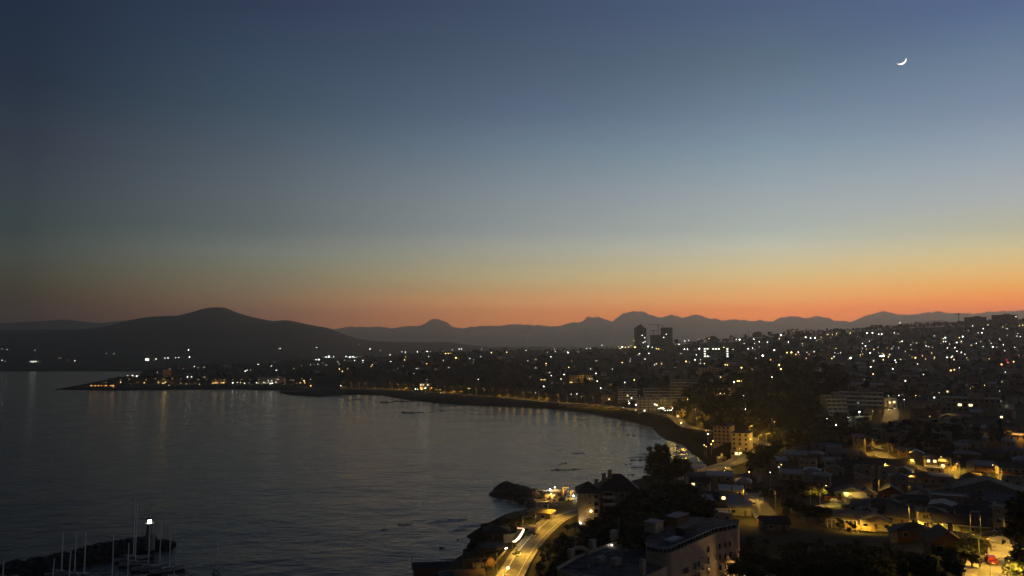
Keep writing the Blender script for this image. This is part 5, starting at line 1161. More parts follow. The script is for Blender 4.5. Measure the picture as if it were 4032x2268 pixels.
for i in range(4):
    zc = 1.6 + i * 2.75
    window(r_, 2.6, -.02, zc, 1.5, 1.4); window(r_, .3, -.02, zc + .2, .9, .4); window(r_, 13.0, 2.98, zc, 1.5, 1.4); window(r_, 17.0, 2.98, zc, 1.5, 1.4)
    b = MB(); b.box((7.6, 2.3, zc - .9), (5, 1.5, .16), M['trim']); b.box((7.6, 1.6, zc - .4), (5, .08, .9), M['trim']); part('balcony', b, r_)
    window(r_, 7.6, 2.98, zc + .1, 3.2, 1.7)
g = MB(); g.ball((.7, -.35, 4.5), .42, G['y1'], 1); wl = part('wall_lamp', g, r_)
l = bpy.data.lights.new('lamp_light', 'POINT'); l.color = WARM; l.energy = 120; l.shadow_soft_size = .3; lo = bpy.data.objects.new('lamp_light', l); COL.objects.link(lo); lo.parent = r_; lo.location = (-.5, -2.2, 3.6)
g = MB(); g.box((-3.4, -1.2, .25), (.5, .3, .5), G['flood']); part('floor_lamp', g, r_)
l = bpy.data.lights.new('lamp_light', 'POINT'); l.color = WARM; l.energy = 160; l.shadow_soft_size = .2; lo = bpy.data.objects.new('lamp_light', l); COL.objects.link(lo); lo.parent = r_; lo.location = (-3.2, -1.8, 1.2)

# large flat-roofed building close below the camera
ZU, ZL = 26.0, 23.1
A_, B_, C_, D_2, E_, F_, G_ = (38.6, 181.0), (53.7, 199.6), (61.0, 204.4), (64.5, 214.5), (51, 218.5), (34.5, 195.5), (32.4, 183.0)
cx_, cy_ = 40, 185
r_ = thing('hotel_building', 'big stepped flat-roofed building with a rooftop terrace', 'building', (cx_, cy_, 8))
rl = lambda p: (p[0] - cx_, p[1] - cy_)
arc = [(36.2 + 2.9 * cos(a), 183.3 + 2.9 * sin(a)) for a in np.linspace(radians(-122), radians(-38), 6)]
up = [rl(p) for p in [G_] + arc + [B_, C_, D_2, E_, F_]]
o = MB(); o.prism(up, -6, ZU - 8, M['hotel'], M['roofdeck']); part('upper_wing', o, r_)
low = [rl(p) for p in [(10.5, 176.8), (15.4, 170.6), (16.8, 172.2), (26.8, 167.4), (36.6, 178.9), (33.4, 182.2), (33.9, 196), (27, 199.5), (16, 186.5)]]
o = MB(); o.prism(low, -6, ZL - 8, M['hotel'], M['roofdeck'])
def parapet(o, pts, z, h, m, th=.25, close=False):
    for a, b in zip(pts[:-1], pts[1:]):
        ln = sqrt((b[0] - a[0]) ** 2 + (b[1] - a[1]) ** 2); o.box(((a[0] + b[0]) / 2, (a[1] + b[1]) / 2, z + h / 2), (ln + th * .5, th, h), m, atan2(b[1] - a[1], b[0] - a[0]))
parapet(o, low[:5], ZL - 8, .35, M['hotel']); parapet(o, low[6:] + [low[0]], ZL - 8, .7, M['hotel']); part('lower_wing', o, r_)
o = MB()
edge = [rl((G_[0] + .2, G_[1] + .2))] + [rl((p[0] - .25, p[1] + .3)) for p in arc] + [rl((53.4, 200)), rl((60.6, 204.9))]
for a, b in zip(edge[:-1], edge[1:]):
    n = max(1, int(sqrt((b[0] - a[0]) ** 2 + (b[1] - a[1]) ** 2) / 1.5))
    for i in range(n): o.box((a[0] + (b[0] - a[0]) * i / n, a[1] + (b[1] - a[1]) * i / n, ZU - 8 + .55), (.08, .08, 1.1), M['trim'])
    o.tube([(a[0], a[1], ZU - 8 + 1.1), (b[0], b[1], ZU - 8 + 1.1)], .05, M['trim'], 5)
    o.box(((a[0] + b[0]) / 2, (a[1] + b[1]) / 2, ZU - 8 + .5), (sqrt((b[0] - a[0]) ** 2 + (b[1] - a[1]) ** 2), .03, .8), M['glass'], atan2(b[1] - a[1], b[0] - a[0]))
part('railing', o, r_)
fa, fb = rl(A_), rl(B_)
face_windows(r_, fa, fb, [ZU - 8 - 3.2 - 2.75 * i for i in range(6)], [.80], .9, 1.5)
face_windows(r_, fa, fb, [ZU - 8 - 5.6 - 2.75 * i for i in range(5)], [.24, .30, .47, .56], .75, 1.4)
face_windows(r_, fa, fb, [ZU - 8 - 4.6 - 2.75 * i for i in range(5)], [.66], .5, .5)
la, lb_ = low[3], low[4]
face_windows(r_, la, lb_, [ZL - 8 - 2.2 - 2.75 * i for i in range(5)], [.55, .66, .92], .6, 1.2)
ca, cb = rl(B_), rl(C_)
face_windows(r_, ca, cb, [ZU - 8 - 3.6 - 2.75 * i for i in range(6)], [.16, .4, .62], .7, 1.4)
gw, ga = rl(G_), rl(arc[0])
o = MB(); o.box((gw[0] + 1.2, gw[1] - .25, ZL - 8 + 1.05), (1.0, .12, 2.1), M['dmetal'], atan2(ga[1] - gw[1], ga[0] - gw[0])); part('door', o, r_)
# roof furniture
def rp(k, x, y, z): 
    p = atz(*px(k, x, y), z); return p[0] - cx_, p[1] - cy_, z - 8
for (x, y, sz) in ((1215, 1045, (1.1, 1.1, 3.4)), (800, 545, (1.6, 1.4, 2.6)), (490, 680, (1.5, 1.3, 2.4)), (180, 800, (1.4, 1.2, 2.0)), (830, 900, (2.2, 1.6, 1.5)), (600, 850, (2.4, 1.8, 1.0))):
    a = rp('d5', x, y, ZL); o = MB(); o.box((a[0], a[1], a[2] + sz[2] / 2), sz, M['hotel'], .85); o.box((a[0], a[1], a[2] + sz[2] + .06), (sz[0] + .2, sz[1] + .2, .12), M['conc'], .85); part('roof_stack', o, r_)
a = rp('d5', 870, 520, ZL); o = MB(); o.tube([a, (a[0], a[1], a[2] + 6)], .05, M['metal'], 5); part('aerial', o, r_)
a = rp('d5', 300, 760, ZL); o = MB()
for i in range(7):
    t = pi * i / 6; t2 = pi * (i + 1) / 6
    if i < 6: o.tube([(a[0] + 2.4 * cos(t), a[1], a[2] + 1.9 * sin(t)), (a[0] + 2.4 * cos(t2), a[1], a[2] + 1.9 * sin(t2))], .5, M['hotel'], 6)
part('roof_arch', o, r_)
a = rp('d5', 1640, 560, ZU); o = MB(); o.box((a[0] + .6, a[1] + 1.2, a[2] + .25), (5.6, 2.4, .5), M['conc'], .86); part('plunge_pool_rim', o, r_)
o = MB(); o.box((a[0] + .6, a[1] + 1.2, a[2] + .51), (4.8, 1.7, .06), M['rpale'], .86); part('skylight', o, r_)
a = rp('d5', 1400, 440, ZU); o = MB(); o.box((a[0], a[1] + 2, a[2] + 1.3), (4.2, 3.4, 2.6), M['hotel'], .86); o.box((a[0], a[1] + 2, a[2] + 2.68), (4.6, 3.8, .16), M['conc'], .86); part('stair_head', o, r_)
a = rp('d5', 1720, 300, ZU); o = MB(); o.box((a[0], a[1], a[2] + 1.2), (7, 3.2, 2.4), M['rbrown'], .86); o.box((a[0], a[1], a[2] + 2.46), (7.4, 3.6, .14), M['conc'], .86); part('plant_room', o, r_)
a = rp('d5', 1850, 420, ZU); o = MB(); o.box((a[0], a[1], a[2] + .9), (7.5, 2.6, 1.5), M['rdark'], .86); part('pergola', o, r_)
g = rp('d5', 770, 640, ZL); o = MB(); o.ball((g[0], g[1], g[2] + .5), .2, G['w1'], 1); part('roof_lamp', o, r_)
l = bpy.data.lights.new('lamp_light', 'POINT'); l.color = (1, .6, .2); l.energy = 2200; l.shadow_soft_size = .3; lo = bpy.data.objects.new('lamp_light', l); COL.objects.link(lo); lo.parent = r_; lo.location = (C_[0] - cx_ + 2.6, C_[1] - cy_ - 3.0, 6.5)
g = MB(); g.ball((C_[0] - cx_ + 1.2, C_[1] - cy_ - 1.2, 6.0), .3, G['lantern'], 1); part('wall_lamp', g, r_)

for i in range(26):
    q = rng.uniform(0, 1, 2); a = rp('d5', 330 + q[0] * 850, 930 - q[0] * 330 + (q[1] - .5) * 150, ZL); sz = (random.uniform(.5, 1.6), random.uniform(.4, 1.2), random.uniform(.3, .9)); o = MB()
    if i % 3 == 0: o.tube([(a[0], a[1], a[2]), (a[0], a[1], a[2] + sz[2] + .5)], .18, M['metal'], 8); o.tube([(a[0], a[1], a[2] + sz[2] + .45), (a[0], a[1], a[2] + sz[2] + .6)], .3, M['dmetal'], 8); part('vent_pipe', o, r_)
    elif i % 3 == 1: o.box((a[0], a[1], a[2] + sz[2] / 2), sz, M['grey'], random.uniform(0, 1.6)); o.box((a[0], a[1], a[2] + sz[2] + .04), (sz[0] * .7, sz[1] * .7, .08), M['dmetal'], .4); part('air_unit', o, r_)
    else: b_ = (a[0] + random.uniform(-4, 4), a[1] + random.uniform(-4, 4), a[2] + .12); o.tube([(a[0], a[1], a[2] + .12), b_], .09, M['dmetal'], 6); part('roof_pipe', o, r_)
# ------------------------------------------------------------------ harbour: breakwaters, lighthouse, hoists, boats
def rubble(name, label, axis, half, hgt, n, mats, seedr=3, size=(.9, 1.9)):
    rr = random.Random(seedr); o = MB(); P = np.array(axis, float)
    x0, y0 = P[0][:2]; seg = np.linalg.norm(np.diff(P[:, :2], axis=0), axis=1); cum = np.concatenate([[0], np.cumsum(seg)])
    def at(u):
        s = u * cum[-1]; i = min(len(seg) - 1, int(np.searchsorted(cum, s) - 1)); i = max(i, 0); f = (s - cum[i]) / seg[i]; p = P[i] + (P[i + 1] - P[i]) * f; t = (P[i + 1] - P[i])[:2] / seg[i]; return p, t
    vs = []; K = 26; J = 9
    for i in range(K + 1):
        p, t = at(i / K); tip = min(1, .35 + i / K * 6)
        for j in range(J):
            a = (j / (J - 1) - .5) * 2; vs.append((p[0] - t[1] * a * half * tip - x0, p[1] + t[0] * a * half * tip - y0, (hgt * (1 - abs(a) ** 1.6) - .8) * tip + rr.uniform(-.2, .2)))
    o.add(vs, [(i * J + j, (i + 1) * J + j, (i + 1) * J + j + 1, i * J + j + 1) for i in range(K) for j in range(J - 1)], mats[0])
    for _ in range(n):
        u = rr.random(); p, t = at(u); a = rr.uniform(-1, 1); tip = min(1, .35 + u * 6); s = rr.uniform(*size)
        zz = (hgt * (1 - abs(a) ** 1.6) - .7) * tip
        random.seed(rr.random()); m = mats[0] if u < .62 or len(mats) == 1 else rr.choice(mats)
        o.ball((p[0] - t[1] * a * half * tip - x0, p[1] + t[0] * a * half * tip - y0, zz), (s, s * rr.uniform(.6, 1), s * rr.uniform(.5, .9)), m, 0, .22)
    random.seed(11 + seedr)
    return tag(link(name, o.data(name), None, (x0, y0, 0)), label, 'breakwater')
rubble('breakwater', 'short rubble breakwater beside the lit shore road, its root reddish', [atz(1968, 1932, 0), atz(2030, 1950, 0), atz(2110, 1972, 0), atz(2185, 1990, 0), atz(2245, 1999, 0)], 9.5, 5.2, 760, [M['rock'], M['rockr']], 3)
rubble('breakwater', 'long low rubble breakwater curving behind the yachts', [atz(668, 2152, 0), atz(600, 2150, 0), atz(480, 2165, 0), atz(330, 2200, 0), atz(150, 2240, 0), atz(-150, 2290, 0), atz(-500, 2340, 0)], 8, 3.6, 620, [M['rock']], 5)
X, Y, _ = atz(*px('c2', 1650, 1130), 2.5); r_ = thing('lighthouse', 'small white harbour light on the end of the long breakwater', 'lighthouse', (X, Y, 3.5), 0)
o = MB(); o.tube([(0, 0, -2), (0, 0, 3.6)], [1.75, 1.55], M['grey'], 12); part('base', o, r_)
o = MB(); o.tube([(-.4, 0, 3.6), (-.4, 0, 7.2)], [1.1, .85], M['grey'], 12); part('tower', o, r_)
o = MB(); o.tube([(-.4, 0, 7.2), (-.4, 0, 7.45)], 1.5, M['conc'], 12); part('gallery', o, r_)
o = MB(); o.tube([(-.4, 0, 7.45), (-.4, 0, 8.6)], .6, G['flood'], 10); part('lantern', o, r_)
o = MB(); o.tube([(-.4, 0, 8.9), (-.4, 0, 9.8)], [1.3, .1], M['dmetal'], 10); o.tube([(-.4, 0, 9.8), (-.4, 0, 14.2)], .07, M['metal'], 5); part('cap', o, r_)
def hoist(k, xp, ytop, ybase, xb, label, z=3.2):
    X, Y, zz = atz(*px(k, xp, ybase), z); s = CR[k][2] * Y / 2912; h = (ybase - ytop) * s; b = (xb - xp) * s
    r = thing('boat_hoist', label, 'crane', (X, Y, zz), 0, 'yellow boat hoists on the quay')
    o = MB(); o.box((0, 0, h / 2 - .5), (.55, .55, h + 1), M['yel']); part('post', o, r)
    o = MB(); o.box((b / 2, 0, h - .2), (b + .5, .5, .5), M['yel']); o.tube([(0, 0, h * .55), (b * .75, 0, h - .4)], .2, M['yel'], 6); part('boom', o, r)
    o = MB(); o.tube([(b, 0, h - .4), (b, 0, h * .62)], .05, M['wire'], 5); o.box((b, 0, h * .58), (.5, .4, .6), M['yel']); part('hook_block', o, r)
hoist('d7', 1322, 265, 440, 1408, 'larger yellow boat hoist, the nearer to the breakwater'); hoist('d7', 1452, 322, 455, 1505, 'smaller yellow boat hoist nearer the beige apartment house')
X, Y, _ = atz(*px('d7', 1500, 480), 3); q = MB(); q.box((0, 0, -1.2), (34, 16, 4.2), M['conc']); tag(link('quay', q.data('quay'), None, (X - 2, Y + 5, 2), .15), 'concrete quay under the yellow hoists', None, kind='structure')
for k, x, y, c, e, lb in (('d7', 1095, 300, COOL, 'g1', 'white quay lamp at the breakwater end of the hoists'), ('d7', 1175, 262, WARM, 'y1', 'taller quay lamp left of the larger yellow hoist'), ('d7', 1500, 412, COOL, 'g1', 'low lamp under the smaller yellow hoist'), ('d7', 1600, 490, WARM, 'y1', 'bright quay lamp at the corner of the beige apartment house'), ('d7', 1110, 380, WARM, 'y1', 'low quay lamp on the reddish stones')):
    X, Y, z = atz(*px(k, x, y), 5.6); r_ = thing('quay_lamp', lb, 'lamp', (X, Y, 2.5), 0, 'lamps of the quay')
    o = MB(); o.tube([(0, 0, -1), (0, 0, 3.0)], .08, M['metal'], 6); part('pole', o, r_); o = MB(); o.ball((0, 0, 3.1), .28, G[e], 1); part('lantern', o, r_)
    l = bpy.data.lights.new('lamp_light', 'POINT'); l.color = c if e != 'y1' else (1, .62, .12); l.energy = 2200; l.shadow_soft_size = .3; lo = bpy.data.objects.new('lamp_light', l); COL.objects.link(lo); lo.parent = r_; lo.location = (0, -.6, 3.6)
X, Y, z = atz(*px('d7', 1440, 525), 4.0); r_ = thing('hut', 'pale quay hut below the yellow hoists', 'hut', (X, Y, 4.0), .1)
o = MB(); o.box((0, 1.2, 1.0), (3.4, 2.4, 2.2), M['white']); part('wall', o, r_); o = MB(); o.box((0, 1.2, 2.2), (3.8, 2.8, .2), M['conc']); part('roof', o, r_); window(r_, -.8, -.02, 1.2, .7, .6)
def fishing_boat(X, Y, z, rz, label, hm):
    r = thing('fishing_boat', label, 'boat', (X, Y, z), rz, 'open boats on the quay'); o = MB(); vs = []
    st = [(-3, .75, 1), (-1.5, 1.05, .95), (.5, 1.05, 1.0), (2, .75, 1.15), (3.3, .06, 1.4)]
    for x, w, h in st: vs += [(x, -w, h), (x, -w * .75, .35), (x, 0, 0), (x, w * .75, .35), (x, w, h)]
    o.add(vs, [(i * 5 + j, i * 5 + j + 1, (i + 1) * 5 + j + 1, (i + 1) * 5 + j) for i in range(4) for j in range(4)] + [(0, 1, 2, 3, 4)], hm); part('hull', o, r)
    for x in (-1.4, .6):
        o = MB(); o.box((x, 0, .75), (.35, 1.8, .08), M['wood']); part('thwart', o, r)
for i, (x, y, m, lb) in enumerate(((1130, 340, 'hullw', 'white open boat by the end quay lamp'), (1200, 360, 'yel', 'yellow open boat left of the larger hoist'), (1140, 398, 'hullw', 'white open boat on the reddish stones'), (1530, 455, 'hullw', 'white open boat below the smaller hoist'), (1270, 395, 'carred', 'red open boat under the larger hoist'))):
    X, Y, z = atz(*px('d7', x, y), 3.4); fishing_boat(X, Y, 3.2, random.uniform(-.4, .6), lb, M[m])
def yacht(xm, ym, ytop, label, ln=10., rz=.3, lean=0., group='moored yachts'):
    X, Y, _ = atz(*px('c2', xm, ym), 1.2); s = .3574 * Y / 2912; mh = (ym - ytop) * s
    r = thing('sailing_yacht', label, 'yacht', (X, Y, 0), rz + .2, group); k = ln / 10
    o = MB(); vs = []
    st = [(-5, 1.05, 1.0, -.1), (-3, 1.45, .95, -.35), (-.5, 1.65, .95, -.5), (2, 1.35, 1.05, -.4), (4, .65, 1.2, -.15), (5.2, .04, 1.35, .5)]
    for x, w, h, b in st: vs += [(x * k, -w * k, h), (x * k, -w * .85 * k, .25), (x * k, 0, b), (x * k, w * .85 * k, .25), (x * k, w * k, h)]
    o.add(vs, [(i * 5 + j, i * 5 + j + 1, (i + 1) * 5 + j + 1, (i + 1) * 5 + j) for i in range(5) for j in range(4)] + [(0, 1, 2, 3, 4)], M['hullw']); part('hull', o, r)
    o = MB(); o.add([(x * k, s_ * w * k * .97, h + .03) for x, w, h, b in st for s_ in (-1, 1)], [(2 * i, 2 * i + 2, 2 * i + 3, 2 * i + 1) for i in range(5)], M['grey']); part('deck', o, r)
    o = MB(); vs = [(-1.6, -.8, 1), (1.9, -.55, 1.05), (1.9, .55, 1.05), (-1.6, .8, 1), (-1.5, -.65, 1.6), (1.2, -.4, 1.45), (1.2, .4, 1.45), (-1.5, .65, 1.6)]
    o.add([(a * k, b * k, c) for a, b, c in vs], [(4, 5, 6, 7), (0, 1, 5, 4), (1, 2, 6, 5), (2, 3, 7, 6), (3, 0, 4, 7)], M['hullw']); cb_ = part('cabin', o, r)
    o = MB()
    for s_ in (-1, 1): o.box((0, s_ * .66 * k, 1.28), (1.7 * k, .05, .2), M['glass'])
    part('window', o, cb_)
    o = MB(); o.tube([(.5 * k, 0, 1), (.5 * k + lean * mh, 0, 1.2 + mh)], [.2, .15], M['mast'], 8)
    for f in (.42, .7): o.box((.5 * k + lean * mh * f, 0, 1.2 + mh * f), (.06, 1.6 * k, .05), M['mast'])
    part('mast', o, r)
    o = MB(); o.tube([(.45 * k, 0, 2.0), (-3.4 * k, 0, 2.1)], .08, M['mast'], 6); part('boom', o, r)
    o = MB(); o.tube([(.3 * k, 0, 2.2), (-1.5 * k, 0, 2.34), (-3.3 * k, 0, 2.2)], [.2, .17, .1], M['canvas'], 6); part('sail_cover', o, r)
    o = MB(); top = (.5 * k + lean * mh, 0, 1.15 + mh)
    for p in ((5.1 * k, 0, 1.35), (-4.9 * k, 0, 1.1)): o.tube([top, p], .02, M['wire'], 4)
    part('stay', o, r)
yacht(1738, 1340, 850, 'yacht left of the lighthouse-end pair, its mast top level with the harbour light', 10.5, .22)
yacht(1845, 1360, 840, 'yacht with the rightmost tall mast of the packed row', 11, .42)
yacht(1617, 1335, 800, 'yacht whose mast stands right in front of the harbour light', 9.5, .2)
yacht(1472, 1290, 665, 'yacht with a slim dim mast next to the tallest mast', 9, .15)
yacht(1450, 1235, 570, 'yacht with the tallest mast of the row', 11, .3)
yacht(1387, 1470, 1105, 'yacht at the frame bottom with a pale short mast', 9, .5)
yacht(1215, 1470, 1030, 'yacht at the frame bottom with a pale mast left of the short one', 9.5, .4)
yacht(908, 1430, 990, 'yacht with a faint mast in front of the long breakwater', 9, .25)
yacht(802, 1425, 1005, 'yacht with a mast second from the breakwater bend', 9, .25)
yacht(660, 1400, 980, 'yacht with the faintest thin mast', 8.5, .2)
yacht(12, 1460, 1300, 'yacht cut by the left frame edge', 9, .3)
yacht(2382, 1425, 1150, 'yacht moored alone on open water', 8, 1.9)
yacht(1900, 1452, 1400, 'white motor launch with a pointed bow right of the packed yachts', 9.5, .4)
yacht(740, 1480, 1190, 'yacht with a leaning mast among the darkest masts', 8.5, .3, .03)
yacht(560, 1480, 1270, 'yacht nearest the left breakwater stones', 8.5, .3, .05)

# ------------------------------------------------------------------ rocks in the bay
def rock(k, x0, x1, y, h, label, n=5, z=0.):
    n = int(n * 1.8)
    a = atz(*px(k, x0, y), z); b = atz(*px(k, x1, y), z); ln = sqrt((a[0] - b[0]) ** 2 + (a[1] - b[1]) ** 2); o = MB(); mx, my = (a[0] + b[0]) / 2, (a[1] + b[1]) / 2
    for i in range(n):
        u = (i + .5) / n; r = ln / n * random.uniform(.55, 1.5)
        o.ball((a[0] + (b[0] - a[0]) * u - mx, a[1] + (b[1] - a[1]) * u - my + random.uniform(-1, 1) * min(ln * .22, 9), -.1 - random.random() * .3 * h), (r, r * random.uniform(.6, 1.3), min(h * random.uniform(.3, 1.35), r * .85)), M['rock'], 1, .3)
    return tag(link('rock', o.data('rock'), None, (mx, my, 0)), label, 'rock', 'rocks in the bay')
for k, x0, x1, y, h, n, lb in (('c3', 810, 930, 915, 1.6, 5, 'black rock at the left end of the outer reef'), ('c3', 940, 1010, 912, .8, 5, 'low middle part of the outer reef'), ('c3', 1050, 1085, 908, .9, 3, 'small rock right of the lamp reflection'), ('c3', 1130, 1195, 900, 1.1, 4, 'rock at the right end of the outer reef'),
      ('c3', 645, 740, 828, 1.5, 5, 'dark rock shelf left of the rocky point'), ('c3', 740, 960, 818, 1.3, 9, 'long rock shelf joined to the point'), ('c3', 400, 480, 802, 1.2, 5, 'flat rock off the beach cafe'), ('c3', 350, 400, 812, .6, 3, 'tiny rock left of the flat rock'), ('c3', 960, 1030, 842, .9, 4, 'rock between the shelf and the point'), ('c3', 1160, 1280, 858, 1.3, 7, 'slanting rock at the tip of the point'), ('c3', 1085, 1160, 838, 1.5, 5, 'rock hugging the rocky point'), ('c3', 240, 340, 780, .9, 5, 'rock strip below the beach road'),
      ('c3', 2085, 2180, 1395, .7, 6, 'left half of the long low rock in mid bay'), ('c3', 2240, 2335, 1392, 1.0, 6, 'right half of the long low rock in mid bay'), ('c3', 2175, 2240, 1397, .35, 4, 'awash ledge in mid bay'), ('c3', 2130, 2170, 1350, .4, 3, 'faint ledge above the long low rock'), ('c3', 2168, 2212, 1341, .7, 3, 'short dark rock above the long low rock'), ('c3', 2270, 2360, 1255, .5, 6, 'thin reef line near the far beach'), ('c3', 2100, 2180, 1232, .3, 5, 'thin awash reef left of the reef line'),
      ('c7', 385, 440, 400, 1.4, 4, 'rock at the left of the surf reef'), ('c7', 430, 580, 358, 1.5, 8, 'curved rock back of the surf reef'), ('c7', 430, 560, 432, .8, 7, 'front ledge of the surf reef'), ('c7', 560, 610, 410, .9, 3, 'rock of the surf reef nearest the big tree'), ('c7', 400, 480, 500, .6, 5, 'ledge below the surf reef'), ('c7', 380, 430, 125, .7, 3, 'left rock of a pair under the beach'), ('c7', 445, 478, 126, .7, 2, 'right rock of a pair under the beach'), ('c7', 270, 380, 70, .35, 6, 'thin reef in the amber reflection'),
      ('c7', 760, 860, 150, 1.1, 5, 'rock among foam at the beach end'), ('c7', 850, 900, 230, .9, 3, 'rock in the beach foam'), ('c7', 860, 960, 285, 1.2, 5, 'larger rock in the beach foam'),
      ('c8', 815, 850, 945, 1.3, 2, 'round boulder offshore of the dark bushes'), ('c8', 830, 885, 1050, 1.6, 3, 'big round boulder offshore of the pergola'), ('c8', 645, 690, 1145, 1.0, 2, 'boulder left of the big round one'), ('c8', 850, 895, 1240, 1.4, 2, 'boulder close to the pergola'), ('c8', 740, 800, 830, .8, 3, 'dark rock in the breaker line'), ('c8', 590, 690, 845, .8, 6, 'long rock in the breaker line'), ('c8', 180, 340, 882, .6, 8, 'low outer rock of the breaker line'), ('c8', 0, 60, 938, .7, 4, 'outermost rock of the breaker line'), ('c8', 1230, 1340, 628, .7, 6, 'rock awash below the breakwater tip'), ('c8', 1245, 1285, 490, 2.4, 2, 'lone stack off the breakwater tip'), ('c8', 700, 830, 1370, 1.8, 5, 'dark boulders at the foot of the shore huts'), ('c8', 520, 580, 1350, 1.2, 3, 'boulder by the pier hut'),
      ('c1', 420, 560, 735, 1.6, 7, 'low tip of the headland rocks'), ('c1', 560, 660, 728, 2.4, 6, 'headland rocks beside the restaurant')):
    rock(k, x0, x1, y, h, lb, n)
# thin foam where the swell meets the shore
fo = MB()
def foam(k, pts, wd):
    for (x0, y0), (x1, y1) in zip(pts[:-1], pts[1:]):
        n = 8
        for i in range(n):
            u = (i + random.random()) / n; X, Y, _ = atz(*px(k, x0 + (x1 - x0) * u, y0 + (y1 - y0) * u + random.uniform(-3, 3)), 0)
            L_2 = random.uniform(3, 8) * wd; W_ = random.uniform(.4, 1.1) * wd; a = atan2(1, 0) * 0 + random.uniform(-.3, .3); m = 8; vs = []
            for j in range(m):
                t = 2 * pi * j / m; q_ = random.uniform(.6, 1.1); ex, ey = L_2 * cos(t) * q_, W_ * sin(t) * q_; vs.append((X + ex * cos(a) - ey * sin(a), Y + ex * sin(a) + ey * cos(a), .06 + .01 * random.random()))
            fo.add(vs, [tuple(range(m))], M['foam'])
foam('c7', [(700, 150), (800, 180), (900, 200), (1000, 190)], 1.3); foam('c7', [(760, 240), (850, 310), (960, 330)], 1.3); foam('c7', [(980, 360), (1040, 390), (1150, 430)], 1.3); foam('c7', [(1000, 400), (1130, 440)], 1.2); foam('c7', [(420, 345), (520, 330), (600, 345)], .8); foam('c7', [(640, 40), (700, 80), (720, 110)], 1)
foam('c4', [(1000, 1290), (1060, 1330), (1110, 1390)], 1.5); foam('c4', [(750, 1300), (900, 1330), (1040, 1360)], 1.3); foam('c7', [(850, 130), (900, 170), (980, 190)], 1.4); foam('c7', [(540, 300), (600, 310)], 1); foam('c7', [(1060, 400), (1120, 425), (1160, 440)], 1.4); foam('c8', [(580, 860), (760, 850), (900, 820)], .8); foam('c8', [(900, 910), (1050, 890), (1200, 880)], .8); foam('c8', [(820, 960), (900, 930)], .6); foam('c8', [(1300, 650), (1420, 600), (1500, 650)], .6); foam('c8', [(700, 1260), (900, 1300)], .5); foam('c8', [(750, 1390), (900, 1330)], .5)
for i in range(34):
    x = random.uniform(1835, 2075); y = np.interp(x, [1835, 1880, 1940, 2000, 2075], [2172, 2085, 2058, 2044, 2028]) + random.uniform(-3, 26)
    X, Y, z = on_land(x, y); q = MB(); rr_ = random.uniform(.5, 1.6)
    for _ in range(3): q.ball((random.uniform(-1, 1), random.uniform(-1, 1), 0), (rr_, rr_ * random.uniform(.6, 1), rr_ * random.uniform(.4, .8)), M['rock'], 1, .25)
    tag(link('rock', q.data('rock'), None, (X, Y, z + .1)), 'dark rock on the bank seaward of the lit shore road', 'rock', 'rocks of the shore bank')
tag(link('sea_foam', fo.data('sea_foam')), 'thin pale foam along the rocks and beach', None, None, 'stuff')
# ------------------------------------------------------------------ along the shore road
def wp(k, x, y, z): return atz(*px(k, x, y), z)
X, Y, z = wp('d6', 2035, 215, 5.8); r_ = thing('beach_pavilion', 'shore pavilion with three white roof vents and a lit ochre roof', 'pavilion', (X, Y, 5.8), -.35)
o = MB(); o.box((0, 3, 1.4), (9, 6, 3.6), M['beige']); part('wall', o, r_)
o = MB(); hip_roof(o, 9, 6, 3.2, 1.2, M['yellow'], .7); ro = part('roof', o, r_)
for i in range(3):
    c = MB(); c.tube([(-2.2 + i * 2.4, 3.6, 3.6), (-2.2 + i * 2.4, 3.6, 5.6), (-2.6 + i * 2.4, 3.3, 5.9)], .24, M['white'], 8); part('vent', c, ro)
window(r_, -2, -.02, 1.7, 1.5, 1.2); window(r_, 1.4, -.02, 1.7, 1.5, 1.2)
X, Y, z = wp('d6', 1845, 445, 6.6); r_ = thing('kiosk', 'flat-roofed kiosk with a lit fascia and a dark hatch', 'kiosk', (X, Y, 6.6), -.15)
o = MB(); o.box((0, 1.6, 1.1), (5, 3.2, 2.6), M['beige']); part('wall', o, r_); o = MB(); o.box((.2, 1.4, 2.5), (5.8, 4.0, .28), M['wood']); o.box((.2, -.58, 2.5), (5.8, .06, .34), M['trim']); part('roof', o, r_)
o = MB(); o.box((-.6, -.02, 1.35), (2.0, .08, 1.1), M['glass']); part('hatch', o, r_)
X, Y, z = wp('d6', 1836, 455, 6.6); r_ = thing('litter_bin', 'round green litter bin before the kiosk', 'bin', (X, Y - .8, 6.6))
o = MB(); o.tube([(0, 0, 0), (0, 0, 1.5)], [.72, .8], M['binc'], 14); part('body', o, r_); o = MB(); o.tube([(0, 0, 1.5), (0, 0, 1.62)], .86, M['dmetal'], 14); part('rim', o, r_)
X, Y, z = wp('d6', 1868, 440, 6.6); r_ = thing('marker_post', 'white marker post right of the green bin', 'post', (X, Y - .5, 6.6)); o = MB(); o.tube([(0, 0, 0), (0, 0, 1.9)], .16, M['white'], 8); part('post', o, r_); o = MB(); o.box((0, -.05, 1.8), (.7, .08, .5), M['white']); part('plate', o, r_)
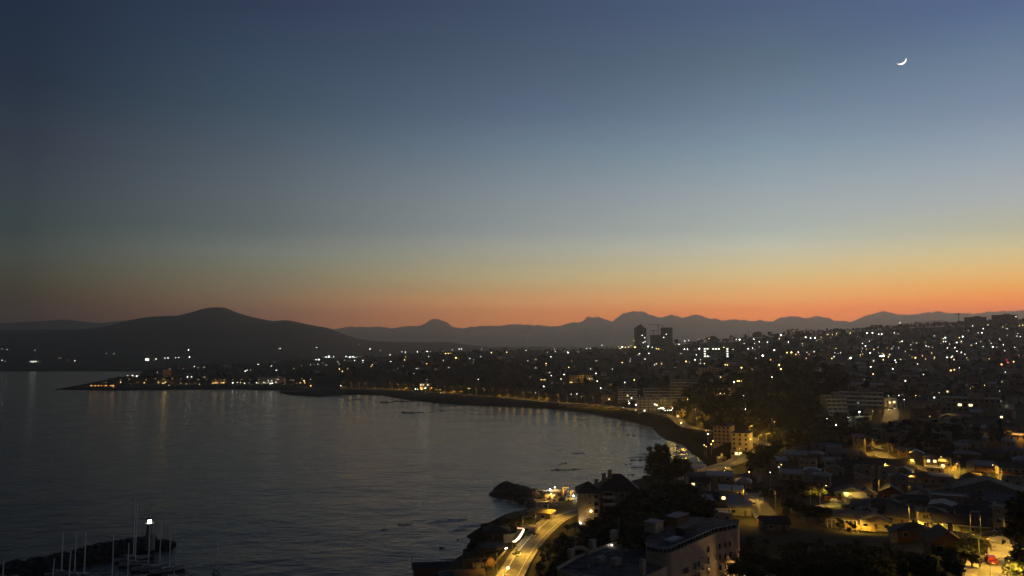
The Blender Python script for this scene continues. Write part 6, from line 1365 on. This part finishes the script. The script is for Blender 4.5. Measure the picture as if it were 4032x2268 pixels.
# curved canopy with lit edges
ZC = 9.4
q0 = [wp('d6', x, y, ZC) for x, y in ((1580, 560), (1625, 552), (1680, 500), (1720, 440), (1750, 390), (1765, 355))]
q1 = [wp('d6', x, y, ZC) for x, y in ((1575, 545), (1590, 500), (1620, 450), (1640, 410), (1655, 370), (1662, 345))]
cx0, cy0 = q0[2][0], q0[2][1]; r_ = thing('curved_canopy', 'curved canopy outlined by glowing tubes over the promenade', 'canopy', (cx0, cy0, 6.6))
o = MB(); n = len(q0)
vs = [(p[0] - cx0, p[1] - cy0, ZC - 6.6) for p in q0 + q1]; o.add(vs + [(a, b, c - .16) for a, b, c in vs], [(i, i + 1, n + i + 1, n + i) for i in range(n - 1)] + [(2 * n + i, 3 * n + i, 3 * n + i + 1, 2 * n + i + 1) for i in range(n - 1)], M['yellow']); part('roof', o, r_)
o = MB(); o.tube([(p[0] - cx0 + .12, p[1] - cy0 - .12, ZC - 6.75) for p in q0], [.12, .3, .34, .32, .3, .2], G['neon'], 8); part('lit_edge', o, r_)
a, b = q1[-1], q0[-1]; o = MB(); o.box(((a[0] + b[0]) / 2 - cx0, (a[1] + b[1]) / 2 - cy0, ZC - 6.7), (sqrt((a[0] - b[0]) ** 2 + (a[1] - b[1]) ** 2), .25, .75), G['neonp'], atan2(b[1] - a[1], b[0] - a[0])); part('fascia', o, r_)
for p in (q1[0], q0[-1], q1[-1]):
    o = MB(); o.tube([(p[0] - cx0, p[1] - cy0, -.2), (p[0] - cx0, p[1] - cy0, ZC - 6.6)], .11, M['wood'], 8); part('post', o, r_)
X, Y, z = wp('d6', 1545, 560, 6.3); r_ = thing('wall', 'pale garden wall left of the glowing canopy', 'wall', (X, Y, 6.3), .5); o = MB(); o.box((0, 0, .7), (5.5, .35, 3.4), M['cream']); part('panel', o, r_); o = MB(); o.box((0, 0, 2.46), (5.7, .5, .12), M['conc']); part('coping', o, r_)
X, Y, z = wp('d6', 1320, 640, 5.2); r_ = thing('shore_house', 'dark brown shore house behind the garden wall', 'house', (X, Y + 6, 4.6), .1); o = MB(); o.box((0, 4, 1.6), (9, 8, 4.4), M['brown']); part('wall', o, r_); o = MB(); hip_roof(o, 9, 8, 3.8, 1.6, M['rdark']); part('roof', o, r_); window(r_, -2, -.02, 2.0, 1.2, 1.1)
X, Y, z = wp('d6', 1300, 810, 5.6); r_ = thing('shelter', 'flat dark-roofed shelter with one bright strip lamp', 'shelter', (X, Y, 5.2), .35); o = MB(); o.box((0, 3, 3.0), (9, 7, .3), M['rdark']); part('roof', o, r_)
for s_ in (-4, 0, 4):
    for t_ in (.2, 6): o = MB(); o.tube([(s_, t_, -1), (s_, t_, 2.9)], .13, M['wood'], 6); part('post', o, r_)
o = MB(); o.box((0, 5.9, 1.2), (8.6, .2, 3), M['brown']); part('wall', o, r_); o = MB(); o.box((3.4, -.6, 2.7), (1.3, .16, .16), G['flood'], .6); part('strip_lamp', o, r_)
X, Y, z = wp('d6', 1040, 1080, 5.6); r_ = thing('pergola', 'timber pergola of dark posts beside the shore road', 'pergola', (X, Y, 5.0), .3)
for s_ in (-4.6, -1.6, 1.4, 4.4):
    for t_ in (0, 4.5): o = MB(); o.box((s_, t_, 1.3), (.24, .24, 4), M['wood']); part('post', o, r_)
for t_ in (0, 4.5): o = MB(); o.box((0, t_, 3.4), (10.4, .2, .28), M['wood']); part('beam', o, r_)
for i in range(9): o = MB(); o.box((-4.8 + i * 1.2, 2.25, 3.62), (.12, 5.6, .16), M['wood']); part('rafter', o, r_)
o = MB(); o.box((1.2, 4.6, .9), (6, .2, 2.2), M['grey']); part('back_panel', o, r_)
X, Y, z = wp('d6', 1205, 1040, 6.4); r_ = thing('round_sign', 'round dull-red board standing by the pergola', 'sign', (X, Y, 6.2), .3); o = MB(); o.tube([(0, 0, -1), (0, 0, 1.6)], .07, M['dmetal'], 6); part('post', o, r_); o = MB(); o.tube([(0, -.1, 2.4), (0, .02, 2.4)], 1.35, M['rred'], 20); part('board', o, r_); o = MB(); o.tube([(0, -.14, 2.4), (0, -.1, 2.4)], 1.0, M['brown'], 20); part('disc', o, r_)
X, Y, z = wp('d6', 300, 1130, 1.8); r_ = thing('pier_hut', 'dark pier hut with a thin mast at the frame bottom', 'hut', (X, Y, 1.0), .1); o = MB(); o.box((0, 3, 1.2), (15, 7, 3.4), M['brown']); part('wall', o, r_); o = MB(); q_ = MB(); gable_roof(q_, 15, 7, 2.8, .9, M['rdark'], .5); part('roof', q_, r_); o = MB(); o.tube([(-8.2, 1, 2.4), (-8.2, 1, 7.0)], .09, M['dmetal'], 6); part('mast', o, r_)
for s_ in (-6, 0, 6): o = MB(); o.tube([(s_, 1, -4), (s_, 1, 0)], .25, M['wood'], 6); part('pile', o, r_)
X, Y, z = wp('d6', 610, 1190, 4.2); r_ = thing('shore_hut', 'hut with one pale roof edge at the frame bottom', 'hut', (X, Y, 2.0), .25); o = MB(); o.box((0, 3, 1), (9, 6, 3.6), M['brown']); part('wall', o, r_); q_ = MB(); gable_roof(q_, 9, 6, 2.8, .8, M['rgrey'], .5); part('roof', q_, r_)
X, Y, z = wp('d6', 860, 1230, 4.6); r_ = thing('shore_hut', 'hut with a brown roof between the pier hut and the road', 'hut', (X, Y, 3.2), .25); o = MB(); o.box((0, 3, 1), (9, 6, 3.6), M['brown']); part('wall', o, r_); q_ = MB(); gable_roof(q_, 9, 6, 2.8, 1.0, M['rbrown'], .5); part('roof', q_, r_)
def planter(x, y, label, sign):
    X, Y, z = wp('d6', x, y, 6.6); r = thing('traffic_island', label, 'traffic island', (X, Y, 6.55), .5, 'islands on the shore road median')
    o = MB(); o.tube([(0, 0, 0), (0, 0, .3)], [1.5, 1.4], M['trim'], 14); part('kerb', o, r)
    o = MB()
    for i in range(5): o.ball((random.uniform(-.7, .7), random.uniform(-.7, .7), .55), random.uniform(.3, .55), M['leaf3'], 1, .2)
    part('shrub', o, r)
    for s_ in (-1.9, 1.9): o = MB(); o.tube([(s_, .2, 0), (s_, .2, .9)], .16, M['white'], 8); part('bollard', o, r)
    if sign:
        o = MB(); o.tube([(-.3, .3, 0), (-.3, .3, 3.0)], .06, M['metal'], 6); o.box((-.3, .22, 2.8), (.6, .05, .6), M['dmetal']); part('sign_post', o, r)
planter(1668, 790, 'median island with a sign post halfway along the lit road', True); planter(1955, 475, 'median island where the lit road begins to curve', False)
wall_line('d6', [(1490, 720), (1420, 800), (1330, 900), (1240, 1010)], .9, M['beige'], 'low beige promenade wall beside the shelter and pergola', 'wall')
wall_line('d6', [(1920, 360), (2010, 290), (2120, 215), (2200, 160)], 1.0, M['metal'], 'pale railing along the promenade by the pavilion', 'railing', 2.0, M['white'], 'railing', .08)
# seawall of the bay road
Q, w_r = ROAD_BAY; k0 = [i for i, p in enumerate(Q) if p[1] > 735 and p[0] > 60]
sw = strip('seawall', Q[k0[0]:k0[-1] + 1], (-6.6, -6.1), M['wallc'], .2); n_ = len(sw.v)
sw.add([(x, y, z - 6) for x, y, z in sw.v[:n_ // 2]] + sw.v[:n_ // 2], [(i, i + 1, n_ // 2 + i + 1, n_ // 2 + i) for i in range(n_ // 2 - 1)], M['conc'])
tag(link('seawall', sw.data('seawall')), 'long pale-topped seawall curving below the coast road', 'seawall')

# ------------------------------------------------------------------ vehicles
def car(X, Y, z, rz, label, paint, tail=None, head=False, van=False, pick=False):
    r = thing('van' if van else 'pickup' if pick else 'car', label, 'van' if van else 'pickup' if pick else 'car', (X, Y, z), rz, None)
    L_, W_ = (4.9, 1.9) if van else (5.0, 1.8) if pick else (4.1, 1.72); hb, ht = (1.0, 2.0) if van else (.95, 1.7) if pick else (.86, 1.45)
    def loft(o, prof, m, inset=.0):
        n = len(prof); vs = [(x, s_ * (W_ / 2 - i_), zz) for s_ in (-1, 1) for x, zz, i_ in prof]
        o.add(vs, [tuple(range(n)), tuple(range(2 * n - 1, n - 1, -1))] + [(i, n + i, n + (i + 1) % n, (i + 1) % n) for i in range(n)], m)
    b = MB(); loft(b, [(-L_ / 2, .35, .06), (-L_ / 2 + .02, hb - .1, .05), (-L_ / 2 + .15, hb, .08), (L_ / 2 - 1.1, hb, .08), (L_ / 2 - .1, hb - .18, .1), (L_ / 2, .42, .08), (L_ / 2 - .1, .24, .05), (-L_ / 2 + .1, .24, .05)], paint); part('body', b, r)
    x0, x1, x2, x3 = (-L_ / 2 + .05, -L_ / 2 + .2, L_ / 2 - 1.9, L_ / 2 - 1.1) if van else (-.6, -.4, .9, 1.5) if pick else (-L_ / 2 + .12, -L_ / 2 + .7, .55, 1.15)
    c = MB(); loft(c, [(x0, hb - .02, .1), (x1, ht - .06, .24), (x1 + .12, ht, .27), (x2 - .1, ht, .27), (x2, ht - .05, .25), (x3, hb - .02, .1)], paint); cb = part('cabin', c, r)
    g = MB()
    g.add([(x0 - .005 + (x1 - x0) * .2, -W_ / 2 + .24, hb + .1), (x0 - .005 + (x1 - x0) * .2, W_ / 2 - .24, hb + .1), (x1 - .03, W_ / 2 - .32, ht - .14), (x1 - .03, -W_ / 2 + .32, ht - .14)], [(0, 1, 2, 3)], M['glass']) 
    g.add([(x3 + .01, -W_ / 2 + .2, hb + .06), (x3 + .01, W_ / 2 - .2, hb + .06), (x2 + .04, W_ / 2 - .32, ht - .1), (x2 + .04, -W_ / 2 + .32, ht - .1)], [(0, 3, 2, 1)], M['glass'])
    for s_ in (-1, 1):
        g.add([(x0 + .25, s_ * (W_ / 2 - .12), hb + .06), (x3 - .25, s_ * (W_ / 2 - .12), hb + .06), (x2 - .12, s_ * (W_ / 2 - .235), ht - .12), (x1 + .12, s_ * (W_ / 2 - .235), ht - .12)], [(0, 1, 2, 3) if s_ < 0 else (3, 2, 1, 0)], M['glass'])
    part('window', g, cb)
    for sx_ in (-1, 1):
        for s_ in (-1, 1):
            t = MB(); t.tube([(sx_ * L_ * .31, s_ * (W_ / 2 - .2), .31), (sx_ * L_ * .31, s_ * (W_ / 2 + .01), .31)], .31, M['tyre'], 14); wh = part('wheel', t, r)
            t = MB(); t.tube([(sx_ * L_ * .31, s_ * (W_ / 2 + .005), .31), (sx_ * L_ * .31, s_ * (W_ / 2 + .025), .31)], .18, M['metal'], 10); part('rim', t, wh)
    for s_ in (-1, 1):
        t = MB(); t.box((-L_ / 2 - .01, s_ * (W_ / 2 - .22), hb - .16), (.06, .3, .2), G['tail'] if tail else M['rred']); part('tail_light', t, r)
        t = MB(); t.box((L_ / 2 - .06, s_ * (W_ / 2 - .3), .6), (.08, .34, .18), G['head'] if head else M['trim']); part('headlight', t, r)
    t = MB(); t.box((-L_ / 2 - .02, 0, .58), (.05, .5, .14), M['trim']); part('number_plate', t, r)
    t = MB(); t.box((-L_ / 2 - .03, 0, .4), (.12, W_ - .2, .16), M['dmetal']); part('bumper', t, r)
    return r
def car_at(k, x, y, rz, label, paint, **kw):
    X, Y, z = on_land(*px(k, x, y)); return car(X, Y, z + .38, rz - atan(X / Y), label, M[paint], **kw)
car_at('d1', 1590, 1290, 1.72, 'red hatchback seen from behind on the lit corner street', 'carred')
car_at('e7', 2298, 815, 1.9, 'white van parked on the lit side street', 'carwhite', van=True)
car_at('e1', 582, 745, 2.4, 'white pickup parked on the lit valley street', 'carwhite', pick=True)
car_at('e1', 450, 735, 1.9, 'dark car with a bright roof edge left of the white pickup', 'cardark')
car_at('d3', 1440, 1215, 2.9, 'white car under the blank billboard', 'carwhite')
car_at('d3', 1545, 1240, 2.9, 'second white car close to the ochre garage block', 'carwhite')
car_at('c5', 1065, 1215, 0, 'dark car at the top of the steep lit street', 'cardark'); car_at('c5', 1115, 1218, 0, 'dark car right beside the one at the top of the steep street', 'cardark', head=True)
car_at('c4', 410, 1108, 2.7, 'car with red tail lights on the seawall road', 'cardark', tail=True); car_at('c4', 690, 1148, -.4, 'car with white headlights on the seawall road', 'carwhite', head=True)
car_at('d2', 1140, 320, 0, 'pale car in the lit lane before the red fence', 'carwhite')
car_at('d2', 1320, 405, .3, 'dark car glinting below the red fence', 'cardark'); car_at('d8', 1310, 1240, .3, 'car by the bright lamps of the coast road', 'carwhite')

# ------------------------------------------------------------------ cables
def cable(label, pts, r=.03, sag=.8, m='wire'):
    P = [np.array(p) for p in pts]; o = MB(); q = []
    for a, b in zip(P[:-1], P[1:]):
        for u in np.linspace(0, 1, 12, endpoint=False): q.append(a + (b - a) * u - np.array((0, 0, sag * 4 * u * (1 - u))))
    q.append(P[-1]); c = q[0]; o.tube([p - c for p in q], r, M[m], 5)
    tag(link('cable', o.data('cable'), None, c), label, 'cable')
def utility_pole(k, x, y, top, label):
    X, Y, z = on_land(*px(k, x, y)); zt = H + ray(*px(k, x, top))[1] * Y - z; r = thing('utility_pole', label, 'utility pole', (X, Y, z), -atan(X / Y), 'timber utility poles of the corner street')
    o = MB(); o.tube([(0, 0, -.5), (0, 0, zt)], [.17, .12], M['wood'], 8); part('post', o, r); o = MB(); o.box((0, -.1, zt - .5), (1.9, .1, .12), M['wood']); part('crossarm', o, r)
    for s_ in (-.8, 0, .8): o = MB(); o.tube([(s_, -.1, zt - .45), (s_, -.1, zt - .2)], .05, M['white'], 6); part('insulator', o, r)
    return X, Y, z + zt - .3
u1 = utility_pole('d1', 1520, 1120, 860, 'pole at the hedge end where the cables dip'); u2 = utility_pole('d1', 1280, 1180, 940, 'thin pole in the hedge left of the street lamp'); u3 = utility_pole('d1', 1870, 800, 560, 'pole with cables next to the corner lamp post'); u4 = utility_pole('d1', 1585, 1080, 950, 'short pole at the pavement of the corner street')
far_ = (u3[0] + 26, u3[1] + 22, u3[2] + 5)
cable('lit cable bundle rising to the right above the corner', [u3, far_], .07, .6, 'wirelit'); cable('lit cable bundle from the hedge pole to the corner pole', [u1, u3], .06, .7, 'wirelit'); cable('slack lit cable falling from the hedge pole toward the red hatchback', [u1, (u1[0] + 2.2, u1[1] - 42, u1[2] + 5)], .06, .9, 'wirelit'); cable('thin cable between the two hedge poles', [u2, u1], .03, .3)

# ------------------------------------------------------------------ trees and hedges near by
def tr(kind, k, x, y, h, label, wide=1., z=None, group='trees near the shore road and valley'):
    if z is None: X, Y, zz = on_land(*px(k, x, y))
    else: X, Y, zz = atz(*px(k, x, y), z)
    return tree(kind, X, Y, h, label, group, zz, wide)
tr('gum', 'c7', 700, 600, 20.5, 'tallest dark tree of the shore clump, its top lumpy', .8); tr('broad', 'c7', 690, 600, 17.5, 'full dark tree under the tallest of the shore clump', .85); tr('poplar', 'c7', 775, 600, 19.5, 'narrow spire-like tree beside the tallest of the shore clump', 1.2)
tr('broad', 'c7', 655, 600, 15.5, 'spreading dark tree at the left of the shore clump', .95); tr('broad', 'c7', 640, 560, 12, 'dark tree behind the left of the shore clump', 1.2); tr('broad', 'c7', 870, 590, 15, 'round dark tree at the right of the shore clump', 1.05); tr('broad', 'c7', 945, 590, 13, 'lower dark tree at the right end of the shore clump', .9); tr('broad', 'c7', 750, 640, 14, 'dark tree filling the front of the shore clump', 1.2); tr('broad', 'c7', 830, 620, 12.5, 'dark tree in the lower middle of the shore clump', 1.2); tr('gum', 'c7', 720, 590, 17, 'ragged tree behind the tallest of the shore clump', .9); tr('pine', 'c7', 985, 560, 9, 'small pointed tree at the edge of the shore clump')
tr('broad', 'c7', 590, 620, 6, 'small round tree beside the beige apartment house roof', 1.3)
def bank_tree(x, ytop, d, wide, what):
    X, Y, zt = atd(x, ytop, d); z = gz(X, Y); kd = random.choice(('broad', 'broad', 'gum'))
    tree(kd, X, Y, max(2.2, zt - z), f"dark {'bushy' if kd == 'broad' else 'ragged'} tree {what}", 'trees of the black bank', z, wide)
for x, yt, d in ((2305, 2066, 262), (2335, 2042, 262), (2365, 2018, 264), (2392, 2002, 266), (2420, 1996, 268), (2448, 1980, 271), (2476, 1958, 275), (2505, 1922, 280), (2535, 1908, 284), (2565, 1899, 288), (2600, 1893, 292), (2640, 1896, 292), (2680, 1900, 292), (2712, 1905, 290)):
    bank_tree(x, yt, d, random.uniform(1.0, 1.35), 'of the row climbing past the beige apartment house')
for x, yt, d in ((2218, 2062, 280), (2205, 2092, 266), (2190, 2118, 258), (2172, 2142, 250), (2146, 2166, 244), (2124, 2190, 238), (2112, 2214, 232), (2106, 2238, 226), (2104, 2262, 221), (2250, 2052, 282), (2280, 2066, 276)):
    bank_tree(x + 14, yt, d, random.uniform(1.3, 1.7), 'of the ragged edge over the lit shore road')
for row, d in enumerate((258, 246, 234, 222, 212, 204)):
    for x in range(2130 + row * 4, 2760, 30):
        ytop = np.interp(x, [2100, 2210, 2300, 2420, 2560, 2800], [2230, 2110, 2080, 1995, 1925, 1925]) + 16 + row * 24 + random.uniform(-9, 9)
        if ytop > 2262 or (x > 2570 and row > 1): continue
        if x > 2595 and row > 0: continue
        bank_tree(x, ytop, d + random.uniform(-4, 4), random.uniform(1.2, 1.6), 'of the black bank above the shore road')
for i, (k, x, y, h) in enumerate((('c8', 1080, 1130, 5.5), ('c8', 1020, 1110, 4.5), ('c8', 1150, 1120, 4.6), ('c8', 1300, 940, 3.6), ('c8', 1400, 900, 3.2), ('c8', 1250, 960, 3.5), ('c8', 1200, 1010, 3.2))):
    tr('broad', k, x, y, h, ['big dark bush seaward of the brown shore house', 'left part of the dark shore bushes', 'right part of the dark shore bushes', 'dark bush left of the kiosk roofs', 'dark bush nearest the shore pavilion', 'low bush at the water edge', 'bush between the wall and the water'][i], 1.5)
for i, (k, x, y, h, kd) in enumerate((('d2', 40, 330, 7, 'gum'), ('d2', 140, 360, 8, 'gum'), ('d2', 310, 380, 9, 'broad'), ('d2', 480, 330, 10, 'broad'), ('d2', 620, 330, 10, 'broad'), ('d2', 745, 370, 10, 'broad'), ('d2', 880, 350, 8, 'broad'), ('d2', 420, 480, 7, 'broad'), ('d2', 560, 560, 7, 'broad'), ('d2', 700, 620, 7, 'broad'), ('d2', 860, 640, 6.5, 'broad'), ('d2', 1000, 660, 6.5, 'broad'), ('d2', 380, 560, 4, 'broad'), ('d2', 1380, 860, 5, 'gum'), ('d2', 1200, 760, 4.5, 'gum'))):
    tr(kd, k, x, y, h, ['thin-crowned tree beside the side street lamp', 'ragged tree in front of the side street lamp', 'dark tree right of the side street', 'large dark tree in the park by the side street', 'dark park tree in the middle of the block', 'park tree whose trunk shows against the lit lane', 'tree lit yellow-green by the lamp beside it', 'dark tree above the black-roofed house', 'dark tree hiding the park edge', 'tree in front of the dim roof in the park', 'tree left of the pillared building', 'tree touching the pillared building', 'bush by the small porch light', 'bare-looking tree against the lit boundary wall', 'loose tree at the left end of the lit boundary wall'][i], 1.2)
for i in range(30):
    x = random.uniform(1850, 2090); y = np.interp(x, [1835, 1880, 1940, 2000, 2090], [2180, 2100, 2072, 2060, 2040]) + random.uniform(6, 55)
    X, Y, z = on_land(x, y)
    if np.min(np.hypot(ROAD_SHORE[0][:, 0] - X, ROAD_SHORE[0][:, 1] - Y)) < 8: continue
    tree('bush', X, Y, random.uniform(1.2, 2.6), 'dark scrub on the bank seaward of the lit shore road', 'scrub of the shore bank', z, random.uniform(1.2, 1.8))
nb = 0
for i in range(125):
    x = random.uniform(2895, 3800); y = random.uniform(2125, 2330)
    if y < 2125 + max(0, (x - 3300)) * .11 + 18: continue
    kd = random.choice(('broad', 'broad', 'gum')); X, Y, z = on_land(x, y)
    h = min(random.uniform(4.5, 7.5), max(2.5, (H - z) - (2112 + max(0, (x - 3300)) * .13 - 1365) / 2912 * Y))
    if 3560 < x < 3790 and y < 2215: continue
    tree(kd, X, Y, h, f"{'bushy' if kd == 'broad' else 'ragged'} black tree in the unlit garden at the bottom of the view", 'black garden trees', z, random.uniform(1.2, 1.6)); nb += 1
tr('broad', 'd1', 2180, 1330, 14, 'large dark tree at the right edge over the corner street', 1.0); tr('pine', 'd1', 2035, 1560, 8.5, 'spiky dark conifer at the bottom right corner', 1.25)
tr('broad', 'd1', 2230, 1150, 11, 'second dark tree behind the one at the right edge', 1.1)
for i, (x, y, h) in enumerate(((1250, 1090, 3.4), (1320, 1130, 3.8), (1390, 1080, 3.4), (1460, 1110, 3.2), (1330, 1240, 4.2), (1220, 1200, 3.8), (1290, 1350, 3.4))):
    tr('broad', 'd1', x, y, h, ['hedge clump touching the brown gabled house', 'hedge clump under the thin pole', 'hedge clump below the long lit wall', 'hedge clump at the corner pavement', 'tall clump beside the dark lamp post', 'dark clump in the gabled house garden', 'light-edged clump left of the slack cable'][i], 1.5)
for i, (k, x, y, h, kd) in enumerate((('d3', 1960, 500, 10, 'poplar'), ('d3', 2130, 520, 14, 'poplar'), ('d3', 2290, 450, 6, 'broad'), ('d3', 2050, 520, 9, 'broad'), ('d4', 1960, 520, 9, 'gum'), ('d4', 2150, 530, 9, 'gum'), ('d4', 2080, 540, 7, 'gum'), ('d3', 480, 480, 9, 'broad'), ('d3', 700, 500, 6, 'broad'), ('d3', 1180, 1020, 5, 'broad'), ('d4', 600, 230, 9, 'broad'), ('d4', 500, 180, 8, 'broad'))):
    tr(kd, k, x, y, h, ['narrow orange-lit tree left of the big conical one', 'big conical tree in front of the orange-lit flat house', 'round orange-lit bush at the porch', 'tree between the two cypress-like trees', 'lit thicket left of the white pickup', 'lit thicket behind the white pickup', 'thin tree above the dark car', 'dark tree right of the pink parapet house', 'small tree in the dark hillside garden', 'bush at the foot of the long-armed lamp', 'rounded tree cut out against the ochre bank', 'rounded tree at the gully edge'][i], 1.1)

# ------------------------------------------------------------------ sky things
X, Y, z = atd(3548, 236, 9000); s = 9000 / 2912
dirv = np.array([X, Y, z - H]); dn = dirv / np.linalg.norm(dirv); rgt = np.cross(dn, (0, 0, 1)); rgt /= np.linalg.norm(rgt); upv = np.cross(rgt, dn)
sf = 4.2; R_ = 19.0 * s * sf; ctr = np.array([X, Y, z]) * 1.0; ctr = np.array([0, 0, H]) + dirv * sf
ang = radians(-64); lx = rgt * cos(ang) + upv * sin(ang); ly = -rgt * sin(ang) + upv * cos(ang)       # lx points to the lit limb
o = MB(); vs = []; nA, nB = 28, 8
for i in range(nA + 1):
    ph = -pi / 2 + pi * i / nA
    for j in range(nB + 1):
        th = radians(47 * j / nB)                    # from the limb towards the terminator, on the near side
        n3 = (lx * cos(th) - dn * sin(th)) * cos(ph) + ly * sin(ph); vs.append(n3 * R_)
o.add(vs, [(i * (nB + 1) + j, i * (nB + 1) + j + 1, (i + 1) * (nB + 1) + j + 1, (i + 1) * (nB + 1) + j) for i in range(nA) for j in range(nB)], G['moon'])
tag(link('moon', o.data('moon'), None, ctr), 'thin bright crescent moon lying on its back', 'moon')
X, Y, z = atd(3386, 1177, 5200); r_ = thing('aeroplane', 'tiny dark aeroplane over the orange horizon', 'aeroplane', (X, Y, z), .15)
o = MB(); o.tube([(-10, 0, 0), (-8, 0, .4), (7, 0, .3), (10, 0, .1)], [.3, 1.5, 1.5, .3], M['dmetal'], 10); part('fuselage', o, r_)
for s_ in (-1, 1): o = MB(); o.add([(2, 0, 0), (-1.5, 0, 0), (-3.5, s_ * 10, .6), (-2.2, s_ * 10, .6)], [(0, 1, 2, 3)], M['dmetal']); o.box((-.6, s_ * 4, -.5), (2.4, .9, .9), M['dmetal']); part('wing', o, r_)
o = MB(); o.add([(-7, -.15, 1), (-9.6, -.15, 1), (-10, -.1, 4.4), (-9, -.1, 4.4)], [(0, 1, 2, 3)], M['dmetal']); o.box((-9.2, 0, 1), (1.6, 6, .2), M['dmetal']); part('tail', o, r_)
# smoke
sm = bpy.data.materials.new('pale_smoke'); sm.use_nodes = True; t_ = sm.node_tree; t_.nodes.remove(t_.nodes['Principled BSDF'])
pv2 = t_.nodes.new('ShaderNodeVolumePrincipled'); pv2.inputs['Color'].default_value = (.95, .93, .92, 1); pv2.inputs['Density'].default_value = .03; t_.links.new(pv2.outputs[0], t_.nodes['Material Output'].inputs['Volume'])
X, Y, z = atd(2078, 1368, 3300); sp = [(0, 0, -12), (1, 0, 6), (-2, 0, 24), (-4, 1, 42), (1, 2, 58), (6, 2, 76), (12, 3, 96), (20, 4, 112)]
o = MB(); o.tube(sp, [2.5, 3.5, 5, 7, 7.5, 7, 6.5, 3.5], sm, 10); tag(link('smoke', o.data('smoke'), None, (X, Y, z)), 'thin pale smoke plume rising behind the town', None, None, 'stuff')
# masts on the skyline
for k, x, y, t, lb in (('c3', 1500, 375, 318, 'thin radio mast on the skyline left of the smoke'), ('c3', 1455, 375, 330, 'fainter thin mast next to the radio mast'), ('c3', 2050, 345, 325, 'stub tower on the skyline right of the domed trees'), ('c4', 2092, 330, 262, 'thin mast left of the big skyline tree')):
    X, Y, z = on_land(*px(k, x, y)); zt = H + ray(*px(k, x, t))[1] * Y - z; r_ = thing('radio_mast', lb, 'mast', (X, Y, z)); o = MB()
    for a in range(3): o.tube([(.7 * cos(a * 2.1), .7 * sin(a * 2.1), -1), (.15 * cos(a * 2.1), .15 * sin(a * 2.1), zt)], .22, M['dmetal'], 4)
    part('lattice', o, r_); o = MB(); o.tube([(0, 0, zt - 2), (0, 0, zt + 2)], .2, M['dmetal'], 4); part('aerial', o, r_)
# ------------------------------------------------------------------ labels told apart
_by = {}
for o in S.objects:
    if o.parent is None and 'label' in o and 'category' in o: _by.setdefault(o['label'], []).append(o)
for lb, os_ in _by.items():
    if len(os_) < 2: continue
    bpy.context.view_layer.update()
    os_.sort(key=lambda o: o.location.x / o.location.y)
    n = len(os_)
    if n > 12: continue
    W2 = ['first', 'second', 'third', 'fourth', 'fifth', 'sixth', 'seventh', 'eighth', 'ninth', 'tenth', 'eleventh', 'twelfth']
    for i, o in enumerate(os_):
        o['label'] = lb + ((', left one' if i == 0 else ', right one') if n == 2 else f', {W2[i]} from left')

for o in S.objects:
    if o.parent is None and 'label' in o:
        w = o['label'].split()
        for drop in ('the', 'a', 'house'):
            while len(w) > 16 and drop in w[2:]: w.pop(len(w) - 1 - w[::-1].index(drop))
        o['label'] = ' '.join(w)
# ------------------------------------------------------------------ air
hz = MB(); hz.box((0, 7400, 411), (33000, 16200, 838), MATS['beige_render'])
hm = bpy.data.materials.new('evening_air'); hm.use_nodes = True
ht = hm.node_tree; ht.nodes.remove(ht.nodes['Principled BSDF'])
pv = ht.nodes.new('ShaderNodeVolumePrincipled'); pv.inputs['Color'].default_value = (.99, .95, .9, 1); pv.inputs['Density'].default_value = 1.15e-4; pv.inputs['Anisotropy'].default_value = .8
ht.links.new(pv.outputs[0], ht.nodes['Material Output'].inputs['Volume'])
hz.mats = [hm]
tag(link('haze', hz.data('haze')), 'thin evening haze over the bay', None, kind='stuff')
